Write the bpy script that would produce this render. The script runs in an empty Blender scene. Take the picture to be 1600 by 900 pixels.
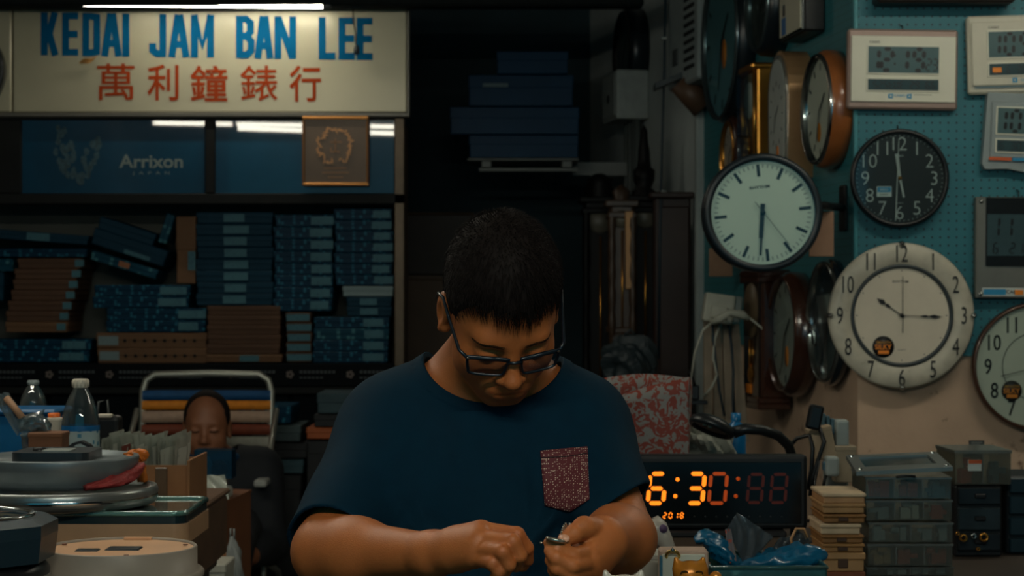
import bpy, bmesh, math, random
import numpy as np
from mathutils import Vector, Matrix, Euler
from mathutils.bvhtree import BVHTree
rnd = random.Random(7)
scene = bpy.context.scene
COL = scene.collection
R = math.radians
# ------------------------------------------------------------------ camera
F, YH, CZ = 3000.0, 470.0, 1.3           # focal length in pixels, horizon row, eye height
cam_d = bpy.data.cameras.new('camera'); cam = bpy.data.objects.new('camera', cam_d); COL.objects.link(cam)
cam.location = (0, 0, CZ); cam.rotation_euler = (R(90), 0, 0)
cam_d.sensor_width = 36; cam_d.lens = F/1600*36; cam_d.shift_y = (YH-450)/1600
cam_d.clip_start = 0.05; cam_d.clip_end = 60
cam_d.dof.use_dof = True; cam_d.dof.focus_distance = 2.55; cam_d.dof.aperture_fstop = 13
scene.camera = cam
# ------------------------------------------------------------------ world, exposure
w = bpy.data.worlds.new('world'); scene.world = w; w.use_nodes = True
bg = w.node_tree.nodes['Background']; bg.inputs[0].default_value = (0.03, 0.30, 0.42, 1); bg.inputs[1].default_value = 0.8
vs = scene.view_settings
vs.view_transform = 'Standard'; vs.look = 'None'; vs.exposure = 0.0; vs.gamma = 1.0; vs.use_curve_mapping = False
TUBE_COL = (1.0, 0.96, 0.80)
TUBES = {'sign': 58.0, 'back': 50.0, 'front': 150.0, 'right': 66.0}

def W(px, py, d): return Vector(((px-800)/F*d, d, CZ+(YH-py)/F*d))
def S(n, d): return n*d/F
def lin(c):
    c /= 255.0
    return c/12.92 if c <= 0.04045 else ((c+0.055)/1.055)**2.4
# ------------------------------------------------------------------ materials
MATS = {}
def mat(name, rgb, rough=.6, metal=0., noise=0., nscale=20., bump=0., bscale=80., spec=.5, emit=None, estr=0., trans=0., coat=0., alpha=1., sss=0., ior=1.45, attr=None, wear=None):
    """procedural material; rgb is 0-255 surface colour"""
    if name in MATS: return MATS[name]
    m = bpy.data.materials.new(name); m.use_nodes = True
    nt = m.node_tree; b = nt.nodes['Principled BSDF']; L = nt.links
    c = tuple(lin(x) for x in rgb)+(1,)
    b.inputs['Base Color'].default_value = c
    b.inputs['Roughness'].default_value = rough; b.inputs['Metallic'].default_value = metal
    b.inputs['Specular IOR Level'].default_value = spec; b.inputs['IOR'].default_value = ior
    b.inputs['Transmission Weight'].default_value = trans; b.inputs['Coat Weight'].default_value = coat
    b.inputs['Coat Roughness'].default_value = .08
    b.inputs['Alpha'].default_value = alpha
    if sss:
        b.inputs['Subsurface Weight'].default_value = sss; b.inputs['Subsurface Radius'].default_value = (1., .4, .2); b.inputs['Subsurface Scale'].default_value = .006
    if emit:
        b.inputs['Emission Color'].default_value = tuple(lin(x) for x in emit)+(1,); b.inputs['Emission Strength'].default_value = estr
    tc = nt.nodes.new('ShaderNodeTexCoord')
    col_out = None
    if noise:
        n = nt.nodes.new('ShaderNodeTexNoise'); n.inputs['Scale'].default_value = nscale; n.inputs['Detail'].default_value = 5
        L.new(tc.outputs['Object'], n.inputs['Vector'])
        r = nt.nodes.new('ShaderNodeMapRange'); r.inputs[1].default_value = .3; r.inputs[2].default_value = .7; r.inputs[3].default_value = 1-noise; r.inputs[4].default_value = 1+noise
        L.new(n.outputs['Fac'], r.inputs[0])
        mx = nt.nodes.new('ShaderNodeMix'); mx.data_type = 'RGBA'; mx.blend_type = 'MULTIPLY'; mx.inputs[0].default_value = 1
        mx.inputs[6].default_value = c; L.new(r.outputs[0], mx.inputs[7]); col_out = mx.outputs[2]
    if wear:
        n = nt.nodes.new('ShaderNodeTexNoise'); n.inputs['Scale'].default_value = wear[1]; n.inputs['Detail'].default_value = 8; n.inputs['Roughness'].default_value = .7
        L.new(tc.outputs['Object'], n.inputs['Vector'])
        r = nt.nodes.new('ShaderNodeMapRange'); r.inputs[1].default_value = wear[2]; r.inputs[2].default_value = wear[2]+.06; L.new(n.outputs['Fac'], r.inputs[0])
        mx = nt.nodes.new('ShaderNodeMix'); mx.data_type = 'RGBA'
        L.new(r.outputs[0], mx.inputs[0])
        if col_out: L.new(col_out, mx.inputs[6])
        else: mx.inputs[6].default_value = c
        mx.inputs[7].default_value = tuple(lin(x) for x in wear[0])+(1,); col_out = mx.outputs[2]
    if attr:
        a = nt.nodes.new('ShaderNodeAttribute'); a.attribute_name = attr
        mx = nt.nodes.new('ShaderNodeMix'); mx.data_type = 'RGBA'; mx.blend_type = 'MULTIPLY'; mx.inputs[0].default_value = 1
        if col_out: L.new(col_out, mx.inputs[6])
        else: mx.inputs[6].default_value = c
        L.new(a.outputs['Color'], mx.inputs[7]); col_out = mx.outputs[2]
    if col_out: L.new(col_out, b.inputs['Base Color'])
    if bump:
        n = nt.nodes.new('ShaderNodeTexNoise'); n.inputs['Scale'].default_value = bscale; n.inputs['Detail'].default_value = 3
        L.new(tc.outputs['Object'], n.inputs['Vector'])
        bp = nt.nodes.new('ShaderNodeBump'); bp.inputs['Strength'].default_value = bump; bp.inputs['Distance'].default_value = .004
        L.new(n.outputs['Fac'], bp.inputs['Height']); L.new(bp.outputs[0], b.inputs['Normal'])
    MATS[name] = m
    return m
def math_node(nt, op, a, b=None):
    n = nt.nodes.new('ShaderNodeMath'); n.operation = op
    for i, x in enumerate((a, b)):
        if x is None: continue
        if isinstance(x, (int, float)): n.inputs[i].default_value = x
        else: nt.links.new(x, n.inputs[i])
    return n.outputs[0]
def mat_peg(name, rgb, pitch, hole):
    m = mat(name, rgb, rough=.55, noise=.06, nscale=8, bump=.15, bscale=300)
    nt = m.node_tree; b = nt.nodes['Principled BSDF']
    tc = nt.nodes.new('ShaderNodeTexCoord'); sp = nt.nodes.new('ShaderNodeSeparateXYZ'); nt.links.new(tc.outputs['Object'], sp.inputs[0])
    def cell(o):
        f = math_node(nt, 'FRACT', math_node(nt, 'DIVIDE', o, pitch)); return math_node(nt, 'POWER', math_node(nt, 'MULTIPLY', math_node(nt, 'SUBTRACT', f, .5), pitch), 2)
    d = math_node(nt, 'SQRT', math_node(nt, 'ADD', cell(math_node(nt, 'ADD', sp.outputs[0], 50*pitch)), cell(math_node(nt, 'ADD', sp.outputs[2], 50*pitch))))
    inside = math_node(nt, 'LESS_THAN', d, hole)
    old = b.inputs['Base Color'].links[0].from_socket
    mx = nt.nodes.new('ShaderNodeMix'); mx.data_type = 'RGBA'; nt.links.new(inside, mx.inputs[0]); nt.links.new(old, mx.inputs[6]); mx.inputs[7].default_value = (.004, .006, .007, 1)
    nt.links.new(mx.outputs[2], b.inputs['Base Color'])
    return m
def mat_print(name, rgb, ink, scale, thr, rough=.45, sx=1., sz=1., rand=.55, size=.33):
    """printed card: blocky rows of ink on a plain ground"""
    m = mat(name, rgb, rough=rough, noise=.1, nscale=15, spec=.12)
    nt = m.node_tree; b = nt.nodes['Principled BSDF']
    tc = nt.nodes.new('ShaderNodeTexCoord'); mp = nt.nodes.new('ShaderNodeMapping'); mp.inputs['Scale'].default_value = (sx, 1, sz)
    nt.links.new(tc.outputs['Object'], mp.inputs[0])
    v = nt.nodes.new('ShaderNodeTexVoronoi'); v.inputs['Scale'].default_value = scale; v.distance = 'CHEBYCHEV'; v.inputs['Randomness'].default_value = rand
    nt.links.new(mp.outputs[0], v.inputs['Vector'])
    sp = nt.nodes.new('ShaderNodeSeparateColor'); nt.links.new(v.outputs['Color'], sp.inputs[0])
    on = math_node(nt, 'MULTIPLY', math_node(nt, 'GREATER_THAN', sp.outputs[0], thr), math_node(nt, 'LESS_THAN', v.outputs['Distance'], size))
    old = b.inputs['Base Color'].links[0].from_socket
    mx = nt.nodes.new('ShaderNodeMix'); mx.data_type = 'RGBA'; nt.links.new(on, mx.inputs[0]); nt.links.new(old, mx.inputs[6]); mx.inputs[7].default_value = tuple(lin(x) for x in ink)+(1,)
    nt.links.new(mx.outputs[2], b.inputs['Base Color'])
    return m
def mat_glass(name, rgb=(235, 245, 245), rough=.03, gloss=1.0, body=0.0, bodyrgb=(200, 210, 210)):
    """clear sheet: transparent, with a fresnel sheen and an optional milky share"""
    if name in MATS: return MATS[name]
    m = bpy.data.materials.new(name); m.use_nodes = True; nt = m.node_tree; nt.nodes.clear()
    o = nt.nodes.new('ShaderNodeOutputMaterial'); t = nt.nodes.new('ShaderNodeBsdfTransparent'); g = nt.nodes.new('ShaderNodeBsdfGlossy')
    t.inputs[0].default_value = tuple(lin(x) for x in rgb)+(1,); g.inputs['Roughness'].default_value = rough
    fr = nt.nodes.new('ShaderNodeLayerWeight'); fr.inputs[0].default_value = .25
    k = math_node(nt, 'MULTIPLY', fr.outputs['Facing'], .55*gloss); k = math_node(nt, 'ADD', k, .05*gloss)
    src = t.outputs[0]
    if body:
        d = nt.nodes.new('ShaderNodeBsdfDiffuse'); d.inputs[0].default_value = tuple(lin(x) for x in bodyrgb)+(1,)
        m0 = nt.nodes.new('ShaderNodeMixShader'); m0.inputs[0].default_value = body; nt.links.new(t.outputs[0], m0.inputs[1]); nt.links.new(d.outputs[0], m0.inputs[2]); src = m0.outputs[0]
    mx = nt.nodes.new('ShaderNodeMixShader'); nt.links.new(k, mx.inputs[0]); nt.links.new(src, mx.inputs[1]); nt.links.new(g.outputs[0], mx.inputs[2]); nt.links.new(mx.outputs[0], o.inputs[0])
    MATS[name] = m
    return m
# ------------------------------------------------------------------ mesh builder
WM = {}
def root(name, label, cat, M=(0, 0, 0), group=None, kind=None):
    o = bpy.data.objects.new(name, None); COL.objects.link(o); o.empty_display_size = .05
    M = M if isinstance(M, Matrix) else Matrix.Translation(Vector(M))
    o.matrix_world = M; WM[o] = M.copy(); tag(o, label, cat, group, kind)
    return o
def tag(o, label=None, cat=None, group=None, kind=None):
    if label: o['label'] = label
    if cat: o['category'] = cat
    if group: o['group'] = group
    if kind: o['kind'] = kind
    return o
def frame(c, rz=0., roll=0., pitch=0.):
    return Matrix.Translation(Vector(c)) @ Matrix.Rotation(rz, 4, 'Z') @ Matrix.Rotation(pitch, 4, 'X') @ Matrix.Rotation(roll, 4, 'Y')
class MB:
    def __init__(s): s.v = []; s.f = []; s.sm = []
    def add(s, vs, fs, smooth=False, M=None):
        n = len(s.v)
        for p in vs:
            p = Vector(p); s.v.append(M @ p if M is not None else p)
        for f in fs: s.f.append([i+n for i in f]); s.sm.append(smooth)
        return s
    def box(s, lo, hi, M=None):
        (a, b, c), (d, e, f) = lo, hi
        return s.add([(a, b, c), (d, b, c), (d, e, c), (a, e, c), (a, b, f), (d, b, f), (d, e, f), (a, e, f)],
                     [(0, 3, 2, 1), (4, 5, 6, 7), (0, 1, 5, 4), (1, 2, 6, 5), (2, 3, 7, 6), (3, 0, 4, 7)], False, M)
    def rbox(s, lo, hi, r=.004, M=None, seg=1):
        bm = bmesh.new(); bmesh.ops.create_cube(bm, size=1)
        lo = Vector(lo); hi = Vector(hi); c = (lo+hi)/2; d = hi-lo
        for v in bm.verts: v.co = Vector((v.co.x*d.x, v.co.y*d.y, v.co.z*d.z))+c
        bmesh.ops.bevel(bm, geom=bm.edges[:], offset=min(r, .45*min(d)), segments=seg, profile=.5, affect='EDGES')
        return s.bm(bm, M)
    def bm(s, bm, M=None, smooth=False):
        bm.verts.index_update()
        s.add([v.co.copy() for v in bm.verts], [[v.index for v in f.verts] for f in bm.faces], smooth, M); bm.free(); return s
    def prism(s, pts, y0, y1, M=None, smooth=False):
        """closed outline in XZ, extruded from y0 (front, towards the viewer) to y1"""
        a = sum(pts[i][0]*pts[(i+1) % len(pts)][1]-pts[(i+1) % len(pts)][0]*pts[i][1] for i in range(len(pts)))
        if a < 0: pts = pts[::-1]
        n = len(pts)
        s.add([(x, y0, z) for x, z in pts]+[(x, y1, z) for x, z in pts], [list(range(n)), list(range(2*n-1, n-1, -1))], False, M)
        s.add([(x, y0, z) for x, z in pts]+[(x, y1, z) for x, z in pts], [(i, i+n, (i+1) % n+n, (i+1) % n) for i in range(n)], smooth, M)
        return s
    def lathe(s, prof, n=40, M=None, sx=1., sz=1., smooth=True, axis='Y'):
        """profile [(r, h)] turned about the Y axis (h along -Y is towards the viewer) or Z"""
        vs, fs = [], []
        for r, h in prof:
            for i in range(n):
                a = 2*math.pi*i/n
                vs.append((r*math.cos(a)*sx, h, r*math.sin(a)*sz) if axis == 'Y' else (r*math.cos(a)*sx, r*math.sin(a)*sz, h))
        for j in range(len(prof)-1):
            for i in range(n):
                q = (j*n+i, j*n+(i+1) % n, (j+1)*n+(i+1) % n, (j+1)*n+i)
                fs.append(q)
        return s.add(vs, fs, smooth, M)
    def disc(s, r, y, n=40, M=None, sx=1., sz=1., c=(0, 0)):
        return s.add([(c[0]+r*math.cos(2*math.pi*i/n)*sx, y, c[1]+r*math.sin(2*math.pi*i/n)*sz) for i in range(n)], [list(range(n))], False, M)
    def tube(s, pts, r, n=8, M=None, closed=False, smooth=True):
        pts = [Vector(p) for p in pts]; k = len(pts); rs = r if isinstance(r, (list, tuple)) else [r]*k
        vs, fs = [], []; up = None
        for i, p in enumerate(pts):
            if closed: t = pts[(i+1) % k]-pts[i-1]
            else: t = pts[min(i+1, k-1)]-pts[max(i-1, 0)]
            t = t.normalized() if t.length > 1e-9 else Vector((0, 0, 1))
            if up is None: up = Vector((0, 0, 1)) if abs(t.z) < .9 else Vector((1, 0, 0))
            a = t.cross(up).normalized(); b = a.cross(t).normalized(); up = b
            for j in range(n):
                q = 2*math.pi*j/n; vs.append(p+a*(rs[i]*math.cos(q))+b*(rs[i]*math.sin(q)))
        for i in range(k if closed else k-1):
            i2 = (i+1) % k
            for j in range(n): fs.append((i*n+j, i*n+(j+1) % n, i2*n+(j+1) % n, i2*n+j))
        if not closed: fs += [list(range(n-1, -1, -1)), list(range((k-1)*n, k*n))]
        return s.add(vs, fs, smooth, M)
    def stroke(s, pts, wd, y0, y1, M=None, closed=False):
        """flat ribbon along a polyline in XZ with mitred corners and real thickness"""
        P = [Vector((p[0], p[1])) for p in pts]; k = len(P); L_, R_ = [], []
        for i in range(k):
            if closed: d0 = (P[i]-P[i-1]).normalized(); d1 = (P[(i+1) % k]-P[i]).normalized()
            else:
                d1 = (P[min(i+1, k-1)]-P[min(i, k-2)]).normalized(); d0 = (P[max(i, 1)]-P[max(i-1, 0)]).normalized()
            n0 = Vector((-d0.y, d0.x)); n1 = Vector((-d1.y, d1.x)); m = (n0+n1); m = m.normalized() if m.length > 1e-6 else n0
            q = wd/2/max(.72, m.dot(n0)); L_.append(P[i]+m*q); R_.append(P[i]-m*q)
        vs = []
        for i in range(k):
            for p in (L_[i], R_[i]):
                vs.append((p.x, y0, p.y))
            for p in (L_[i], R_[i]):
                vs.append((p.x, y1, p.y))
        fs = []
        for i in range(k if closed else k-1):
            a = 4*i; b = 4*((i+1) % k)
            fs += [(a, a+1, b+1, b), (a+2, b+2, b+3, a+3), (a, b, b+2, a+2), (a+1, a+3, b+3, b+1)]
        if not closed: fs += [(0, 2, 3, 1), (4*k-4, 4*k-3, 4*k-1, 4*k-2)]
        return s.add(vs, fs, False, M)
    def text(s, txt, size, y, M=None, cx=0., cz=0., wx=1., bold=0., thick=.0008, fit=None):
        """lettering centred on (cx, cz), facing -Y; fit=(w,h) scales it to that box"""
        c = bpy.data.curves.new('t', 'FONT'); c.body = txt; c.size = 1; c.offset = bold; c.align_x = 'CENTER'; c.extrude = 0; c.resolution_u = 3
        o = bpy.data.objects.new('t', c); COL.objects.link(o); bpy.context.view_layer.update()
        me = o.evaluated_get(bpy.context.evaluated_depsgraph_get()).to_mesh()
        V = [v.co.copy() for v in me.vertices]; Fs = [list(p.vertices) for p in me.polygons]
        o.to_mesh_clear(); bpy.data.objects.remove(o); bpy.data.curves.remove(c)
        if not V: return s
        x0 = min(v.x for v in V); x1 = max(v.x for v in V); z0 = min(v.y for v in V); z1 = max(v.y for v in V)
        if fit: kx = fit[0]/max(x1-x0, 1e-6); kz = fit[1]/max(z1-z0, 1e-6)
        else: kz = size/max(z1-z0, .3); kx = kz*wx
        n = len(V)
        vs = [(cx+(v.x-(x0+x1)/2)*kx, y, cz+(v.y-(z0+z1)/2)*kz) for v in V]
        return s.add(vs, Fs, False, M)
    def build(s, name, m, parent=None, world=False, smooth=None, origin=None):
        """world=True: vertices are world coordinates; otherwise they are in the root's frame"""
        me = bpy.data.meshes.new(name); o = bpy.data.objects.new(name, me); COL.objects.link(o)
        V = s.v
        if parent is not None:
            if world: I = WM[parent].inverted(); V = [I @ p for p in V]
            o.parent = parent; WM[o] = WM[parent]
        else:
            if origin is None:
                xs = [p.x for p in V]; ys = [p.y for p in V]; zs = [p.z for p in V]
                origin = Vector(((min(xs)+max(xs))/2, (min(ys)+max(ys))/2, min(zs)))
            else: origin = Vector(origin)
            V = [p-origin for p in V]; o.location = origin; WM[o] = Matrix.Translation(origin)
        me.from_pydata([tuple(p) for p in V], [], s.f)
        if m: me.materials.append(m)
        sm = s.sm if smooth is None else [smooth]*len(s.f)
        me.polygons.foreach_set('use_smooth', sm); me.update()
        return o
def seg7(mb, ch, x, z, wd, h, t, y0, y1, slant=0., M=None, only=None):
    """seven-segment digit with its lower-left corner at (x, z)"""
    segs = {'a': ((0, 1), (1, 1)), 'b': ((1, 1), (1, .5)), 'c': ((1, .5), (1, 0)), 'd': ((0, 0), (1, 0)), 'e': ((0, .5), (0, 0)), 'f': ((0, 1), (0, .5)), 'g': ((0, .5), (1, .5))}
    on = {'0': 'abcdef', '1': 'bc', '2': 'abged', '3': 'abgcd', '4': 'fgbc', '5': 'afgcd', '6': 'afgedc', '7': 'abc', '8': 'abcdefg', '9': 'abcdfg', '-': 'g', 'E': 'afged', 'T': 'fged', 'U': 'bcdef', 'F': 'afge', 'L': 'fed', 'b': 'fgedc'}[ch]
    for q in on:
        (ax, az), (bx, bz) = segs[q]
        a = Vector((x+ax*wd+slant*az*h, z+az*h)); b = Vector((x+bx*wd+slant*bz*h, z+bz*h)); d = (b-a).normalized(); a += d*t*.35; b -= d*t*.35
        n = Vector((-d.y, d.x))*t/2; e = d*t*.4
        mb.prism([(p.x, p.y) for p in (a, a+e+n, b-e+n, b, b-e-n, a+e-n)], y0, y1, M)
def ordinal(i): return ['first', 'second', 'third', 'fourth', 'fifth', 'sixth', 'seventh', 'eighth', 'ninth', 'tenth'][i]
# ================================================================== structure
m_floor = mat('floor_tiles', (70, 72, 70), .5, noise=.15, nscale=6)
m_plaster = mat('old_plaster', (186, 158, 134), .8, noise=.10, nscale=5, bump=.35, bscale=40, wear=((110, 88, 72), 7, .60))
m_farwall = mat('grey_painted_wall', (186, 194, 192), .75, noise=.08, nscale=4, bump=.1)
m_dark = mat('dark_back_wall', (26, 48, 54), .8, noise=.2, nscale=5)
m_ceil = mat('ceiling_paint', (110, 110, 104), .85, noise=.06)
m_post = mat('painted_post', (150, 160, 158), .6, noise=.08, nscale=12)
def struct(name, mb, m, **k): return tag(mb.build(name, m, **k), kind='structure')
RX = 2.3
struct('floor', MB().box((-2.7, -1.2, -.1), (RX+.1, 10.7, 0)), m_floor)
struct('ceiling', MB().box((-2.7, -1.2, 3.0), (RX+.1, 10.7, 3.1)), m_ceil)
struct('wall_left', MB().box((-2.7, -1.2, 0), (-2.6, 10.6, 3.0)), mat('left_wall_paint', (110, 108, 100), .8, noise=.1))
struct('wall_right', MB().box((RX, -1.2, 0), (RX+.1, 5.82, 3.0)), mat('right_wall_paint', (120, 112, 100), .8, noise=.1))
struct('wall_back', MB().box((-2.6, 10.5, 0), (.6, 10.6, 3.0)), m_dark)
def vprism(pts, z0, z1, mb=None):
    mb = mb or MB(); n = len(pts)
    a = sum(pts[i][0]*pts[(i+1) % n][1]-pts[(i+1) % n][0]*pts[i][1] for i in range(n))
    if a < 0: pts = pts[::-1]
    return mb.add([(x, y, z0) for x, y in pts]+[(x, y, z1) for x, y in pts], [list(range(n-1, -1, -1)), list(range(n, 2*n))]+[(i, (i+1) % n, (i+1) % n+n, i+n) for i in range(n)])
PY = 5.8                                                   # front face of the pier
CX = (1335-800)/F*PY                                       # its left corner
SX, SY = (1095-800)/F*8.0, 8.0                             # where the side face ends
SA = math.atan2(CX-SX, SY-PY)                              # side face leans in by this angle
struct('wall_pier', vprism([(CX+.012, PY+.012), (RX+.1, PY+.012), (RX+.1, SY), (SX+.012, SY)], 0, 3.0), m_plaster)
FX = (922-800)/F*10.5
struct('wall_side', vprism([(SX+.02, SY), (FX, 10.5), (1.2, 10.5), (1.2, SY)], 0, 3.0), m_farwall)
pb = MB().rbox((SX-.025, SY-.06, 0), (SX+.03, SY+.02, 3.0), .008)
struct('trim_1', pb, m_post)
struct('trim_2', MB().rbox((-2.6, 8.0, 2.53), (.55, 8.12, 2.63), .01), mat('lintel_dark', (24, 28, 28), .8, noise=.15, spec=.1))
PEGZ = 1.3+(470-556)/F*PY
m_peg = mat_peg('teal_pegboard', (38, 104, 114), .0247, .0031)
pg = root('pegboard', 'teal painted pegboard with rows of holes facing the room on the pier', 'pegboard', (CX, PY, PEGZ))
MB().box((0, 0, 0), (RX-CX, .011, 3.0-PEGZ)).build('board', m_peg, pg)
for x, z in ((.03, .03), (.03, .9), (.6, .03), (1.1, .5)):
    MB().lathe([(.0, -.003), (.005, -.003), (.006, 0)], 10, Matrix.Translation((x, 0, z))).build('screw', mat('screw_steel', (150, 150, 145), .3, 1.), pg)
SL = math.hypot(CX-SX, SY-PY)
M_side = Matrix.Translation((CX, PY, 0)) @ Matrix.Rotation(-math.pi/2+SA, 4, 'Z')      # local -Y looks out of the side face, local -X runs away from the corner
# ... orient so that local X runs from the far end to the corner
def side(dist, z): return M_side @ Vector((-dist, 0, z))
pg2 = root('pegboard', 'teal embossed pegboard on the receding side face of the pier', 'pegboard', M_side @ Matrix.Translation((0, 0, PEGZ)))
MB().box((-SL+.03, 0, 0), (-.002, .011, 3.0-PEGZ)).build('board', mat_peg('teal_embossed_board', (44, 112, 120), .0247, .0028), pg2)
MB().rbox((-.012, -.002, 0), (.004, .012, 3.0-PEGZ), .003).build('corner_strip', mat('teal_strip', (60, 130, 138), .5), pg2)

# ================================================================== fluorescent lamps
m_tube = {}
def tube_lamp(name, label, a, b, strength, parent_rot=0., chain=True):
    a = Vector(a); b = Vector(b); c = (a+b)/2
    t = root(name, label, 'light', c)
    k = 'tube_glow_%g' % strength
    m = mat(k, (255, 250, 235), .4); bs = m.node_tree.nodes['Principled BSDF']
    bs.inputs['Emission Color'].default_value = TUBE_COL+(1,); bs.inputs['Emission Strength'].default_value = strength
    wh = mat('lamp_white', (190, 190, 180), .5); gr = mat('lamp_grey', (70, 72, 72), .5)
    d = (b-a).normalized()
    MB().tube([a+d*.03, b-d*.03], .014, 12).build('glowing_tube', m, t, world=True)
    for p, q in ((a, a+d*.035), (b, b-d*.035)): MB().tube([p, q], .015, 12).build('end_cap', gr, t, world=True)
    for p in (a+d*.012, b-d*.012): MB().rbox(p+Vector((-.012, -.014, -.012)), p+Vector((.012, .03, .05)), .004).build('lamp_holder', gr, t, world=True)
    lo = Vector((min(a.x, b.x)-.01, min(a.y, b.y)-.02, max(a.z, b.z)+.045)); hi = Vector((max(a.x, b.x)+.01, max(a.y, b.y)+.03, max(a.z, b.z)+.09))
    MB().rbox(lo, hi, .006).build('housing', wh, t, world=True)
    if chain:
        for s in (.2, .8):
            p = a+(b-a)*s; MB().tube([p+Vector((0, 0, .085)), Vector((p.x, p.y, 3.0))], .004, 6).build('hanger_rod', gr, t, world=True)
    return t
LY = 8.02
A = W(52, 4, LY); B = W(517, 8, LY)
tube_lamp('fluorescent_lamp', 'glowing white fluorescent tube above the painted shop sign', A, B, TUBES['sign'])
tube_lamp('fluorescent_lamp', 'hanging fluorescent tube over the room seen reflected in the blue glass', (-2.45, 3.5, 2.50), (-.62, 3.5, 2.47), TUBES['back'])
tube_lamp('fluorescent_lamp', 'lower hanging fluorescent tube seen as second reflection in the blue glass', (-1.78, 4.2, 2.40), (-.55, 4.2, 2.36), TUBES['back'])
tube_lamp('fluorescent_lamp', 'unseen hanging fluorescent tube set low and forward to light the face of the man', (-.55, .8, 2.25), (.75, .8, 2.25), TUBES['front'])  # unseen key lamp, brought forward and lowered to brighten the bent face
tube_lamp('fluorescent_lamp', 'hanging fluorescent tube in front of the pegboard wall', (1.0, 4.5, 2.62), (2.15, 4.5, 2.62), TUBES['right'])

# ================================================================== shop sign
SD = 8.2
m_sign = mat('sign_sheet', (168, 161, 136), .33, metal=.15, noise=.06, nscale=3, bump=.12, bscale=4, wear=((120, 112, 92), 9, .74))
sg = root('shop_sign', 'long cream painted shop sign with blue and red lettering under the tube lamp', 'sign', W(328, 176, SD))
p0 = W(20, 176, SD); p1 = W(636, 10, SD)
MB().rbox((p0.x, SD, p0.z), (p1.x, SD+.05, p1.z+.16), .006).build('board', m_sign, sg, world=True)
e0 = W(0, 176, SD)
MB().rbox((-2.55, SD-.012, e0.z), (p0.x-.004, SD+.05, p1.z+.16), .006).build('end_panel', m_sign, sg, world=True)
MB().rbox((-2.55, SD-.02, e0.z-.02), (p1.x+.004, SD+.05, e0.z), .004).build('bottom_trim', mat('sign_trim', (96, 92, 84), .4, .4), sg, world=True)
MB().rbox((p1.x, SD-.02, e0.z-.02), (p1.x+.012, SD+.05, p1.z+.16), .003).build('side_trim', mat('sign_trim', (96, 92, 84), .4, .4), sg, world=True)
def zs(zx, zy): return W(zx/2.5, zy/2.5, SD)      # from a 2.5x enlargement of the upper left
mb = MB(); y0, y1 = SD-.002, SD; nst = [0]
def lt(pts, top, bot, x0, x1, wd=27, closed=False):
    q = []
    for u, v in pts:
        p = zs(x0+u*(x1-x0), top+(bot-top)*v); q.append((p.x, p.z))
    nst[0] += 1; mb.stroke(q, S(wd/2.5, SD), y0-.0004*(nst[0] % 4), y1, closed=closed)
def letter(ch, x0, x1):
    h = 27/2; top = 48+(x0-160)*.0175; bot = 217+(x0-160)*.0145; w_ = x1-x0; e = h/w_; f = h/(bot-top)
    L_ = lambda pts, **k: lt(pts, top, bot, x0, x1, **k)
    if ch == 'K': L_([(e, 0), (e, 1)]); L_([(1-e, 0), (e+.25, .55)]); L_([(.42, .42), (1-e*.8, 1)])
    if ch == 'E': L_([(1, f), (e, f), (e, 1-f), (1, 1-f)]); L_([(e, .5), (.97, .5)])
    if ch == 'D': L_([(e, f), (.5, f), (.8, .1), (1-e, .2), (1-e, .8), (.8, .9), (.5, 1-f), (e, 1-f)], closed=True)
    if ch == 'A': L_([(e*.8, 1), (.5-e*.25, 0)]); L_([(.5+e*.25, 0), (1-e*.8, 1)]); L_([(.24, .7), (.76, .7)])
    if ch == 'I': L_([(.5, 0), (.5, 1)])
    if ch == 'J': L_([(1-e, 0), (1-e, .82), (.78, .92), (.45, .92), (e, .84), (e, .68)])
    if ch == 'M': L_([(e, 1), (e, .0)]); L_([(1-e, 1), (1-e, 0)]); L_([(e*.9, 0), (.5, .72), (1-e*.9, 0)])
    if ch == 'N': L_([(e, 1), (e, 0)]); L_([(1-e, 1), (1-e, 0)]); L_([(e, .02), (1-e, .98)])
    if ch == 'B': L_([(e, f), (.55, f), (1-e, .17), (1-e, .38), (.6, .48), (e, .48)]); L_([(e, .48), (.6, .48), (1-e*.8, .6), (1-e*.8, .82), (.6, 1-f), (e, 1-f)]); L_([(e, 0), (e, 1)])
    if ch == 'L': L_([(e, 0), (e, 1-f), (1, 1-f)])
for ch, a, b in (('K', 160, 228), ('E', 243, 306), ('D', 322, 392), ('A', 398, 474), ('I', 478, 506), ('J', 583, 650), ('A', 660, 738), ('M', 746, 836),
                 ('B', 922, 992), ('A', 996, 1066), ('N', 1072, 1157), ('L', 1245, 1310), ('E', 1322, 1386), ('E', 1393, 1455)):
    mb = MB(); letter(ch, a, b); mb.build('letter', mat('sign_blue', (0, 84, 124), .7, spec=.08, noise=.12, nscale=6), sg, world=True)
for ch, x0, x1, t_, b_ in (('萬', 380, 526, 248, 392), ('利', 576, 698, 252, 394), ('鐘', 744, 889, 256, 396), ('錶', 939, 1085, 256, 396), ('行', 1130, 1254, 256, 398)):
    c = zs((x0+x1)/2, (t_+b_)/2)
    mb = MB(); mb.text(ch, 1, SD-.003, cx=c.x, cz=c.z, bold=.007 if ch in '錶萬' else .014, fit=(S((x1-x0)/2.5, SD), S((b_-t_)/2.5, SD)))
    mb.build('chinese_character', mat('sign_red', (148, 56, 22), .7, spec=.08, noise=.1, nscale=8), sg, world=True)
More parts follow.
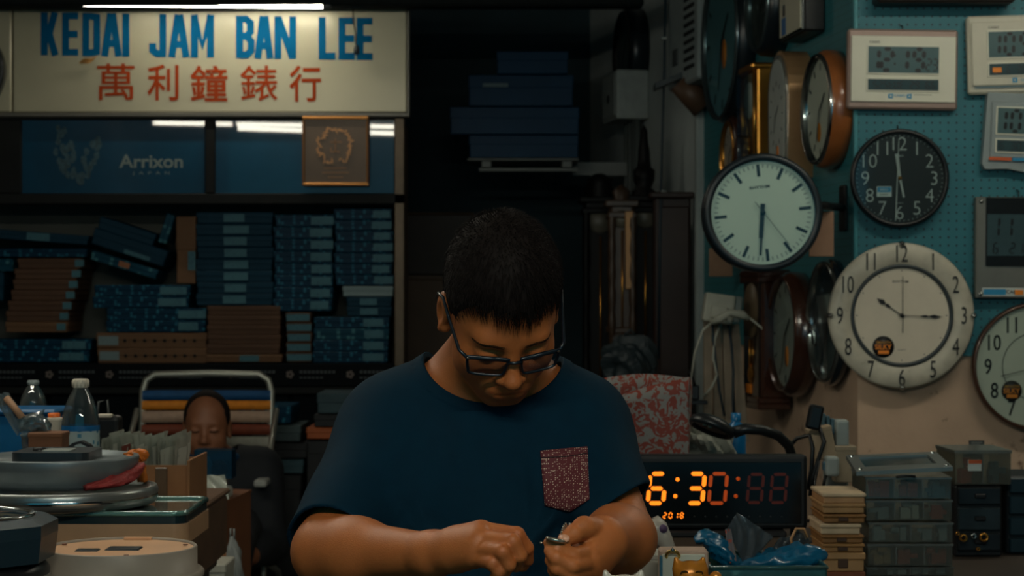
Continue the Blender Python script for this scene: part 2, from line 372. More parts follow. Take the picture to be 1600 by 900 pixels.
# curled dry leaf caught on the sign, cord with a weight in front of it
q = W(138, 95, SD-.02); lf = MB()
for i in range(7):
    u = i/6
lf_pts = []
for i in range(9):
    u = i/8; c = q+Vector((S(-13+26*u, SD), -.012*math.sin(u*3.1), S(-4+11*u*u+2*math.sin(u*6), SD))); wd = S(4.2*math.sin(math.pi*min(.96, u*.9+.08)), SD)
    lf_pts.append((c+Vector((0, -.01, wd)), c, c+Vector((0, -.014, -wd))))
for i in range(8):
    for j in range(2):
        a, b, c, d = lf_pts[i][j], lf_pts[i+1][j], lf_pts[i+1][j+1], lf_pts[i][j+1]
        o_ = Vector((0, .003, 0)); lf.add([a, b, c, d, a+o_, b+o_, c+o_, d+o_], [(0, 1, 2, 3), (7, 6, 5, 4), (0, 4, 5, 1), (2, 6, 7, 3)], True)
lfo = lf.build('dry_leaf', mat('dry_leaf', (176, 130, 72), .7, noise=.2, nscale=60))
tag(lfo, 'small curled tan leaf stuck on the sign below the letter D', 'leaf')
cd = root('pull_cord', 'thin pull cord with dark weight hanging in front of the sign letters', 'cord', W(556, 80, SD-.06))
MB().tube([W(550, 0, SD-.06)+Vector((0, 0, .14)), W(552, 30, SD-.06), W(556, 55, SD-.06), W(556, 74, SD-.06)], .0035, 6).build('cord', mat('cord_brown', (70, 60, 48), .8), cd, world=True)
MB().lathe([(0, -.022), (.012, -.016), (.014, 0), (.011, .014), (.004, .022), (0, .023)], 12, Matrix.Translation(W(557, 78, SD-.06)), axis='Z').build('weight', mat('cord_weight', (34, 40, 44), .4), cd, world=True)

# ================================================================== display cabinet with blue glass fronts and open shelf
m_fr = mat('cabinet_frame', (24, 25, 24), .6, .1, noise=.1, spec=.2); m_al = mat('cabinet_stile', (80, 66, 50), .4, .5, noise=.1)
m_cab = mat('cabinet_inside', (74, 76, 70), .75, noise=.12, nscale=5)
cb = root('display_cabinet', 'wide wall cabinet with blue glass fronts above an open shelf of boxes', 'cabinet', (-1.5, SD+.3, 0))
def wb(x0, y0_, x1, y1_, d, t, r=.004):   # pixel rectangle at depth d, t metres thick
    a = W(x0, y1_, d); b = W(x1, y0_, d); return MB().rbox((a.x, d, a.z), (b.x, d+t, b.z), r)
XL = -110
for nm, rc, m in (('top_rail', (XL, 177, 632, 187), m_fr), ('middle_rail', (XL, 302, 632, 319), m_fr), ('stile', (XL, 187, 33, 302), m_fr), ('stile', (320, 187, 336, 302), m_fr),
                  ('corner_post', (616, 178, 632, 604), m_al), ('shelf_front', (XL, 570, 616, 604), None), ('bottom_rail', (XL, 604, 632, 616), m_fr)):
    if nm != 'shelf_front': wb(*rc, SD, .05).build(nm, m, cb, world=True)
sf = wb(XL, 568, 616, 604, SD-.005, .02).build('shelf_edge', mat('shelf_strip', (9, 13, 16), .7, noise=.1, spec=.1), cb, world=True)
sp_ = MB()
for i, x in enumerate(range(-20, 620, 94)):
    c = W(x+3, 585, SD-.006)
    for k in range(5):
        a = k*math.tau/5; sp_.disc(S(2.6, SD), SD-.0065, 10, c=(c.x+S(4, SD)*math.cos(a), c.z+S(4, SD)*math.sin(a)))
for f_ in sp_.f: f_.reverse()
tag(sp_.build('printed_flowers', mat('strip_print', (96, 84, 78), .6), sf, world=True), kind='stuff')
sp_ = MB()
for i, x in enumerate(range(-20, 610, 94)):
    for r_, (n, l) in enumerate(((9, 5.0), (6, 5.0))):
        for k in range(n):
            a = W(x+18+k*6.4, 579+r_*10, SD-.006); sp_.box((a.x, SD-.0068, a.z-S(4.2 if r_ == 0 else 2.4, SD)), (a.x+S(4.4, SD), SD-.005, a.z))
tag(sp_.build('printed_text', mat('strip_text', (60, 66, 68), .6), sf, world=True), kind='stuff')
m_blue = mat('blue_backed_glass', (0, 60, 86), .3, noise=.12, nscale=6, spec=.1, coat=.55, bump=.004, bscale=2); m_blue.node_tree.nodes['Principled BSDF'].inputs['Coat Roughness'].default_value = .02
for i, rc in enumerate(((33, 187, 320, 302), (336, 187, 616, 302))):
    p_ = wb(*rc, SD+.018, .008, .001).build('glass_pane', m_blue, cb, world=True)
    if i == 0:
        mb = MB(); c = W(236, 252, SD+.018); mb.text('Arrixon', 1, SD+.0165, cx=c.x, cz=c.z, bold=.022, fit=(S(100, SD), S(21, SD)))
        c = W(236, 271, SD+.018); mb.text('J  A  P  A  N', 1, SD+.0165, cx=c.x, cz=c.z, fit=(S(58, SD), S(6, SD)))
        mb.build('pane_lettering', mat('pane_print', (112, 124, 120), .6), p_, world=True)
        for cx_, cz_, l, w2, an in ((101, 237, 80, 30, -16), (139, 250, 76, 21, 22)):
            mb = MB(); c = W(cx_, cz_, SD+.018)
            for k in range(30):
                u = (rnd.random()-.5); v = (rnd.random()-.5)*math.sqrt(max(0, 1-(2*u)**2))
                x_ = v*w2*math.cos(R(an))+u*l*math.sin(R(an)); z_ = u*l*math.cos(R(an))-v*w2*math.sin(R(an))
                pr = [(c.x+S(x_+rnd.uniform(2.5, 5.5)*math.cos(a), SD), c.z+S(z_+rnd.uniform(4, 9)*math.sin(a), SD)) for a in [j*math.tau/7 for j in range(7)]]
                mb.prism(pr, SD+.0162+.00004*k, SD+.018)
            mb.build('feather_print', mat('feather_grey', (52, 78, 86), .7, noise=.5, nscale=60), p_, world=True)
# carcass: back, sides, shelf board, base with doors
zt = W(0, 187, SD).z; zs_ = W(0, 572, SD).z; xr = W(624, 0, SD).x
MB().box((-2.58, SD+.42, zs_), (xr, SD+.45, zt)).build('back_panel', m_cab, cb, world=True)
MB().box((xr-.01, SD+.05, .0), (xr+.012, SD+.45, zt)).build('side_panel', mat('cabinet_side', (88, 66, 46), .6, noise=.15), cb, world=True)
MB().box((-2.58, SD, zs_-.03), (xr, SD+.44, zs_)).build('shelf_board', m_fr, cb, world=True)
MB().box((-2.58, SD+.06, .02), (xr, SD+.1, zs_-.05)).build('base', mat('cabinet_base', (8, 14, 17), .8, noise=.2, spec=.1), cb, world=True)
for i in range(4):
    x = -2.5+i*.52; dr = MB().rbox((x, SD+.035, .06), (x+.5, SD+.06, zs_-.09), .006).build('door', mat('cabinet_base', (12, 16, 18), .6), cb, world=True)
    MB().tube([(x+.45, SD+.02, .5), (x+.45, SD+.02, .62)], .006).build('handle', mat('lamp_grey', (70, 72, 72), .5), dr, world=True)
# gold calendar plaque hung on the pane
pq = root('wall_plaque', 'small brown plaque with gold wreath emblem hung over the blue glass', 'plaque', W(524, 290, SD-.02))
wb(473, 183, 575, 289, SD-.02, .02).build('panel', mat('plaque_brown', (98, 78, 60), .45, .1, noise=.1, nscale=10), pq, world=True)
m_gold = mat('plaque_gold', (190, 126, 60), .35, .5)
for rc in ((472, 181, 576, 186), (472, 285, 576, 290)): wb(*rc, SD-.032, .03).build('gold_rail', m_gold, pq, world=True)
for rc in ((472, 186, 476, 285), (572, 186, 576, 285)): wb(*rc, SD-.028, .026).build('side_edge', mat('plaque_edge', (130, 86, 46), .5, .2), pq, world=True)
mb = MB(); c = W(524, 228, SD-.021)
for k in range(46):
    a = k*math.tau/46; rr = S(25+rnd.uniform(-3, 5), SD)
    if 4.6 < a < 5.0: continue
    x_ = c.x+rr*math.cos(a); z_ = c.z+rr*math.sin(a); t_ = a+rnd.uniform(-1.2, 1.2); l = S(rnd.uniform(3, 6), SD); q_ = S(1.6, SD)
    mb.prism([(x_-l*math.cos(t_), z_-l*math.sin(t_)), (x_+q_*math.sin(t_), z_-q_*math.cos(t_)), (x_+l*math.cos(t_), z_+l*math.sin(t_)), (x_-q_*math.sin(t_), z_+q_*math.cos(t_))], SD-.0225-.0001*k, SD-.02)
mb.build('wreath', mat('wreath_gold', (176, 122, 72), .4, .2), pq, world=True)
mb = MB(); mb.stroke([(c.x-S(8, SD), c.z+S(6, SD)), (c.x+S(10, SD), c.z+S(6, SD))], S(2, SD), SD-.022, SD-.02); mb.stroke([(c.x, c.z+S(12, SD)), (c.x, c.z-S(10, SD))], S(2, SD), SD-.022, SD-.02)
mb.stroke([(c.x-S(7, SD), c.z-S(2, SD)), (c.x-S(7, SD), c.z-S(9, SD)), (c.x+S(7, SD), c.z-S(9, SD))], S(2, SD), SD-.022, SD-.02)
for k, (wd, yy) in enumerate(((36, 262), (42, 269), (24, 276))):
    a = W(524-wd/2, yy, SD-.021); mb.box((a.x, SD-.0215, a.z-S(1.6, SD)), (a.x+S(wd, SD), SD-.02, a.z))
mb.build('emblem_and_text', mat('emblem_gold', (150, 104, 66), .5), pq, world=True)

# ================================================================== boxes on the open shelf
BD = SD+.06
m_bb = mat('box_blue', (1, 46, 64), .6, spec=.2, noise=.12, nscale=12); m_bb2 = mat_print('box_blue_printed', (0, 44, 66), (34, 96, 116), 60, .5, sz=1.0)
m_bb3 = mat_print('box_teal_printed', (6, 58, 76), (60, 108, 116), 46, .45)
m_br = mat('box_brown', (78, 52, 34), .75, noise=.15, nscale=10); m_br2 = mat('box_brown_light', (100, 70, 45), .75, noise=.12, nscale=10)
m_lab = mat_print('box_label_print', (66, 104, 114), (50, 80, 96), 120, .62); m_labw = mat('box_label_white', (104, 122, 124), .6)
def carton(x0, y0_, x1, y1_, m, label, rot=0., lab=None, group='boxes on the open shelf', d=BD, dep=.3, lidh=.5, name='carton', labm=None, holes=0):
    a = W(x0, y1_, d); b = W(x1, y0_, d); w_ = (b.x-a.x)/2; h = b.z-a.z-.0012
    c = Vector(((a.x+b.x)/2, d, a.z+h/2))
    M = Matrix.Translation(c) @ Matrix.Rotation(R(rot), 4, 'Y')
    o = MB(); o.rbox((-w_+.003, .002, -h/2), (w_-.003, dep, h/2-.004), .003); o.rbox((-w_, 0, h/2-h*lidh), (w_, dep+.002, h/2), .003)
    t = MB(); t.v = [p.copy() for p in o.v]; t.f = o.f; t.sm = o.sm
    ob = t.build(name, m, None, origin=(0, 0, 0)); ob.matrix_world = M; WM[ob] = M
    tag(ob, label, 'box', group)
    if lab:
        u0, u1, v0, v1 = lab
        MB().box((-w_+2*w_*u0, -.0015, -h/2+h*v0), (-w_+2*w_*u1, .002, -h/2+h*v1)).build('box_label', labm or m_lab, ob)
    for i in range(holes):
        MB().lathe([(0, -.001), (S(2.6, d), -.001), (S(2.8, d), .001)], 10, Matrix.Translation((-w_+2*w_*(.26+.72*i/holes), -.0005, 0))).build('hole', mat('hole_dark', (14, 12, 10), .9), ob)
    return ob
def stack(x0, x1, yt, yb, n, m, what, lab=None, jx=3, dep=.3, ms=None, alt=None):
    h = (yb-yt)/n
    for i in range(n):
        j = rnd.uniform(-jx, jx)/2
        pos = 'top' if i == 0 else ('bottom' if i == n-1 else ordinal(i)+' from the top')
        lb = lab
        if lab: lb = (lab[0]+rnd.uniform(-.01, .01), lab[1]+rnd.uniform(-.04, .04), .16, .84)
        carton(x0+j, yt+i*h, x1+j, yt+i*h+h, (alt if alt and i % 3 == 1 else m), '%s, %s' % (what, pos if pos in ('top', 'bottom') else pos), lab=lb, dep=dep+rnd.uniform(-.02, .02))
# far left pile
for i, x in enumerate((27, 22, 20, 17, 12, 9, 8)):
    carton(x, 403+i*16.6, x+100-i*.6, 403+(i+1)*16.6, m_br2 if i == 6 else m_br, 'flat brown box in the leftmost brown stack, %s' % ('top' if i == 0 else 'bottom' if i == 6 else ordinal(i)+' from the top'), lab=((117-i*4.2-x)/100, (131-i*4.2-x)/100, .2, .85))
carton(-42, 388, 136, 401.5, m_bb2, 'thin printed blue box lying on the leftmost brown stack', rot=0)
carton(-40, 361.5, 138, 376.5, m_bb, 'dark blue box tilted on top of the leftmost pile', rot=4.2, lab=(.46, .66, .1, .9))
carton(-80, 404, 20, 424, m_bb3, 'blue box cut by the left edge beside the brown stack')
carton(-80, 425, 5, 470, m_bb, 'large dark blue box at the left edge of the shelf')
for i in range(2): carton(-70 if i else -60, 530+i*18, 142-3*i, 548+i*18, m_bb2, 'printed blue box under the leftmost brown stack, %s' % ('lower' if i else 'upper'), lab=(.78, .96, .15, .85))
# tilted boxes
carton(152, 351, 244, 371, m_bb, 'dark blue box tilted right, uppermost of the leaning pile', rot=18, dep=.25)
carton(142, 373, 262, 399, m_bb, 'dark blue box tilted right, middle of the leaning pile', rot=18, lab=(.45, .8, .05, .3), dep=.25)
carton(140, 406, 248, 421, m_bb3, 'pale printed box tilted right, lowest of the leaning pile', rot=17, lab=(.42, .58, .2, .8), labm=mat('label_orange', (140, 84, 48), .6), dep=.25)
carton(236, 350, 284, 364, m_bb3, 'slim blue box standing steeply on its end', rot=-72, dep=.2)
carton(275, 338, 306, 443, m_br2, 'tall upright brown box between leaning pile and blue stack', lab=(.6, .98, .2, .48), dep=.25)
# middle low stacks
stack(146, 296, 445, 481, 2, m_bb2, 'printed blue box in the low centre stack over the holed boxes', (.68, .97))
stack(166, 322, 481.5, 519, 2, m_bb2, 'printed blue box resting on the brown holed boxes', (.72, .96))
for i in range(2): carton(150+i*2, 520+i*24, 323, 544+i*23.5, m_br2, 'brown box with a row of holes along its front, %s' % ('lower' if i else 'upper'), lab=(.02, .2, .2, .8), holes=8, labm=m_labw)
stack(307, 427, 331, 477, 8, m_bb, 'plain dark blue box in the tall stack', (.36, .66))
stack(323, 438, 477.5, 553, 5, m_br, 'plain brown flat box under the tall dark blue stack')
carton(320, 553.5, 441, 566, m_br2, 'light brown flat box at the foot of the brown stack', lab=(.45, .7, .1, .9))
stack(428, 520, 335, 486, 8, m_bb2, 'printed blue box in the tall stack next to plain blue stack', (.62, .97))
stack(523, 614, 326, 446, 7, m_bb2, 'printed blue box in the rightmost tall stack', (.66, .98))
carton(535, 446.5, 615, 463, mat('box_white', (116, 134, 136), .6, noise=.05), 'plain white box below the rightmost tall stack')
stack(541, 612, 463.5, 494, 2, m_bb, 'dark blue box under the plain white box', (.3, .7))
stack(447, 487, 488, 566, 5, m_br, 'small brown box with pale end label', (.04, .96), jx=2)
stack(489, 607, 495, 567, 4, m_bb2, 'printed blue box in the bottom right stack', (.66, .96), jx=5, alt=m_bb3)
# dark clutter under the shelf, left of the man
fl = 7.3
carton(372, 634, 455, 662, m_bb2, 'printed blue box under the shelf right of striped chair', d=fl, group='boxes under the shelf')
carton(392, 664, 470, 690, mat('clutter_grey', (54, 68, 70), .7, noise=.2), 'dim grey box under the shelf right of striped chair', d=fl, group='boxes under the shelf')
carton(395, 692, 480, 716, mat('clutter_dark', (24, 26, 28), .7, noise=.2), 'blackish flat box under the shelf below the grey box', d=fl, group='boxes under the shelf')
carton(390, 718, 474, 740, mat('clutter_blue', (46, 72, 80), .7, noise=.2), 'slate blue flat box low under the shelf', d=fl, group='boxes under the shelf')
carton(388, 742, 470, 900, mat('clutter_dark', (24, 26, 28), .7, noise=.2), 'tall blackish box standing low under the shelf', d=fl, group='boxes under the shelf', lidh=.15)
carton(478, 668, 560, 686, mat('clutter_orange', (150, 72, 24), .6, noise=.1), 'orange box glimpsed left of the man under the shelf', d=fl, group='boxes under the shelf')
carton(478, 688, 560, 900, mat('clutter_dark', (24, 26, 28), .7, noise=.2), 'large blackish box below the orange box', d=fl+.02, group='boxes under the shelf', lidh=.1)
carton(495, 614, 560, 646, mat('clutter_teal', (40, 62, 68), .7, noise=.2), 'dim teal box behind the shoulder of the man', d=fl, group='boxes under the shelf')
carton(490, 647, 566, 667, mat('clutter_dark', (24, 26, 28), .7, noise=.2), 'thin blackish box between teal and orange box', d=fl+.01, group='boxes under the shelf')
# wall clock at the left end of the sign
def simple_clock(name, label, M, r, rim, face, depth=.05, rimw=.09, group=None):
    t = root(name, label, 'clock', M, group)
    MB().lathe([(0, 0), (r, 0), (r, -depth*.8), (r*.985, -depth), (r*(1-rimw), -depth), (r*(1-rimw), -depth*.6)], 48).build('case', rim, t)
    MB().disc(r*(1-rimw), -depth*.62, 48).build('dial', face, t)
    return t
m_blk = mat('black_plastic', (16, 18, 20), .35); m_white = mat('dial_white', (196, 196, 176), .5, noise=.03)
cA = simple_clock('wall_clock', 'black rimmed round clock cut by the left edge beside the sign', frame(W(-62, 112, SD-.013)), S(72, SD), m_blk, m_white)
for k in range(12):
    a = k*math.tau/12; rr = S(72, SD)
    mb = MB(); mb.stroke([(rr*.72*math.sin(a), rr*.72*math.cos(a)), (rr*.84*math.sin(a), rr*.84*math.cos(a))], .008, -.033, -.031); mb.build('hour_mark', m_blk, cA)
mb = MB(); mb.stroke([(0, 0), (.06, .05)], .008, -.036, -.034); mb.stroke([(0, 0), (-.03, .12)], .006, -.039, -.037); mb.build('hands', m_blk, cA)
# ================================================================== clocks on the pegboard (facing the room)
m_ink = mat('print_black', (18, 20, 22), .5); m_brass = mat('brass', (200, 140, 62), .25, .9, noise=.05); m_chrome = mat('chrome', (180, 184, 184), .14, 1.)
m_glass = mat_glass('clock_glass'); m_orange = mat('sticker_orange', (224, 128, 34), .5); m_sblue = mat('sticker_blue', (40, 130, 170), .5); m_swhite = mat('sticker_white', (190, 196, 190), .5)
def px2(cx, cy, d):            # pixel -> local XZ about a centre
    return lambda x, y: ((x-cx)*d/F, (cy-y)*d/F)
def hand(t, name, a, b, w0, w1, y, m, tail=0.):
    a = Vector(a); b = Vector(b); d = (b-a).normalized(); n = Vector((-d.y, d.x)); a2 = a-d*tail
    pts = [a2+n*w0/2, a2-n*w0/2, b-n*w1/2, b+n*w1/2]
    return MB().prism([(p.x, p.y) for p in pts], y-.0012, y).build(name, m, t)
def numerals(t, r, y, m, size, names=None, rot=0., wx=1., bold=0., only=None, upright=True):
    for k in range(1, 13):
        if only and k not in only: continue
        a = R(k*30)+rot
        MB().text(str(k), size, y, cx=r*math.sin(a), cz=r*math.cos(a), wx=wx, bold=bold).build('numeral', m, t)
def screen_clock(cx, cy, d, label, roll, M=None):
    return root('digital_wall_clock', label, 'clock', frame(W(cx, cy, d), roll=roll))
# --- silver LCD clock reading 12:19
d = PY-.03; t = screen_clock(1410, 109, d, 'silver framed digital wall clock reading 12:19 on the teal pegboard', R(.8)); q = px2(1410, 109, d)
def slab(t, q, x0, y0_, x1, y1_, f, b, name, m, r=.003):
    a = q(x0, y1_); c = q(x1, y0_); return MB().rbox((a[0], f, a[1]), (c[0], b, c[1]), r).build(name, m, t)
m_sil = mat('pinkish_silver', (146, 124, 114), .4, .25, noise=.03); m_cream = mat('cream_plate', (206, 204, 186), .45, noise=.02); m_lcd = mat('lcd_grey', (74, 98, 100), .25, spec=.6); m_lcdd = mat('lcd_dark', (52, 72, 76), .25)
m_seg = mat('lcd_segment', (6, 14, 17), .4)
slab(t, q, 1324, 46, 1496, 171, -.005, .028, 'case', m_sil, .006); pl_ = slab(t, q, 1329, 57, 1492, 160, -.012, -.004, 'front_plate', m_cream, .002)
def lcd(t, q, rc, m=None, name='screen'):
    a = q(rc[0], rc[3]); c = q(rc[2], rc[1])
    MB().box((a[0]-.004, -.0155, a[1]-.004), (c[0]+.004, -.011, c[1]+.004)).build('screen_bezel', m_cream, t)
    return MB().box((a[0], -.0165, a[1]), (c[0], -.013, c[1])).build(name, m or m_lcd, t)
def digits(t, q, s, x, y, wd, h, th, step, m=m_seg, y0_=-.0172, y1_=-.016, slant=.06, name='screen_digit'):
    for i, ch in enumerate(s):
        if ch == ' ': continue
        a = q(x+i*step, y); mb = MB(); k = d/F
        if ch == ':':
            for zz in (.3, .7): p = q(x+i*step+wd*.3, y-h*zz); mb.box((p[0]-th*k*.5, y0_, p[1]-th*k*.7), (p[0]+th*k*.5, y1_, p[1]+th*k*.7))
        else: seg7(mb, ch, a[0], a[1], wd*k, h*k, th*k, y0_, y1_, slant)
        mb.build(name, m, t)
lcd(t, q, (1355, 74, 1465, 115)); lcd(t, q, (1355, 125, 1465, 142), m_lcdd)
digits(t, q, '1', 1361, 111, 9, 33, 6.4, 20); digits(t, q, '2', 1375, 111, 16, 33, 6.4, 20); digits(t, q, ':', 1395, 111, 4, 33, 2.5, 5); digits(t, q, '1', 1406, 111, 9, 33, 6.4, 20); digits(t, q, '9', 1425, 111, 15, 33, 6.4, 20); digits(t, q, '23', 1445, 111, 7, 18, 2.2, 10)
digits(t, q, '525TUE 29 66', 1363, 139.5, 5, 11, 2, 8.2, name='date_digit')
MB().text('CASIO', S(3.6, d), -.0128, cx=q(1365, 67)[0], cz=q(1365, 67)[1], bold=.02, wx=1.2).build('maker_name', m_ink, t)
MB().text('CASIO', S(4, d), -.0128, cx=q(1405, 150)[0], cz=q(1405, 150)[1], bold=.03, wx=1.2).build('maker_name', m_sblue, t)
for x in (1391, 1420):
    mb = MB(); a = q(x, 151); k = S(2.8, d); mb.stroke([(a[0]-k, a[1]+k*.7), (a[0]+k, a[1]+k), (a[0]+k*.8, a[1]-k), (a[0]-k, a[1]-k*.8)], k*.9, -.0128, -.012, closed=True); mb.build('badge', m_sblue, t)
mb = MB(); a = q(1427, 148); mb.box((a[0], -.0126, a[1]-S(.8, d)), (a[0]+S(28, d), -.012, a[1])); mb.build('small_print', mat('small_print_grey', (110, 112, 106), .6), t)
MB().tube([(0, .004, S(58, d)), (0, .004, S(68, d)), (0, .03, S(71, d))], .0022, 6).build('hook', m_ink, t)
# --- white LCD clock at the upper right
t = screen_clock(1576, 82, d, 'white digital wall clock with orange sticker at the upper right edge', R(-1.6)); q = px2(1576, 82, d)
m_wh = mat('clock_white_plastic', (190, 186, 168), .45, noise=.03)
slab(t, q, 1512, 24, 1640, 146, -.004, .028, 'case', m_wh, .007); slab(t, q, 1517, 34, 1636, 134, -.012, -.003, 'front_plate', m_wh, .003)
lcd(t, q, (1543, 50, 1612, 90)); lcd(t, q, (1543, 100, 1612, 118), m_lcdd)
digits(t, q, '1', 1551, 86, 8, 32, 5.4, 20); digits(t, q, '0', 1568, 86, 13, 32, 5.4, 18); digits(t, q, '5', 1592, 86, 13, 32, 5.4, 18); digits(t, q, '6 30', 1570, 115, 5, 11, 1.4, 8, name='date_digit')
mb = MB(); a = q(1555, 110); mb.rbox((a[0]-S(7, d), -.0185, a[1]-S(4, d)), (a[0]+S(7, d), -.016, a[1]+S(4, d)), .001); mb.build('orange_sticker', m_orange, t)
MB().text('CASIO', S(3.6, d), -.0128, cx=q(1552, 43)[0], cz=q(1552, 43)[1], bold=.02, wx=1.2).build('maker_name', m_ink, t)
MB().text('CASIO', S(3.6, d), -.0128, cx=q(1600, 126)[0], cz=q(1600, 126)[1], bold=.03, wx=1.2).build('maker_name', m_sblue, t)
mb = MB(); a = q(1583, 126); k = S(2.6, d); mb.stroke([(a[0]-k, a[1]+k), (a[0]+k, a[1]+k), (a[0]+k, a[1]-k), (a[0]-k, a[1]-k)], k, -.0128, -.012, closed=True); mb.build('badge', m_sblue, t)
mb = MB(); a = q(1520, 136); mb.box((a[0], -.0128, a[1]-S(.8, d)), (a[0]+S(110, d), -.011, a[1]+S(.8, d))); mb.build('blue_line', mat('line_blue', (60, 110, 130), .5), t)
# --- grey LCD clock with red strip
t = screen_clock(1590, 208, d, 'grey digital wall clock with red and blue strip at right edge', R(2.0)); q = px2(1590, 208, d)
m_gr = mat('clock_grey_plastic', (132, 142, 142), .4, noise=.03)
a = [q(x, y) for x, y in ((1541, 146), (1640, 146), (1644, 262), (1610, 270), (1575, 264), (1541, 266), (1536, 258))]
MB().prism(a, -.004, .028).build('case', m_gr, t); slab(t, q, 1547, 160, 1634, 248, -.012, -.003, 'front_plate', m_gr, .003)
lcd(t, q, (1556, 170, 1630, 210)); lcd(t, q, (1556, 220, 1630, 238), m_lcdd)
digits(t, q, '1', 1560, 206, 8, 32, 5.4, 20); digits(t, q, '0', 1577, 206, 13, 32, 5.4, 18); digits(t, q, '6 30', 1560, 235, 6, 12, 1.6, 9, name='date_digit')
for x0, x1, m in ((1545, 1580, mat('strip_red', (190, 88, 44), .5)), (1582, 1620, m_sblue)):
    a = q(x0, 252); c = q(x1, 247); MB().box((a[0], -.0128, a[1]), (c[0], -.011, c[1])).build('strip', m, t)
# --- framed LCD clock with sticker strip
t = screen_clock(1588, 386, d, 'grey metal framed digital clock with sticker strip below its dark screen', R(.3)); q = px2(1588, 386, d)
slab(t, q, 1524, 308, 1652, 466, -.006, .028, 'case', mat('brushed_frame', (120, 120, 112), .4, .5, noise=.05), .003)
slab(t, q, 1539, 309, 1640, 416, -.012, -.004, 'screen_surround', mat('screen_black', (18, 22, 24), .25), .001)
a = q(1541, 400); c = q(1636, 335); MB().box((a[0], -.0135, a[1]), (c[0], -.011, c[1])).build('screen', m_lcdd, t)
digits(t, q, '11', 1548, 370, 10, 30, 4, 20, y0_=-.0145, y1_=-.013); digits(t, q, '6 21', 1550, 396, 7, 16, 2, 13, y0_=-.0145, y1_=-.013, name='date_digit')
for x, y in ((1532, 315), (1532, 459)): a = q(x, y); MB().lathe([(0, -.014), (.005, -.013), (.007, -.009), (.007, -.005)], 14, Matrix.Translation((a[0], 0, a[1]))).build('frame_stud', m_chrome, t)
st = slab(t, q, 1534, 450, 1625, 463, -.0085, -.005, 'sticker_strip', m_swhite, .0005)
a = q(1536, 461); c = q(1571, 452); MB().box((a[0], -.0095, a[1]), (c[0], -.008, c[1])).build('sticker_patch', m_sblue, st)
MB().text('CASIO', S(6, d), -.0096, cx=q(1583, 456)[0], cz=q(1583, 456)[1], bold=.02).build('sticker_text', m_ink, st)
a = q(1585, 461); c = q(1598, 453); MB().box((a[0], -.0105, a[1]), (c[0], -.0085, c[1])).build('sticker_patch', m_orange, st)
MB().tube([(q(1592, 0)[0], .004, q(0, 308)[1]), (q(1592, 0)[0], .004, q(0, 299)[1]), (q(1592, 0)[0], .03, q(0, 296)[1])], .0022, 6).build('hook', m_ink, t)
# --- dark shelf edge / case at the very top
tc_ = root('wall_box', 'dark long case cut by the top edge above the pegboard clocks', 'case', W(1475, 6, PY-.06))
a = W(1368, 6, PY-.06); b = W(1583, -60, PY-.06); MB().rbox((a.x, PY-.09, a.z), (b.x, PY, b.z), .008).build('case', mat('dark_case', (30, 24, 22), .5, noise=.1), tc_, world=True)
MB().rbox((a.x+.02, PY-.095, a.z+.02), (b.x-.02, PY-.085, b.z-.01), .004).build('front', mat('dark_front', (40, 30, 28), .4), tc_, world=True)
# --- round clocks
def round_case(t, r, rimw, depth, rim, dial, n=64, lip=.004):
    MB().lathe([(0, 0), (r*.96, 0), (r, -depth*.3), (r, -depth+lip), (r-lip, -depth), (r-rimw+lip*.6, -depth), (r-rimw, -depth+lip*1.2), (r-rimw, -depth+.012)], n).build('case', rim, t)
    return MB().disc(r-rimw+.001, -depth+.0125, n).build('dial', dial, t)
d = PY-.045; r = S(77, d); t = root('wall_clock', 'black round wall clock with thin white numerals on the pegboard', 'clock', frame(W(1407, 278, d)+Vector((0, .04, 0)))); q = px2(1407, 278, d)
m_bd = mat('black_dial', (20, 24, 26), .45, noise=.05); m_pale = mat('pale_grey_print', (168, 172, 166), .5)
round_case(t, r, S(7, d), .04, m_blk, m_bd); yd = -.0285
numerals(t, S(54, d), yd, m_pale, S(21, d), bold=-.012, wx=.95)
for k in range(60):
    a = R(k*6); MB().stroke([(S(66, d)*math.sin(a), S(66, d)*math.cos(a)), (S(68, d)*math.sin(a), S(68, d)*math.cos(a))], S(.8, d), yd, yd+.001).build('minute_mark', m_pale, t)
hand(t, 'hour_hand', (0, 0), q(1402, 240), S(3.5, d), S(5.5, d), yd-.002, m_pale, S(6, d)); hand(t, 'minute_hand', (0, 0), q(1413, 308), S(3.2, d), S(3, d), yd-.004, m_pale); hand(t, 'second_hand', q(1405, 217), q(1400, 344), S(.8, d), S(1.8, d), yd-.006, m_pale)
MB().lathe([(0, yd-.009), (S(3, d), yd-.008), (S(3.2, d), yd)], 14).build('hub', m_brass, t)
a = q(1371, 307); c = q(1394, 291); sk = MB().box((a[0], yd-.002, a[1]), (c[0], yd, c[1])).build('sticker', m_swhite, t); a = q(1372, 300); c = q(1393, 292); MB().box((a[0], yd-.0028, a[1]), (c[0], yd-.001, c[1])).build('sticker_patch', m_sblue, sk)
MB().text('SEIKO', S(3.6, d), yd-.003, cx=q(1382, 296)[0], cz=q(1382, 296)[1], bold=.01).build('sticker_text', m_swhite, sk); MB().text('QUARTZ', S(2.8, d), yd-.0024, cx=q(1382, 303.5)[0], cz=q(1382, 303.5)[1], bold=.01).build('sticker_text', m_ink, sk)
MB().text('SEIKO', S(3.2, d), yd, cx=0, cz=q(0, 243)[1], bold=.01).build('maker_name', m_pale, t); MB().text('QUARTZ', S(2.4, d), yd, cx=0, cz=q(0, 317)[1]).build('maker_name', m_pale, t)
MB().lathe([(0, -.0395), (r-S(7, d)+.002, -.039)], 64).build('glass', m_glass, t)
MB().tube([(0, .03, r+.015), (0, .0, r+.012), (0, -.0, r-.01)], .002, 6).build('hook', m_ink, t)
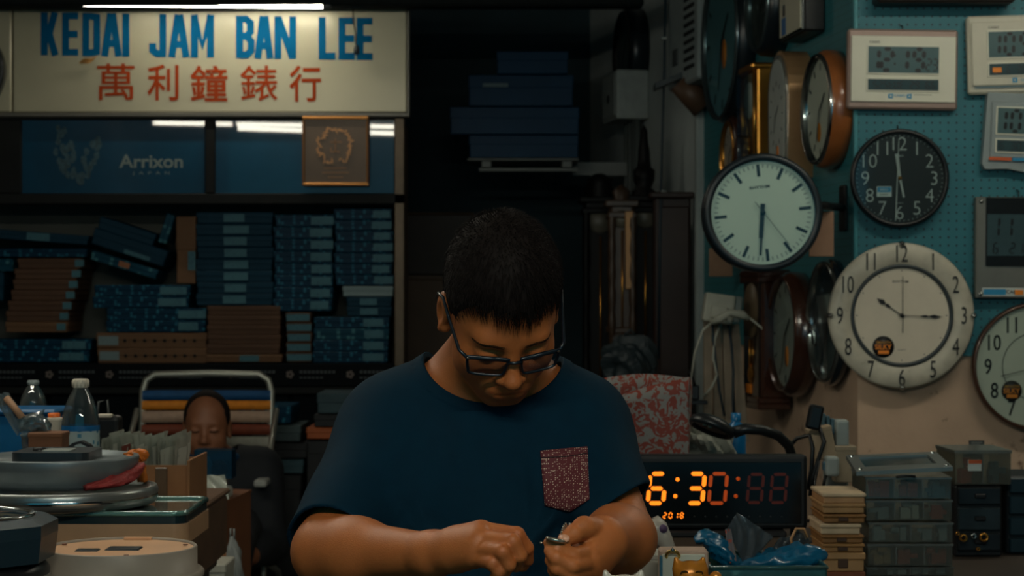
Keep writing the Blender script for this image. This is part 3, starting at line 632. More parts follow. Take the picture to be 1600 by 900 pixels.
# large pale clock
d = PY-.045; r = S(114, d); t = root('wall_clock', 'large pale marbled round wall clock with dark inner ring and serif numerals', 'clock', frame(W(1409, 493, d)+Vector((0, .03, 0)))); q = px2(1409, 493, d)
m_marb = mat('marbled_ring', (186, 180, 162), .4, noise=.16, nscale=18, wear=((150, 142, 128), 26, .64)); m_dl = mat('cream_dial', (206, 196, 176), .5, noise=.03)
MB().lathe([(0, 0), (r*.97, 0), (r, -.012), (r, -.024), (r-.006, -.03), (S(80, d), -.034), (S(79, d), -.03)], 80).build('case', m_marb, t)
MB().lathe([(S(80.5, d), -.033), (S(80, d), -.037), (S(75, d), -.037), (S(74, d), -.03)], 72).build('inner_ring', mat('ring_slate', (58, 64, 66), .4, .3), t)
MB().disc(S(74.5, d), -.0305, 72).build('dial', m_dl, t)
numerals(t, S(97, d), -.0345, m_ink, S(27, d), wx=.6, bold=.0)
for k in range(12):
    a = R(k*30); MB().lathe([(0, -.0318), (S(1.1, d), -.0312)], 8, Matrix.Translation((S(70, d)*math.sin(a), 0, S(70, d)*math.cos(a)))).build('hour_dot', m_ink, t)
yd = -.031
def spade(t, name, tip, y, ln, wd):
    v = Vector(tip); L_ = v.length; dd = v.normalized(); n = Vector((-dd.y, dd.x))
    pr = [(-.1, .012), (.0, .018), (.45, .016), (.52, .05), (.58, .07), (.66, .02), (.72, .06), (.80, .1), (.9, .04), (1, .004)]
    pts = [dd*(u*L_)+n*(w_*wd) for u, w_ in pr]+[dd*(u*L_)-n*(w_*wd) for u, w_ in pr[::-1]]
    MB().prism([(p.x, p.y) for p in pts], y-.0012, y).build(name, m_ink, t)
spade(t, 'hour_hand', q(1370, 466), yd-.002, 0, S(42, d)); spade(t, 'minute_hand', q(1472, 495), yd-.004, 0, S(28, d))
hand(t, 'second_hand', q(1410, 520), q(1410, 432), S(1.2, d), S(.8, d), yd-.006, m_ink)
MB().lathe([(0, yd-.009), (S(3, d), yd-.008), (S(3.4, d), yd)], 14).build('hub', m_ink, t)
MB().text('RHYTHM', S(4, d), yd, cx=q(1407, 0)[0], cz=q(0, 440)[1], bold=.01, wx=1.1).build('maker_name', m_ink, t); MB().text('QUARTZ', S(2.6, d), yd, cx=q(1409, 0)[0], cz=q(0, 547)[1]).build('maker_name', m_ink, t)
def silky(t, q, cx, cy, rr, y):
    a = q(cx, cy); M = Matrix.Translation((a[0], 0, a[1]))
    s = MB().lathe([(0, y-.0012), (S(rr, d), y-.001), (S(rr, d), y)], 28, M).build('round_sticker', m_ink, t)
    MB().text('SMOOTH', S(4, d), y-.0018, cx=a[0], cz=a[1]+S(7, d), bold=.01).build('sticker_text', mat('sticker_gold', (200, 140, 50), .5), s)
    MB().text('SILKY', S(8, d), y-.0018, cx=a[0], cz=a[1]+S(0, d), bold=.03).build('sticker_text', m_orange, s)
    MB().box((a[0]-S(8, d), y-.0022, a[1]-S(11, d)), (a[0]+S(9, d), y-.001, a[1]-S(5.5, d))).build('sticker_patch', m_orange, s)
silky(t, q, 1380, 542, 17, yd)
for k in range(4):
    a = k*math.pi/2; MB().lathe([(0, -.044), (.005, -.042), (.009, -.036), (.006, -.03), (.009, -.022), (.009, -.01)], 14, Matrix.Translation(((r-.004)*math.cos(a), 0, (r-.004)*math.sin(a)))).build('stud', m_chrome, t)
# pale clock with brown rim cut by the right edge
d = PY-.05; r = S(100, d); t = root('wall_clock', 'pale round clock with thin brown rim cut by the right edge', 'clock', frame(W(1621, 573, d)+Vector((0, .05, 0)))); q = px2(1621, 573, d)
round_case(t, r, S(6, d), .045, mat('dark_brown_rim', (70, 44, 30), .3, .2, coat=.5), mat('ivory_dial', (200, 196, 178), .5, noise=.03)); yd = -.0335
numerals(t, S(75, d), yd, m_ink, S(25, d), wx=.75, bold=.012)
MB().lathe([(S(52, d), yd-.0006), (S(53.2, d), yd-.0006)], 60).build('inner_line', m_ink, t)
hand(t, 'second_hand', q(1565, 588), q(1640, 570), S(1, d), S(1, d), yd-.006, m_ink); hand(t, 'hour_hand', (0, 0), q(1650, 545), S(4, d), S(2, d), yd-.002, m_ink); hand(t, 'minute_hand', (0, 0), q(1640, 505), S(3, d), S(2, d), yd-.004, m_ink)
silky(t, q, 1583, 611, 16, yd)
MB().lathe([(0, -.0445), (r-S(6, d)+.002, -.044)], 64).build('glass', m_glass, t)
# --- double sided station clock on a bracket
d = 5.55; c = W(1193, 332, d); r = S(93, d)
t = root('station_clock', 'white station clock with black rim standing out from the wall on a bracket', 'clock', frame(c+Vector((0, .05, 0)), roll=R(-6.2))); q = px2(1193, 332, d)
MB().lathe([(0, .05), (r*.88, .05), (r*.9, .048), (r*.9, .05), (r, .045), (r, -.042), (r-.006, -.048), (r-S(11, d), -.048), (r-S(12, d), -.034)], 72).build('case', mat('station_black', (20, 30, 36), .35, noise=.05), t)
m_sd = mat('station_dial', (214, 218, 198), .45); MB().disc(r-S(11, d), -.0345, 72).build('dial', m_sd, t); yd = -.035
for k in range(60):
    a = R(k*6)
    if k % 5 == 0: MB().stroke([(S(57, d)*math.sin(a), S(57, d)*math.cos(a)), (S(76, d)*math.sin(a), S(76, d)*math.cos(a))], S(5, d), yd-.001, yd).build('hour_mark', m_ink, t)
    else: MB().stroke([(S(70, d)*math.sin(a), S(70, d)*math.cos(a)), (S(76, d)*math.sin(a), S(76, d)*math.cos(a))], S(1.1, d), yd-.001, yd).build('minute_mark', mat('thin_mark', (90, 96, 92), .5), t)
ro = R(-6.2)
def unroll(x, y): a = q(x, y); return (a[0]*math.cos(-ro)+a[1]*math.sin(-ro)*-1 if False else a[0]*math.cos(ro)-a[1]*math.sin(ro), a[0]*math.sin(ro)+a[1]*math.cos(ro))
hand(t, 'hour_hand', unroll(1193, 318), unroll(1190, 372), S(7, d), S(6.5, d), yd-.002, m_ink); hand(t, 'minute_hand', unroll(1193, 322), unroll(1189, 399), S(5, d), S(3.2, d), yd-.004, m_ink); hand(t, 'second_hand', unroll(1180, 315), unroll(1234, 382), S(1, d), S(.8, d), yd-.006, mat('thin_mark', (90, 96, 92), .5))
MB().lathe([(0, yd-.009), (S(4, d), yd-.008), (S(4.4, d), yd)], 14).build('hub', m_ink, t); MB().text('RHYTHM', S(5, d), yd-.0005, cx=unroll(1188, 292)[0], cz=unroll(1188, 292)[1], bold=.02, wx=1.15).build('maker_name', m_ink, t)
MB().lathe([(0, -.0475), (r-S(11, d)+.002, -.047)], 64).build('glass', m_glass, t)
br = MB(); e = unroll(1284, 318); pr = WM[t].inverted() @ (M_side @ Vector((-.10, 0, W(0, 316, d).z)))
br.tube([(e[0]-.01, 0, e[1]), pr], .012, 10); br.build('bracket_arm', m_blk, t)
wp = WM[t].inverted() @ M_side @ Matrix.Translation((-.10, -.012, W(0, 316, d).z)); MB().rbox((-.03, 0, -.07), (.03, .012, .07), .004, wp).build('bracket_plate', m_blk, t)

# ================================================================== clocks on the receding side face (facing left)
def on_side(px, py, off=0.):
    """frame on the side face where the line of sight through (px, py) meets it, off metres proud"""
    o = M_side @ Vector((0, -off, 0)); n = (M_side.to_3x3() @ Vector((0, -1, 0))); v = Vector(((px-800)/F, 1, (470-py)/F))
    s = (o-Vector((0, 0, CZ))).dot(Vector((n.x, n.y, 0)))/(v.x*n.x+v.y*n.y)
    p = Vector((0, 0, CZ))+v*s
    base = p-n*off
    return Matrix.Translation(base) @ M_side.to_3x3().to_4x4(), s
m_wood = mat('amber_wood', (142, 82, 40), .3, noise=.2, nscale=10, coat=.5); m_dwood = mat('dark_brown_wood', (58, 30, 18), .25, noise=.25, nscale=9, coat=.7); m_dial2 = mat('grey_dial', (170, 176, 170), .4, noise=.05)
m_tan = mat('tan_metal', (176, 138, 98), .32, .5, noise=.05)
def dial_bits(t, r, y, sz=1., m=m_ink, sticker=None):
    for k in range(12):
        a = R(k*30); MB().stroke([(r*.78*math.sin(a), r*.78*math.cos(a)*sz), (r*.92*math.sin(a), r*.92*math.cos(a)*sz)], r*.05, y-.001, y).build('hour_mark', m, t)
    hand(t, 'hour_hand', (0, 0), (r*.35, r*.3), r*.06, r*.03, y-.002, m); hand(t, 'minute_hand', (0, 0), (-r*.2, -r*.65), r*.05, r*.02, y-.004, m)
    if sticker: MB().lathe([(0, y-.002), (r*.13, y-.0018), (r*.13, y)], 16, Matrix.Translation((sticker[0]*r, 0, sticker[1]*r*sz)), sz=1.5).build('sticker', m_orange, t)
def side_round(name, label, px, py, hpx, depth, prof_rim, dialm, rim2=None, sz=1., sticker=None, bits=True, rw=.2):
    M, s = on_side(px, py, depth); r = hpx*s/F/2
    t = root(name, label, 'clock', M)
    MB().lathe([(0, 0), (r*.98, 0), (r, -depth*.35), (r*.99, -depth*.75), (r*.94, -depth*.95), (r*(1-rw*.45), -depth)], 56, sz=sz).build('case', prof_rim, t)
    MB().lathe([(r*(1-rw*.4), -depth*.97), (r*(1-rw*.5), -depth-.008), (r*(1-rw*.8), -depth-.008), (r*(1-rw), -depth+.012)], 56, sz=sz).build('bezel', rim2 or m_chrome, t)
    MB().disc(r*(1-rw)+.002, -depth+.0125, 56, sz=sz).build('dial', dialm, t)
    if bits: dial_bits(t, r*(1-rw), -depth+.0118, sz, sticker=sticker)
    MB().lathe([(0, -depth-.004), (r*(1-rw)+.002, -depth-.002)], 56, sz=sz).build('glass', mat_glass('side_glass', gloss=.45), t)
    return t
side_round('oval_wall_clock', 'oval wall clock in amber wooden case on the side face near pegboard corner', 1276, 171, 186, .065, m_wood, mat('light_dial', (222, 212, 194), .35), m_chrome, sticker=(-.1, -.45), rw=.16)
# tan arched clock
M, s = on_side(1217, 180, .085); k = s/F
t = root('arched_wall_clock', 'tan metal arched wall clock between gold clock and amber clock', 'clock', M)
def arch(w_, h, n=16, bulge=1.):
    p = [(-w_*.86, -h), (w_*.86, -h), (w_*.97, -h*.4), (w_, h*.1)]
    p += [(w_*math.cos(i*math.pi/n), h*.3+(h*.7)*math.sin(i*math.pi/n)) for i in range(0, n+1)]
    return p+[(-w_, h*.1), (-w_*.97, -h*.4)]
hh = 100*k; ww = .13
MB().prism(arch(ww, hh), -.085, 0).build('case', m_tan, t); MB().prism(arch(ww*.93, hh*.94), -.092, -.08).build('bezel', mat('silver_bezel', (170, 168, 158), .25, .8), t); MB().prism(arch(ww*.8, hh*.87), -.0935, -.088).build('dial', m_dial2, t)
dial_bits(t, ww*.72, -.0936, 1.3, sticker=(.2, -1.0))
# gold rectangular clock
M, s = on_side(1172, 185, .07); k = s/F
t = root('gold_clock', 'gold rectangular clock with glass front and pendulum beside the arched clock', 'clock', M)
hh = 78*k; ww = .10
MB().rbox((-ww, -.07, -hh), (ww, 0, hh), .01, seg=2).build('case', m_brass, t); MB().box((-ww*.84, -.0725, -hh*.9), (ww*.84, -.065, hh*.88)).build('back_panel', mat('gold_inner', (120, 104, 84), .4, .3), t)
for sx in (-1, 1): MB().tube([(sx*ww*.9, -.075, -hh), (sx*ww*.9, -.075, hh*.94)], .009, 10).build('column', m_brass, t)
MB().rbox((-ww*1.05, -.09, hh*.92), (ww*1.05, 0, hh*1.06), .008, seg=2).build('top', m_brass, t)
MB().lathe([(0, -.078), (ww*.62, -.078), (ww*.66, -.073)], 32, Matrix.Translation((0, 0, hh*.35))).build('dial', m_dial2, t)
MB().tube([(0, -.08, hh*.0), (0, -.08, -hh*.55)], .004, 6).build('pendulum_rod', m_brass, t)
for zz, rr in ((-.45, .025), (-.62, .035), (-.78, .028)): MB().lathe([(0, -.095), (rr*.7, -.09), (rr, -.08), (rr*.6, -.072)], 16, Matrix.Translation((0, 0, hh*zz))).build('pendulum_bob', m_brass, t)
MB().box((-ww*.86, -.098, -hh*.9), (ww*.86, -.096, hh*.9)).build('glass', m_glass, t)
# upper clocks
side_round('wall_clock', 'large thin rimmed teal tinted round clock high on the side face', 1124, 62, 262, .07, mat('dark_slate', (20, 30, 36), .3), mat('teal_dial', (92, 132, 138), .35, noise=.05), mat('slate_chrome', (90, 104, 108), .2, .8), sticker=(.1, -.2), rw=.09)
side_round('wall_clock', 'chrome rimmed round clock at the top edge beside square mirror clock', 1183, 8, 160, .085, mat('dark_slate', (20, 30, 36), .3), mat('mirror_dial', (170, 168, 158), .12, .9), mat('slate_chrome', (90, 104, 108), .2, .8), rw=.2)
M, s = on_side(1247, 8, .05); k = s/F
t = root('mirror_clock', 'square mirror faced clock at the top edge of the side face', 'clock', M); hh = 50*k; ww = .15
MB().rbox((-ww, -.07, -hh), (ww, 0, hh), .006).build('case', m_blk, t); MB().rbox((-ww*.97, -.076, -hh*.97), (ww*.97, -.068, hh*.97), .003).build('bezel', m_chrome, t); MB().box((-ww*.88, -.0775, -hh*.88), (ww*.88, -.07, hh*.88)).build('mirror_face', mat('mirror_face', (226, 220, 196), .25, .35), t)
MB().box((-ww*.7, -.0785, -hh*.84), (-ww*.35, -.077, -hh*.3)).build('blue_sticker', mat('deep_blue', (20, 84, 140), .5), t); MB().stroke([(-ww*.5, hh*.1), (-ww*.5, -hh*.25)], ww*.2, -.0787, -.077).build('hand', m_ink, t)
# lower dark clocks
side_round('wall_clock', 'dark brown carved round clock below the station clock, nearest grey dial', 1222, 522, 196, .07, m_dwood, mat('dim_dial', (150, 150, 140), .3, noise=.1), mat('brown_bezel', (70, 40, 26), .2, .3, coat=.8), sticker=(.1, -.42), rw=.16)
side_round('wall_clock', 'glossy dark blue glass round clock tucked behind the large pale clock', 1287, 503, 200, .035, mat('blue_black_gloss', (16, 34, 44), .12, .2, coat=1.), mat('blue_glass_dial', (28, 58, 70), .15, coat=1.), m_chrome, rw=.12)
M, s = on_side(1176, 530, .10); k = s/F
t = root('pendulum_clock', 'tall dark wooden pendulum clock below the station clock beside the cables', 'clock', M); hh = 100*k; ww = .13
MB().rbox((-ww, -.10, -hh), (ww, 0, hh), .01).build('case', m_dwood, t); MB().rbox((-ww*.84, -.106, -hh*.92), (ww*.84, -.098, hh*.92), .004).build('door', mat('dark_door', (36, 24, 18), .2, coat=.6), t)
for zz in (1.02, .93, -.93, -1.02): MB().rbox((-ww*1.06, -.115, hh*zz-.012), (ww*1.06, 0, hh*zz+.012), .005).build('moulding', m_dwood, t)
MB().lathe([(0, -.112), (ww*.7, -.112), (ww*.74, -.105)], 32, Matrix.Translation((0, 0, hh*.45))).build('dial', mat('old_dial', (100, 84, 62), .4), t)
MB().tube([(0, -.11, 0), (0, -.11, -hh*.5)], .004, 6).build('pendulum_rod', m_brass, t); MB().lathe([(0, -.118), (.03, -.112), (.035, -.107)], 20, Matrix.Translation((0, 0, -hh*.55))).build('pendulum_bob', m_brass, t)
MB().rbox((-ww*.5, -.110, -hh*.85), (ww*.1, -.105, -hh*.7), .002).build('price_tag', m_orange, t)
# small pieces between post and gold clock
M, s = on_side(1140, 240, .05)
t = root('small_clock', 'small brown round clock behind the rim of the station clock', 'clock', M)
MB().lathe([(0, 0), (.13, 0), (.13, -.05), (.11, -.06), (.10, -.05)], 32, sz=1.1).build('case', m_dwood, t); MB().disc(.1, -.048, 32, sz=1.1).build('dial', mat('dim_dial', (150, 150, 140), .3), t); MB().lathe([(.112, -.06), (.106, -.066), (.10, -.05)], 32, sz=1.1).build('bezel', m_brass, t); dial_bits(t, .09, -.0485)
for x0, y0_, x1, y1_, dd, lb in ((1264, 330, 1303, 401, 5.75, 'tan card hanging behind the station clock bracket'), (1108, 388, 1145, 432, 7.2, 'orange tan card on the wall under the station clock left edge')):
    a = W(x0, y1_, dd); b = W(x1, y0_, dd); o = root('hanging_card', lb, 'card', ((a.x+b.x)/2, dd, a.z))
    MB().rbox((a.x, dd, a.z), (b.x, dd+.006, b.z), .002).build('card', mat('tan_card', (150, 116, 92), .8, noise=.1), o, world=True)
    MB().tube([((a.x+b.x)/2, dd, b.z-.01), ((a.x+b.x)/2+.01, dd+.005, b.z+.03)], .0015, 5).build('string', m_ink, o, world=True)
# ================================================================== dim passage between cabinet and side wall
def rect3(x0, y0_, x1, y1_, d, t, r=.004): return wb(x0, y0_, x1, y1_, d, t, r)
# wooden cupboard and panel behind the man
pn = root('wooden_cupboard', 'dim brown wooden cupboard behind the head of the man', 'cupboard', (W(680, 0, 9.4).x, 9.6, 0))
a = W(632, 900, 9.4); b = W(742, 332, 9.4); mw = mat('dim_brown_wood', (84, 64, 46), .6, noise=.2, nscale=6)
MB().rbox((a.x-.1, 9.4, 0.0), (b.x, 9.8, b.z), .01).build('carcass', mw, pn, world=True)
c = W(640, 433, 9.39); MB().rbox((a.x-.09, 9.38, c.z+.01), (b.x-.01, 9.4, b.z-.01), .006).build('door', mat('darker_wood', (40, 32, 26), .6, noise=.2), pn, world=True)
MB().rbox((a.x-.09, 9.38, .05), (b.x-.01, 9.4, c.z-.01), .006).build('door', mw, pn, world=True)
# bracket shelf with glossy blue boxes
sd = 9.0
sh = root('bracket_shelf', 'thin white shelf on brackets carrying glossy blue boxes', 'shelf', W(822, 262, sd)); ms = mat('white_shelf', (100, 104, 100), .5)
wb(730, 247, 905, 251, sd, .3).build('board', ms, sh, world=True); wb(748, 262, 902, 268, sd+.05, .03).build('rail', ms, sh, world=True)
for x in (752, 878): wb(x, 251, x+16, 262, sd+.02, .28).build('bracket', ms, sh, world=True)
MB().box((W(905, 0, sd).x-.02, sd+.28, W(0, 268, sd).z), (W(905, 0, sd).x+.3, sd+.31, W(0, 247, sd).z)).build('wall_rail', ms, sh, world=True)
m_gb = mat('glossy_blue_box', (2, 50, 78), .35, noise=.15, nscale=5, spec=.08, bump=.1, bscale=5)
for (x0, y0_, x1, y1_, lb) in ((733, 211, 904, 246.5, 'glossy blue box lying directly on the bracket shelf'), (703, 167, 905, 209.5, 'glossy blue box jutting left, second up on bracket shelf'), (732, 117, 896, 165.5, 'tallest glossy blue box near the top of the bracket shelf pile'), (776, 80, 888, 115.5, 'dim blue box crowning the bracket shelf pile')):
    ob = carton(x0, y0_, x1, y1_, m_gb, lb, d=sd+.01, group='blue boxes on the bracket shelf', lidh=.42)
    if y0_ == 117: MB().rbox((-.18, -.003, .015), (-.06, .001, .035), .004).build('box_label', mat('oval_label', (60, 86, 92), .5), ob)
# ================================================================== far side wall: clocks, meter, conduit
fd = Vector((SX+.02-FX, SY-10.5, 0)).normalized()                       # towards the viewer along the wall
fn = Vector((-fd.y, fd.x, 0)); fn = -fn if fn.x > 0 else fn           # out of the wall, to the left
FA = math.atan2(fn.x*0-0+(-fn.y), -fn.x)
def on_far(px, py, off=0.):
    o = Vector((FX, 10.5, 0))+fn*off; v = Vector(((px-800)/F, 1, (470-py)/F)); s = (o.x*fn.x+o.y*fn.y)/(v.x*fn.x+v.y*fn.y)
    p = Vector((0, 0, CZ))+v*s-fn*off
    X = fd; Y = -fn; Z = Vector((0, 0, 1)); M = Matrix((X, Y, Z)).transposed().to_4x4(); 
    if M.determinant() < 0: M = Matrix((-X, Y, Z)).transposed().to_4x4()
    return Matrix.Translation(p) @ M, s
def far_round(label, px, py, hpx, depth, rim, dial, rim2, rw=.12):
    M, s = on_far(px, py, depth); r = hpx*s/F/2; t = root('wall_clock', label, 'clock', M)
    MB().lathe([(0, 0), (r, 0), (r, -depth*.7), (r*.96, -depth), (r*(1-rw*.4), -depth)], 48).build('case', rim, t); MB().lathe([(r*(1-rw*.4), -depth*.95), (r*(1-rw*.6), -depth-.008), (r*(1-rw), -depth+.01)], 48).build('bezel', rim2, t)
    MB().disc(r*(1-rw)+.002, -depth+.011, 48).build('dial', dial, t); dial_bits(t, r*(1-rw), -depth+.0105)
    return t
far_round('dim round clock with chrome rim high on the far grey wall', 972, 82, 136, .09, mat('dark_slate', (20, 30, 36), .3), mat('slate_dial', (60, 72, 72), .3), m_chrome)
M, s = on_far(952, 152, .16); k = s/F
t = root('meter_box', 'grey metal meter box with pipes below on the far wall', 'box', M); mg = mat('grey_box', (150, 156, 152), .6, noise=.1)
hh = 38*k; MB().rbox((-.16, -.16, -hh), (.16, 0, hh), .012, seg=2).build('body', mg, t); MB().lathe([(0, -.17), (.02, -.168), (.022, -.16)], 14, Matrix.Translation((0, 0, -.01))).build('knob', m_blk, t)
MB().rbox((-.14, -.165, -hh*.85), (.14, -.16, hh*.85), .003).build('cover', mg, t)
for x in (-.12, -.04, .06, .12): MB().tube([(x, -.05, -hh), (x, -.05, -hh-.55)], .014, 8).build('pipe', mat('pipe_grey', (82, 88, 86), .5), t)
M, s = on_far(1070, 50, .12); k = s/F
t = root('fuse_box', 'tall grey fuse box with vent slots high on the far wall', 'box', M); hh = 82*k
MB().rbox((-.3, -.12, -hh), (.22, 0, hh), .01).build('body', mat('fuse_grey', (140, 150, 150), .6, noise=.06), t)
for i in range(9): MB().rbox((.0, -.126, .12-i*.035), (.16, -.119, .135-i*.035), .002).build('vent_slot', mat('slot_dark', (24, 30, 32), .7), t)
MB().rbox((-.2, -.126, -.12), (-.12, -.119, -.05), .003).build('latch', mat('slot_grey', (70, 76, 76), .6), t)
# swing arm lamp in front of the fuse box
ld = 7.9; t = root('bracket_lamp', 'brown wall lamp with dark flap beside the large teal clock', 'lamp', W(1085, 150, ld))
MB().tube([W(1062, 128, ld), W(1100, 168, ld)], [.05, .055], 16).build('shade', mat('brown_shade', (84, 62, 46), .5), t, world=True)
a = W(1024, 134, ld); b = W(1098, 104, ld); n_ = Vector((0, 0, .012)); MB().add([a-n_, b-n_, b-n_+Vector((0, .12, 0)), a-n_+Vector((0, .12, 0)), a+n_, b+n_, b+n_+Vector((0, .12, 0)), a+n_+Vector((0, .12, 0))], [(0, 3, 2, 1), (4, 5, 6, 7), (0, 1, 5, 4), (1, 2, 6, 5), (2, 3, 7, 6), (3, 0, 4, 7)]).build('flap', mat('flap_dark', (38, 48, 50), .5), t, world=True)
MB().tube([W(1098, 150, ld), W(1112, 152, 8.0)], .016, 8).build('arm', mat('flap_dark', (38, 48, 50), .5), t, world=True)
t = root('wall_cable', 'long thin dark cable running down the grey far wall', 'cable', W(1030, 560, 8.1))
MB().tube([W(1040, -20, 8.1), W(1038, 100, 8.1), W(1034, 240, 8.1), W(1031, 380, 8.1), W(1029, 560, 8.1)], .006, 6).build('cable', mat('cable_dark', (24, 44, 54), .5), t, world=True)
for y in (60, 300): MB().rbox(W(1037, y, 8.1)-Vector((.012, .01, .006)), W(1037, y, 8.1)+Vector((.012, .02, .006)), .002).build('cable_clip', mg, t, world=True)
# carved pendulum clocks
def carved(px, top, bottom, wpx, d, label, spire, face=True, m=None):
    m = m or mat('ebony_wood', (12, 11, 11), .5, spec=.2, noise=.3, nscale=10)
    t = root('pendulum_clock', label, 'clock', W(px, bottom, d)); w_ = S(wpx, d)/2; cx = W(px, 0, d).x
    z0 = W(0, bottom, d).z; z1 = W(0, top, d).z
    MB().rbox((cx-w_, d, z0), (cx+w_, d+.16, z1), .012).build('case', m, t, world=True)
    for z, e in ((z1, .02), (z1-.05, .01), (z0, .02), (z0+.12, .01)): MB().rbox((cx-w_-e, d-.02, z-.014), (cx+w_+e, d+.17, z+.014), .006).build('moulding', m, t, world=True)
    for sx in (-1, 1):
        c = Vector((cx+sx*w_*.86, d-.02, 0)); pr = []
        for i in range(15):
            u = i/14; pr.append((.011+.007*abs(math.sin(u*15)), z0+.1+(z1-z0-.16)*u))
        MB().lathe(pr, 12, Matrix.Translation(c), axis='Z').build('turned_column', m, t, world=True)
    pr = [(w_*a_, z1+S(b_, d)) for a_, b_ in spire]
    MB().lathe(pr, 16, Matrix.Translation((cx, d+.07, 0)), axis='Z').build('finial', m, t, world=True)
    if face:
        M = Matrix.Translation((cx, d, z1-w_*1.3)); MB().lathe([(0, -.012), (w_*.66, -.012), (w_*.72, -.004), (w_*.74, 0)], 32, M).build('dial', mat('aged_dial', (96, 92, 80), .4), t, world=True)
        MB().tube([(cx, d-.012, z1-w_*2.2), (cx, d-.012, z0+w_*1.2)], .005, 6).build('pendulum_rod', m_brass, t, world=True)
        MB().lathe([(0, -.02), (w_*.34, -.016), (w_*.4, -.006)], 24, Matrix.Translation((cx, d, z0+w_*1.1))).build('pendulum_bob', m_brass, t, world=True)
    return t
carved(1008, 310, 600, 46, 8.3, 'narrow black carved clock with tall spire by the far wall', [(.75, 0), (.8, 12), (.5, 18), (.72, 30), (.75, 46), (.5, 50), (.42, 62), (.4, 75), (.28, 90), (.24, 108), (.1, 114), (0, 116)])
carved(938, 312, 640, 52, 8.6, 'wide black carved clock with crowned top left of the spire clock', [(.85, 0), (.9, 14), (.75, 26), (.8, 34), (.5, 38), (.3, 42), (0, 43)])
t = carved(972, 318, 560, 38, 8.2, 'brass fronted pendulum clock with bright bob between the carved clocks', [(.8, 0), (.6, 8), (.75, 20), (.3, 28), (0, 32)], m=mat('brown_case', (64, 46, 32), .4, noise=.2))
a = W(976, 452, 8.19); b = W(989, 330, 8.19); MB().rbox((a.x, 8.17, a.z), (b.x, 8.2, b.z), .004).build('brass_strip', mat('dull_brass', (150, 110, 70), .4, .4), t, world=True)
t = root('wooden_cabinet', 'dark reddish wooden cabinet standing behind the spire clock', 'cabinet', (W(1055, 0, 8.2).x, 8.3, 0)); mr = mat('reddish_dark_wood', (44, 26, 20), .5, noise=.2, nscale=8)
a = W(1022, 570, 8.12); b = W(1084, 308, 8.12); MB().rbox((a.x, 8.12, 0), (b.x-.012, 8.2, b.z), .008).build('carcass', mr, t, world=True); MB().rbox((a.x+.02, 8.1, a.z-.2), (b.x-.02, 8.12, b.z-.04), .006).build('door', mr, t, world=True); MB().rbox((a.x-.02, 8.08, b.z-.006), (b.x, 8.2, b.z+.02), .006).build('top', mr, t, world=True)
t = root('plastic_bag', 'crumpled grey bag on the floor pile below the brass pendulum clock', 'bag', W(985, 600, 7.6))
def crumple(c, rx, ry, rz, seed, amp=.25, n=18, flat=True):
    g = random.Random(seed); ph = [(g.uniform(1, 6), g.uniform(1, 6), g.uniform(0, 6)) for _ in range(6)]; bm = bmesh.new(); bmesh.ops.create_icosphere(bm, subdivisions=4, radius=1)
    for v in bm.verts:
        p = v.co.copy(); k = 1+amp*sum(abs(math.sin(a*p.x+b*p.y*1.3+c_+a*p.z))-.5 for a, b, c_ in ph)/3
        v.co = Vector((c[0]+p.x*rx*k, c[1]+p.y*ry*k, c[2]+p.z*rz*k))
    return bm
MB().bm(crumple(W(985, 570, 7.6), .09, .07, .1, 3, .5)).build('bag', mat('grey_film', (34, 46, 50), .5), t, world=True); MB().tube([W(975, 525, 7.6), W(985, 515, 7.6), W(996, 527, 7.6)], .006, 6).build('handle', mat('grey_film', (66, 80, 84), .35), t, world=True)
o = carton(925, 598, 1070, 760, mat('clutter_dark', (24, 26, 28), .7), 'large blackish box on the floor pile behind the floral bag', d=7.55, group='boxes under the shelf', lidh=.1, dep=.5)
# ================================================================== wiring at the post
wd = 6.6; t = root('junction_box', 'cream plastic junction box with trailing flex near the post', 'switch box', W(1128, 505, wd)); mcr = mat('cream_plastic', (166, 166, 152), .5, noise=.05)
M = Matrix.Translation(W(1124, 482, wd)) @ Matrix.Rotation(R(8), 4, 'Y'); MB().rbox((-.052, 0, -.05), (.052, .07, .05), .008, M, seg=2).build('body', mcr, t, world=True); MB().rbox((-.03, -.01, -.035), (.03, .0, .01), .004, M).build('cover', mcr, t, world=True)
MB().rbox((.05, .01, -.04), (.078, .06, .05), .004, M).build('side_flap', mat('grey_plastic', (120, 128, 124), .5), t, world=True)
t2 = root('cable_adaptor', 'white multi plug lead draped under the cream junction box', 'adaptor', W(1140, 500, wd-.06))
MB().tube([W(1112, 504, wd-.05), W(1124, 498, wd-.06), W(1140, 489, wd-.06), W(1160, 492, wd-.05), W(1170, 498, wd-.05)], [.008, .016, .012, .016, .008], 10).build('body', mcr, t2, world=True)
MB().tube([W(1112, 504, wd-.05), W(1098, 516, wd-.05), W(1086, 550, wd-.05), W(1080, 590, wd-.05)], .004, 6).build('flex', mcr, t2, world=True); MB().tube([W(1170, 496, wd-.05), W(1190, 512, wd-.05), W(1202, 535, wd-.05)], .004, 6).build('flex', mcr, t2, world=True)
t = root('wooden_batten', 'pale wooden battens leaning upright behind the cables', 'batten', W(1130, 680, wd+.1)); mpale = mat('pale_batten', (132, 118, 100), .7, noise=.18, nscale=14)
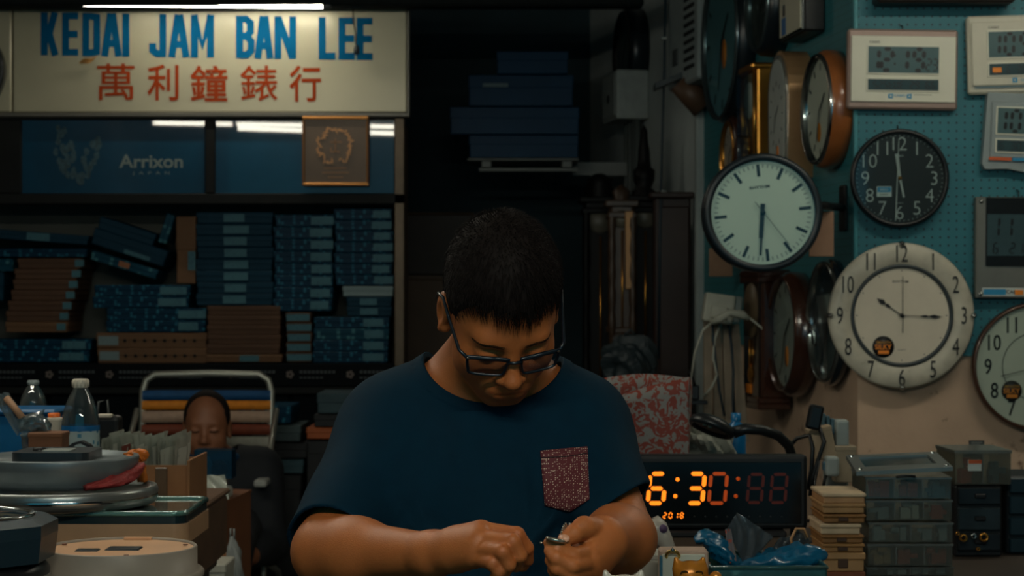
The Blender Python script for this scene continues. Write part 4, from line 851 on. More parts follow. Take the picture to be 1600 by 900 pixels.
for x0, x1, y0_, xs in ((1100, 1113, 470, 0), (1114, 1128, 505, 3), (1129, 1142, 500, 5), (1143, 1156, 506, 9)):
    a = W(x0, 690, wd+.1); b = W(x1, 690, wd+.1); z = W(0, y0_, wd+.1).z; o_ = S(xs, wd); MB().add([(a.x+o_, wd+.1, a.z), (b.x+o_*1.6, wd+.1, a.z), (b.x+o_*1.6, wd+.13, a.z), (a.x+o_, wd+.13, a.z), (a.x, wd+.1, z), (b.x-.003, wd+.1, z), (b.x-.003, wd+.13, z), (a.x, wd+.13, z)], [(0, 3, 2, 1), (4, 5, 6, 7), (0, 1, 5, 4), (1, 2, 6, 5), (2, 3, 7, 6), (3, 0, 4, 7)]).build('plank', mpale, t, world=True)
for i, (pts, lb) in enumerate((([(1113, 505), (1116, 540), (1119, 570), (1124, 610), (1132, 650)], 'black flex hanging down the battens, left one'), ([(1138, 505), (1143, 540), (1146, 580), (1145, 620), (1147, 668)], 'black flex hanging down the battens, right one'), ([(1125, 508), (1117, 530), (1114, 560), (1121, 585), (1112, 605), (1098, 620)], 'white flex looping across the battens'))):
    o = MB().tube([W(x, y, wd+.07) for x, y in pts], .005, 6).build('hanging_flex', mcr if i == 2 else mat('cable_dark', (24, 44, 54), .5)); tag(o, lb, 'cable', None)
t = root('power_adaptor', 'black power adaptor plug hanging left of the battens', 'adaptor', W(1086, 628, wd)); MB().rbox(W(1080, 625, wd), W(1093, 602, wd)+Vector((0, .04, 0)), .004).build('body', m_blk, t, world=True); MB().tube([W(1086, 602, wd), W(1082, 588, wd), W(1075, 578, wd)], .004, 6).build('flex', m_blk, t, world=True); MB().rbox(W(1076, 632, wd), W(1106, 626, wd)+Vector((0, .04, 0)), .002).build('socket_edge', m_blk, t, world=True)
t = root('water_bottle', 'blue plastic bottle behind the magnifier lamp arm', 'bottle', W(1150, 712, 4.5)); c = W(1150, 712, 4.5); hb = c.z-.74; c.z = .74
MB().lathe([(0, 0), (.022, 0), (.024, hb+.04), (.02, hb+.07), (.01, hb+.08), (.01, hb+.09)], 18, Matrix.Translation(c), axis='Z').build('body', mat('blue_plastic', (10, 100, 150), .3), t, world=True); MB().lathe([(.012, hb+.083), (.012, hb+.1), (0, hb+.101)], 14, Matrix.Translation(c), axis='Z').build('cap', mat('blue_plastic', (10, 100, 150), .3), t, world=True)
# ================================================================== furniture in front
m_bench = mat('bench_top', (70, 60, 52), .5, noise=.15, nscale=8); m_leg = mat('bench_leg', (50, 46, 42), .6)
def table(label, x0, y0_, x1, y1_, z, name='work_table'):
    t = root(name, label, 'table', ((x0+x1)/2, (y0_+y1_)/2, 0)); MB().rbox((x0, y0_, z-.035), (x1, y1_, z), .005).build('top', m_bench, t, world=True)
    for x in (x0+.04, x1-.04):
        for y in (y0_+.04, y1_-.04): MB().rbox((x-.025, y-.025, 0), (x+.025, y+.025, z-.035), .004).build('leg', m_leg, t, world=True)
    return t
TZ = .80
table('long work counter in front of the man, below the picture edge', -1.3, 1.75, 1.4, 2.36, TZ, 'work_counter')
RT = W(0, 845, 4.0).z-.0; RT = .74
table('side table at right carrying boxes and the digital clock', .22, 2.38, 1.75, 4.75, RT)
LT = .74
table('side table at left carrying the pile of clocks', -1.75, 2.38, -.66, 4.3, LT)
# ================================================================== LED clock
d = 4.0; zb = W(0, 828, d).z
t = root('storage_box', 'dark low box under the orange digital clock', 'box', (W(1100, 0, d).x, d+.05, RT)); a = W(940, 0, d); b = W(1225, 0, d)
MB().rbox((a.x, d-.01, RT), (b.x, d+.14, zb-.002), .004).build('body', mat('dim_brown_wood', (84, 64, 46), .6), t, world=True); MB().rbox((a.x-.004, d-.016, zb-.014), (b.x+.004, d+.145, zb-.001), .003).build('lid', mat('clutter_dark', (24, 26, 28), .7), t, world=True)
t = root('led_clock', 'black digital clock with orange glowing numerals showing 6:30', 'clock', W(1098, 828, d)); m_case = mat('led_case', (18, 22, 25), .5, noise=.05)
a = W(934, 827, d); b = W(1262, 711, d); MB().rbox((a.x, d, a.z), (b.x, d+.045, b.z), .008, seg=2).build('case', m_case, t, world=True)
a = W(944, 818, d); b = W(1252, 722, d); MB().rbox((a.x, d-.002, a.z), (b.x, d+.004, b.z), .001).build('front_panel', mat('led_panel', (8, 10, 12), .2), t, world=True)
m_on = mat('led_orange', (255, 120, 20), .5, emit=(255, 128, 24), estr=1.5); m_mid = mat('led_half', (120, 50, 14), .5, emit=(255, 96, 20), estr=.25); m_off = mat('led_off', (52, 20, 12), .5, emit=(255, 60, 20), estr=.018)
def led(ch, x0, x1, y0_, y1_, m, th=6.5):
    a = W(x0, y1_, d); mb = MB(); seg7(mb, ch, a.x, a.z, S(x1-x0-5, d), S(y1_-y0_, d), S(th, d), d-.0035, d-.0015, .09); mb.build('digit', m, t, world=True)
def dot(x, y, m, r=3.2):
    p = W(x, y, d); MB().lathe([(0, d-.0035), (S(r, d), d-.0034), (S(r, d), d-.0015)], 12, Matrix.Translation((p.x, 0, p.z))).build('colon_dot', m, t, world=True)
led('1', 972, 1003, 740, 786, m_on); led('6', 1012, 1041, 740, 786, m_on); led('3', 1073, 1102, 740, 786, m_on); led('0', 1107, 1137, 740, 786, m_mid, 5.5)
led('8', 1167, 1194, 741, 785, m_off, 4.5); led('8', 1203, 1231, 741, 785, m_off, 4.5)
for x, y, m in ((1058.5, 749, m_on), (1055, 775, m_on), (1153, 748, m_mid), (1149.5, 775, m_mid)): dot(x, y, m)
for i, ch in enumerate('2018'): led(ch, 1036+i*8.8, 1045.5+i*8.8, 801, 809.5, m_on, 1.7)
for i in range(9): dot(1085+i*17, 807, mat('led_tick', (44, 48, 50), .5), 1.4)
MB().tube([W(1262, 815, d+.03), W(1275, 800, d+.05), W(1272, 760, d+.06), W(1280, 720, d+.07)], .003, 6).build('power_lead', m_blk, t, world=True)
# ================================================================== floral gift bag
d = 4.25; t = root('gift_bag', 'open paper bag with red floral print behind the man', 'bag', (W(1010, 0, d).x, d+.07, RT))
m_flor = mat('floral_paper', (176, 172, 166), .6)
nt = m_flor.node_tree; bs = nt.nodes['Principled BSDF']; tcn = nt.nodes.new('ShaderNodeTexCoord'); n1 = nt.nodes.new('ShaderNodeTexNoise'); n1.inputs['Scale'].default_value = 44; n1.inputs['Detail'].default_value = 2; n1.inputs['Distortion'].default_value = 2.2
nt.links.new(tcn.outputs['Object'], n1.inputs['Vector']); v1 = nt.nodes.new('ShaderNodeTexVoronoi'); v1.inputs['Scale'].default_value = 34; nt.links.new(tcn.outputs['Object'], v1.inputs['Vector'])
f1 = math_node(nt, 'SUBTRACT', n1.outputs['Fac'], math_node(nt, 'MULTIPLY', v1.outputs['Distance'], .22)); rp = nt.nodes.new('ShaderNodeMapRange'); rp.inputs[1].default_value = .375; rp.inputs[2].default_value = .395; nt.links.new(f1, rp.inputs[0])
mx = nt.nodes.new('ShaderNodeMix'); mx.data_type = 'RGBA'; nt.links.new(rp.outputs[0], mx.inputs[0]); mx.inputs[6].default_value = tuple(lin(x) for x in (120, 118, 114))+(1,); mx.inputs[7].default_value = tuple(lin(x) for x in (120, 44, 26))+(1,); nt.links.new(mx.outputs[2], bs.inputs['Base Color'])
xl, xr_ = W(946, 0, d).x, W(1076, 0, d).x; ztop = W(0, 592, d+.1).z
def bag_sheet(p0, p1, top, n=14, m=12, bow=.01, seed=1):
    """one side of the bag as a thin folded sheet; top(u) gives the rim height"""
    g = random.Random(seed); vs, fs = [], []; p0 = Vector(p0); p1 = Vector(p1); nn = (p1-p0).normalized(); nn = Vector((-nn.y, nn.x, 0))
    for s_ in (0, .0016):
        for j in range(m+1):
            for i in range(n+1):
                u = i/n; v = j/m; p = p0.lerp(p1, u); z = RT+(top(u)-RT)*v
                o = bow*math.sin(u*math.pi)*v+.003*math.sin(u*9+v*4)*v+.002*math.sin(v*11+u*5)
                vs.append((p.x+nn.x*(o+s_), p.y+nn.y*(o+s_), z))
    N = (n+1)*(m+1)
    for j in range(m):
        for i in range(n):
            a = j*(n+1)+i; fs.append((a, a+1, a+n+2, a+n+1)); fs.append((N+a, N+a+n+1, N+a+n+2, N+a+1))
    for i in range(n): a = m*(n+1)+i; fs.append((a, a+1, N+a+1, N+a))
    return MB().add(vs, fs, True)
zf = lambda u: W(0, 624-8*math.sin(u*3)-34*u**1.6, d).z
zbk = lambda u: W(0, 590-6*math.sin(u*3.1), d+.13).z
bag_sheet((xl, d, 0), (xr_, d, 0), zf, seed=1).build('front_side', m_flor, t, world=True); bag_sheet((xl+.004, d+.13, 0), (xr_, d+.13, 0), zbk, seed=2, bow=-.006).build('back_side', m_flor, t, world=True)
bag_sheet((xr_, d, 0), (xr_, d+.13, 0), lambda u: zf(1)*(1-u)+zbk(1)*u, n=6, bow=-.012, seed=3).build('gusset', m_flor, t, world=True); bag_sheet((xl, d+.13, 0), (xl, d, 0), lambda u: zbk(0)*(1-u)+zf(0)*u, n=6, bow=-.012, seed=4).build('gusset', m_flor, t, world=True)
# crumpled white paper bag under the lamp
t = root('paper_bag', 'crumpled whitish paper bag between floral bag and magnifier lamp', 'bag', W(1105, 715, 4.4)); MB().bm(crumple(W(1105, 708, 4.4), .055, .05, .065, 9, .5)).build('bag', mat('whitish_paper', (150, 152, 140), .6), t, world=True)
MB().bm(crumple(W(1118, 672, 4.4), .03, .02, .015, 11, .5)).build('twisted_neck', mat('whitish_paper', (150, 152, 140), .6), t, world=True)
# ================================================================== magnifier lamp
d = 4.15; t = root('magnifier_lamp', 'black gooseneck desk lamp with flat oval head above the digital clock', 'lamp', W(1240, 830, d+.1)); m_lb = mat('lamp_black', (22, 26, 28), .35)
M = Matrix.Translation(W(1113, 665, d)) @ Matrix.Rotation(R(22), 4, 'Y') @ Matrix.Rotation(R(-18), 4, 'X')
MB().lathe([(0, .018), (.03, .016), (.046, .006), (.05, -.006), (.046, -.012), (.04, -.012), (.038, -.006), (0, -.006)], 36, M, sx=1.05, sz=.8, axis='Z').build('head', m_lb, t, world=True)
MB().lathe([(0, -.0075), (.037, -.0075)], 30, M, sx=1.05, sz=.8, axis='Z').build('lens', mat('lamp_lens', (30, 34, 38), .15), t, world=True)
for x in (-.006, .006): MB().lathe([(0, -.011), (.0045, -.010), (.005, -.007)], 10, M @ Matrix.Translation((x-.012, -.012, 0)), axis='Z').build('led_bulb', mat('led_bulb', (190, 190, 170), .3), t, world=True)
MB().tube([W(1146, 676, d), W(1165, 670, d), W(1190, 672, d), W(1215, 680, d+.02), W(1232, 696, d+.05), W(1240, 720, d+.08), W(1242, 780, d+.1), W(1242, 840, d+.1)], [.013, .012, .011, .011, .011, .011, .011, .011], 12).build('gooseneck', m_lb, t, world=True)
p = W(1242, 0, d+.1); MB().lathe([(0, RT+.03), (.05, RT+.028), (.065, RT+.01), (.065, RT), (0, RT)], 28, Matrix.Translation((p.x, p.y, 0)), axis='Z').build('base', m_lb, t, world=True)
# ================================================================== stack of small wooden boxes
d = 3.8; ms_ = [mat('box_wood_%d' % i, c, .6, noise=.15, nscale=20) for i, c in enumerate(((178, 134, 92), (154, 112, 66), (196, 172, 140), (138, 96, 52), (168, 128, 84)))]
rows = [(1287, 1351, 771, 787, 0, 'top'), (1286, 1350, 787, 802, 4, 'second from the top'), (1287, 1351, 804, 817, 3, 'third from the top'), (1283, 1344, 819, 835, 2, 'fourth from the top, pale lid'), (1285, 1348, 836, 849, 3, 'fifth from the top'), (1287, 1349, 850, 863, 1, 'sixth from the top'), (1287, 1350, 864, 893, 4, 'seventh from the top, thickest')]
zlast = None
for i, (x0, x1, y0_, y1_, mi, lb) in enumerate(rows):
    a = W(x0, y1_, d); b = W(x1, y0_, d)
    if i == len(rows)-1: pass
    h = b.z-a.z
    t = root('wooden_watch_box', 'small wooden box in the stack left of clear drawers, '+lb, 'box', ((a.x+b.x)/2, d+.08, a.z), 'stack of small wooden boxes')
    MB().rbox((a.x, d, a.z), (b.x, d+.15, a.z+h*.62), .002).build('body', ms_[mi], t, world=True); MB().rbox((a.x-.003, d-.003, a.z+h*.64), (b.x+.003, d+.153, b.z+.0005), .002).build('lid', ms_[(mi+(2 if i == 0 else 0)) % 5], t, world=True)
    if i in (2, 4, 5, 6): MB().rbox(((a.x+b.x)/2-.012, d-.004, a.z+h*.2), ((a.x+b.x)/2+.008, d+.002, a.z+h*.7), .001).build('clasp', mat('clasp_dark', (70, 46, 28), .5), t, world=True)
a = W(1287, 893, d); b = W(1350, 0, d)
t = root('wooden_watch_box', 'reddish wooden box at the foot of the small wooden stack', 'box', ((a.x+b.x)/2, d+.08, RT), 'stack of small wooden boxes'); MB().rbox((a.x, d, RT), (b.x, d+.15, a.z-.012), .002).build('body', mat('red_wood', (120, 66, 40), .6), t, world=True); MB().rbox((a.x-.003, d-.003, a.z-.011), (b.x+.003, d+.153, a.z-.0005), .002).build('lid', mat('red_wood', (120, 66, 40), .6), t, world=True)
# ================================================================== clear compartment boxes with a metal frame on top
d = 3.9; m_clr = mat_glass('clear_plastic', (222, 226, 222), .1, 1.0, .10, (170, 168, 156)); m_rim = mat_glass('clear_rim', (190, 198, 196), .2, 1.3, .3, (160, 162, 154)); bits = [mat('bit_red', (170, 74, 50), .5), mat('bit_steel', (170, 176, 176), .4, .4), mat('bit_tan', (180, 146, 106), .6), mat('bit_blue', (60, 96, 110), .5), mat('bit_pale', (200, 200, 188), .6)]
def clear_box(x0, x1, y0_, y1_, d, dep, label, n=3, rz=0., seed=0, fill=.5):
    g = random.Random(seed); a = W(x0, y1_, d); b = W(x1, y0_, d); t = root('compartment_box', label, 'box', frame(((a.x+b.x)/2, d+dep/2, a.z), rz), 'clear plastic compartment boxes')
    w_ = (b.x-a.x)/2; h = b.z-a.z-.002; e = .0022; D = dep/2
    for nm, lo, hi in (('front', (-w_, -D, 0), (w_, -D+e, h*.94)), ('back', (-w_, D-e, 0), (w_, D, h*.94)), ('side', (-w_, -D+e, 0), (-w_+e, D-e, h*.94)), ('side', (w_-e, -D+e, 0), (w_, D-e, h*.94)), ('bottom', (-w_+e, -D+e, 0), (w_-e, D-e, e)), ('lid', (-w_-.002, -D-.002, h*.9), (w_+.002, D+.002, h))):
        MB().box(lo, hi).build(nm, m_rim if nm == 'lid' else m_clr, t)
    for i in range(1, n): x = -w_+2*w_*i/n; MB().box((x-.0012, -D-.001, .002), (x+.0012, -D+.0005, h*.88)).build('rib', m_rim, t); MB().box((x-.001, -D+e, e), (x+.001, D-e, h*.88)).build('divider', m_rim, t)
    for i in range(n):
        mb = MB(); x0_ = -w_+2*w_*i/n+.006; x1_ = -w_+2*w_*(i+1)/n-.006
        for k in range(7):
            cx = g.uniform(x0_, x1_-.012); cy = g.uniform(-D+.004, -D+.03); cz = e+g.uniform(.1*h, h*.6); mb.box((cx, cy, e if k < 4 else cz), (min(x1_, cx+g.uniform(.008, .02)), cy+g.uniform(.006, .02), cz+h*.18))
        tag(mb.build('contents', bits[g.randrange(5)], t), kind='stuff')
    return t
clear_box(1356, 1488, 744, 779, d, .2, 'clear compartment box at the top of its stack under the metal frame', 3, R(-2), 1); clear_box(1352, 1486, 780, 813, d, .2, 'clear compartment box with red contents, second from the top', 3, R(1), 2); clear_box(1360, 1490, 815, 847, d, .2, 'ribbed clear compartment box, third from the top', 2, R(-1.5), 3); clear_box(1356, 1488, 848, 884, d, .2, 'clear compartment box with pale contents, fourth from the top', 3, R(0), 4)
a = W(1356, 885, d); t = clear_box(1354, 1490, 885, 899.5, d, .2, 'clear compartment box at the bottom of the stack', 2, 0, 5)
t = root('metal_frame', 'grey metal frame plate with dark window lying on the clear boxes', 'frame', W(1400, 740, d)); mfr = mat('frame_steel', (128, 132, 128), .35, .6, noise=.1)
P0, P1, P2, P3 = W(1338, 739, d-.02), W(1489, 729, d-.02), W(1462, 707.5, d+.17), W(1322, 717, d+.17)
zz = (P0.z+P1.z)/2; P0, P1 = Vector((P0.x, P0.y, zz-.004)), Vector((P1.x, P1.y, zz+.006)); P2 = Vector((P2.x, P2.y, zz+.022)); P3 = Vector((P3.x, P3.y, zz+.014))
def quadp(u, v): return P0.lerp(P1, u).lerp(P3.lerp(P2, u), v)
up = Vector((0, 0, .008)); o4 = [(0, 0), (1, 0), (1, 1), (0, 1)]; i4 = [(.12, .26), (.88, .26), (.88, .84), (.12, .84)]
mb = MB(); vs = [quadp(*p) for p in o4]+[quadp(*p) for p in i4]; vs = vs+[p-up for p in vs]; fs = []
for i in range(4):
    j = (i+1) % 4; fs += [(i, j, 4+j, 4+i), (8+i, 12+i, 12+j, 8+j), (i, 8+i, 8+j, j), (4+i, 4+j, 12+j, 12+i)]
mb.add(vs, fs); mb.build('frame', mfr, t, world=True)
vs = [quadp(*p)-up*.5 for p in i4]; vs += [p-up*.4 for p in vs]; MB().add(vs, [(0, 1, 2, 3), (7, 6, 5, 4)]).build('window', mat('frame_window', (22, 34, 38), .12), t, world=True)
for u, v in ((.05, .1), (.95, .1), (.95, .9), (.05, .9)): p = quadp(u, v); MB().lathe([(.005, p.z-.001), (.005, p.z+.003), (0, p.z+.004)], 10, Matrix.Translation((p.x, p.y, 0)), axis='Z').build('screw', m_chrome, t, world=True)
MB().tube([W(1400, 738, d-.02)+Vector((0, 0, -.01)), W(1408, 744, d-.022), W(1422, 744, d-.022), W(1430, 737, d-.02)+Vector((0, 0, -.01))], .003, 6).build('handle', m_blk, t, world=True)
# ---- second row: clear box on black drawers
d = 4.2; a = W(1492, 758, d); t = clear_box(1490, 1578, 702, 757, d, .16, 'cloudy clear box of parts standing on black drawers by the wall', 2, R(2), 8, .9)
p = W(1523, 727, d-.004); MB().box((p.x-.014, d-.006, p.z-.012), (p.x+.014, d-.001, p.z+.012)).build('paper_tag', m_swhite, t, world=True); MB().box((p.x-.014, d-.008, p.z+.004), (p.x+.014, d-.005, p.z+.012)).build('paper_tag_band', mat('strip_red', (190, 88, 44), .5), t, world=True)
def drawers(x0, x1, ys, d, dep, label, fm, bm_):
    a = W(x0, ys[-1], d); b = W(x1, ys[0], d); t = root('drawer_unit', label, 'drawer unit', ((a.x+b.x)/2, d+dep/2, RT)); MB().rbox((a.x, d, RT), (b.x, d+dep, b.z), .004).build('body', bm_, t, world=True)
    for i in range(len(ys)-1):
        z1 = W(0, ys[i]+2, d).z; z0 = max(RT+.003, W(0, ys[i+1]-2, d).z)
        if z1-z0 < .01: continue
        dr = MB().rbox((a.x+.005, d-.012, z0), (b.x-.005, d+.002, z1), .003).build('drawer', fm[i % len(fm)], t, world=True); c = ((a.x+b.x)/2, d-.016, z0+(z1-z0)*.55); MB().rbox((c[0]-.012, d-.02, c[2]-.006), (c[0]+.012, d-.011, c[2]+.004), .002).build('pull', bm_, dr, world=True)
    return t
drawers(1492, 1566, [759, 790, 830, 862, 900], d, .18, 'black drawer unit with smoky drawers behind the clear boxes', [mat('smoky_drawer', (30, 36, 40), .3, noise=.3, nscale=30), mat('smoky_drawer2', (42, 52, 56), .3, noise=.3, nscale=30)], mat('drawer_black', (20, 20, 22), .5))
drawers(1572, 1660, [744, 772, 805, 838, 868, 900], d+.05, .18, 'dark blue drawer unit cut by the right edge', [mat('blue_drawer', (30, 50, 58), .35, noise=.15)], mat('drawer_blueblack', (16, 22, 26), .5))
t = root('watch_parts', 'shiny gold watch pieces lying on the smoky drawer front', 'watch parts', W(1525, 842, 4.16))
for i, (x, y, r_) in enumerate(((1506, 841, 6), (1522, 838, 4), (1538, 840, 7), (1529, 858, 3), (1497, 834, 3))): MB().lathe([(S(r_*.5, d), 4.168), (S(r_*.6, d), 4.160), (S(r_, d), 4.160), (S(r_, d), 4.170)], 14, Matrix.Translation((W(x, 0, 4.16).x, 0, W(0, y, 4.16).z))).build('ring', m_brass if i != 1 else m_chrome, t, world=True)
t = root('wall_sticker', 'small dark label stuck on the beige wall below brown rimmed clock', 'sticker', W(1526, 702, PY)); wb(1514, 688, 1538, 702, PY+.0095, .003, .0005).build('backing', mat('sticker_dark', (34, 40, 44), .5), t, world=True)
for k in range(3): wb(1517, 690.5+k*3.6, 1535-k*4, 692.5+k*3.6, PY+.009, .002, .0002).build('print', mat('sticker_print', (120, 124, 120), .5), t, world=True)
# ================================================================== plugs and boxes by the pier
d = 4.35; t = root('beige_box', 'small beige carton leaning by the plug sockets', 'box', W(1286, 760, d)); M = Matrix.Translation(W(1286, 693, d)) @ Matrix.Rotation(R(-12), 4, 'Y'); MB().rbox((-.026, 0, -.035), (.026, .05, .035), .002, M).build('body', mat('beige_card', (168, 146, 118), .7), t, world=True); MB().rbox((-.027, -.001, .026), (.027, .051, .037), .002, M).build('lid', mat('beige_card', (168, 146, 118), .7), t, world=True)
t = root('beige_box', 'upright beige carton right of the white plug', 'box', W(1322, 760, d)); a = W(1305, 754, d); b = W(1338, 697, d); MB().rbox((a.x, d, a.z), (b.x, d+.05, b.z-.008), .002).build('body', mat('beige_card2', (158, 142, 118), .7), t, world=True); MB().rbox((a.x-.001, d-.001, b.z-.012), (b.x+.001, d+.051, b.z), .002).build('lid', mat('beige_card2', (158, 142, 118), .7), t, world=True)
t = root('socket_column', 'pale socket column holding the plugs beside the pier', 'socket', (W(1300, 0, d).x, d+.09, RT)); a = W(1290, 800, d+.06); b = W(1326, 656, d+.06); MB().rbox((a.x, d+.06, RT), (b.x, d+.1, b.z), .004).build('strip', mat('socket_white', (150, 158, 154), .5), t, world=True)
for i in range(4): c = W(1286+i*7, 658+i*4, d+.055); MB().rbox(c-Vector((.004, .012, .018)), c+Vector((.004, .01, .018)), .002).build('plug_pin_block', mat('socket_blue', (70, 100, 112), .5), t, world=True)
c = W(1314, 676, d+.05); MB().rbox(c-Vector((.016, .03, .03)), c+Vector((.014, .01, .03)), .005, seg=2).build('white_plug', mat('socket_white', (150, 158, 154), .5), t, world=True)
t = root('white_plug', 'white mains plug above the wooden box stack', 'plug', W(1299, 745, d-.04)); c = W(1299, 728, d-.04); MB().rbox(c-Vector((.015, .02, .022)), c+Vector((.015, .02, .022)), .006, seg=2).build('body', mat('socket_white', (150, 158, 154), .5), t, world=True); MB().tube([c+Vector((-.012, 0, -.02)), W(1288, 752, d-.04), W(1284, 770, d-.04)], .004, 6).build('flex', m_blk, t, world=True); MB().rbox(c+Vector((-.02, -.008, -.01)), c+Vector((-.012, .008, .01)), .002).build('collar', mat('socket_blue', (70, 100, 112), .5), t, world=True)
t = root('black_plug', 'black mains plug with lead above the leaning beige carton', 'plug', W(1274, 672, d-.03)); M = Matrix.Translation(W(1273, 652, d-.03)) @ Matrix.Rotation(R(12), 4, 'Y'); MB().rbox((-.016, -.015, -.028), (.016, .015, .028), .006, M, seg=2).build('body', m_blk, t, world=True); MB().tube([W(1280, 668, d-.03), W(1288, 690, d-.04), W(1278, 720, d-.04), W(1270, 745, d-.04), W(1266, 775, d-.04)], .005, 6).build('flex', m_blk, t, world=True)
o = MB().tube([W(1232, 700, d), W(1245, 685, d), W(1265, 680, d-.02), W(1270, 700, d-.03), W(1268, 735, d-.03), W(1262, 765, d-.03)], .005, 6).build('black_lead', m_blk); tag(o, 'black lead looping from lamp neck to the plugs', 'cable')
# ================================================================== tray, bags and figurines on the bench
d = 3.2; t = root('plastic_tray', 'pale green clear plastic tray holding the blue bag at bottom edge', 'tray', (W(1205, 0, d).x, d+.1, RT)); a = W(1112, 0, d); b = W(1292, 0, d); z1 = W(0, 887, d).z; m_tr = mat_glass('green_clear', (170, 214, 206), .1, 1.3, .35, (70, 120, 120))
for nm, lo, hi in (('front', (a.x, d, RT), (b.x, d+.003, z1)), ('back', (a.x, d+.2, RT), (b.x, d+.203, z1)), ('side', (a.x, d, RT), (a.x+.003, d+.2, z1)), ('side', (b.x-.003, d, RT), (b.x, d+.2, z1)), ('bottom', (a.x, d, RT), (b.x, d+.2, RT+.003))): MB().box(lo, hi).build(nm, m_tr, t, world=True)
MB().tube([(a.x, d, z1), (b.x, d, z1), (b.x, d+.2, z1), (a.x, d+.2, z1)], .004, 6, closed=True).build('rim', m_tr, t, world=True)
t = root('blue_bag', 'crumpled bright blue plastic bag heaped in the tray', 'bag', W(1200, 880, d+.1)); m_bbag = mat('blue_film', (0, 80, 112), .3, noise=.15, nscale=20, coat=.3)
def ridge_bag(path, rs, seed, squash=.7, n=20):
    g = random.Random(seed); ph = [g.uniform(0, 6) for _ in range(8)]; pts = [Vector(p) for p in path]; fine = []; rr = []
    for i in range(len(pts)-1):
        for k in range(6): fine.append(pts[i].lerp(pts[i+1], k/6)); rr.append(rs[i]+(rs[i+1]-rs[i])*k/6)
    fine.append(pts[-1]); rr.append(rs[-1])
    for _ in range(3): fine = [fine[0]]+[(fine[i-1]+fine[i]*2+fine[i+1])/4 for i in range(1, len(fine)-1)]+[fine[-1]]; rr = [rr[0]]+[(rr[i-1]+rr[i]*2+rr[i+1])/4 for i in range(1, len(rr)-1)]+[rr[-1]]
    vs, fs = [], []
    for i, p in enumerate(fine):
        t_ = (fine[min(i+1, len(fine)-1)]-fine[max(i-1, 0)]).normalized(); a_ = t_.cross(Vector((0, 0, 1))).normalized(); b_ = a_.cross(t_)
        for j in range(n):
            q = math.tau*j/n; k = rr[i]*(1+.2*math.sin(3*q+ph[0]+i*.25)+.3*abs(math.sin(4*q+ph[1]-i*.45))-.25*abs(math.sin(6*q+i*.33+ph[2]))+.1*math.sin(9*q+i*1.3+ph[3])); vs.append(p+a_*(k*math.cos(q))+b_*(k*squash*math.sin(q)))
    for i in range(len(fine)-1):
        for j in range(n): fs.append((i*n+j, i*n+(j+1) % n, (i+1)*n+(j+1) % n, (i+1)*n+j))
    fs += [list(range(n-1, -1, -1)), list(range((len(fine)-1)*n, len(fine)*n))]
    return MB().add(vs, fs, True)
e = d+.1
ridge_bag([W(1086, 846, e), W(1100, 840, e), W(1118, 850, e), W(1132, 868, e), W(1150, 884, e)], [.008, .018, .022, .022, .02], 4).build('bag_mouth', m_bbag, t, world=True)
ridge_bag([W(1140, 892, e), W(1170, 888, e), W(1210, 880, e), W(1255, 872, e), W(1285, 866, e), W(1291, 862, e)], [.02, .026, .032, .03, .016, .006], 5).build('bag_body', m_bbag, t, world=True)
# clear plastic sachet
t = root('clear_sachet', 'clear plastic sachet with red print standing on the blue bag', 'bag', W(1175, 870, e-.01)); m_sach = mat_glass('sachet_film', (170, 186, 194), .22, .9, .16, (110, 124, 134))
cor = [W(1136, 826, e), W(1152, 800, e+.02), W(1207, 838, e+.02), W(1202, 856, e), W(1165, 886, e-.02), W(1140, 880, e-.02)]
def film(quad, n=16, amp=.006, seed=0, th=.0015):
    g = random.Random(seed); ph = [(g.uniform(3, 9), g.uniform(3, 9), g.uniform(0, 6)) for _ in range(4)]; A_, B_, C_, D_ = [Vector(p) for p in quad]; vs, fs = [], []; nn = (B_-A_).cross(D_-A_).normalized()
    for s_ in (0, th):
        for j in range(n+1):
            for i in range(n+1):
                u, v = i/n, j/n; p = A_.lerp(B_, u).lerp(D_.lerp(C_, u), v); o = amp*sum(abs(math.sin(a*u+b*v+c_))-.6 for a, b, c_ in ph)/2; vs.append(p+nn*(o+s_))
    N = (n+1)**2
    for j in range(n):
        for i in range(n): a = j*(n+1)+i; fs += [(a, a+1, a+n+2, a+n+1), (N+a, N+a+n+1, N+a+n+2, N+a+1)]
    return MB().add(vs, fs, True)
film([cor[0], cor[1], cor[2], cor[4]], 18, .004, 3).build('front_film', m_sach, t, world=True); film([p+Vector((.004, .02, -.004)) for p in (cor[0], cor[1], cor[2], cor[4])], 18, .005, 6).build('back_film', m_sach, t, world=True); film([cor[0]-Vector((.004, .004, 0)), cor[0]+Vector((.006, -.004, 0)), cor[5]+Vector((.012, -.004, .004)), cor[5]+Vector((0, -.004, 0))], 8, .003, 8).build('printed_edge', mat_print('red_print_film', (96, 90, 92), (150, 60, 44), 120, .5), t, world=True)
t = root('clear_sachet', 'crinkled clear sachet beside the wooden box stack', 'bag', W(1240, 862, e+.02)); film([W(1206, 852, e+.03), W(1246, 826, e+.05), W(1266, 846, e+.05), W(1216, 874, e+.0)], 14, .01, 12).build('film', m_sach, t, world=True); film([W(1210, 858, e+.02), W(1240, 838, e+.04), W(1272, 858, e+.04), W(1226, 876, e)], 12, .012, 15).build('film', m_sach, t, world=True)
MB().tube([W(1238, 858, e+.03), W(1236, 842, e+.03), W(1244, 826, e+.03), W(1256, 826, e+.03), W(1262, 840, e+.03)], .0025, 6).build('tan_band', mat('tan_band', (170, 124, 80), .6), t, world=True)
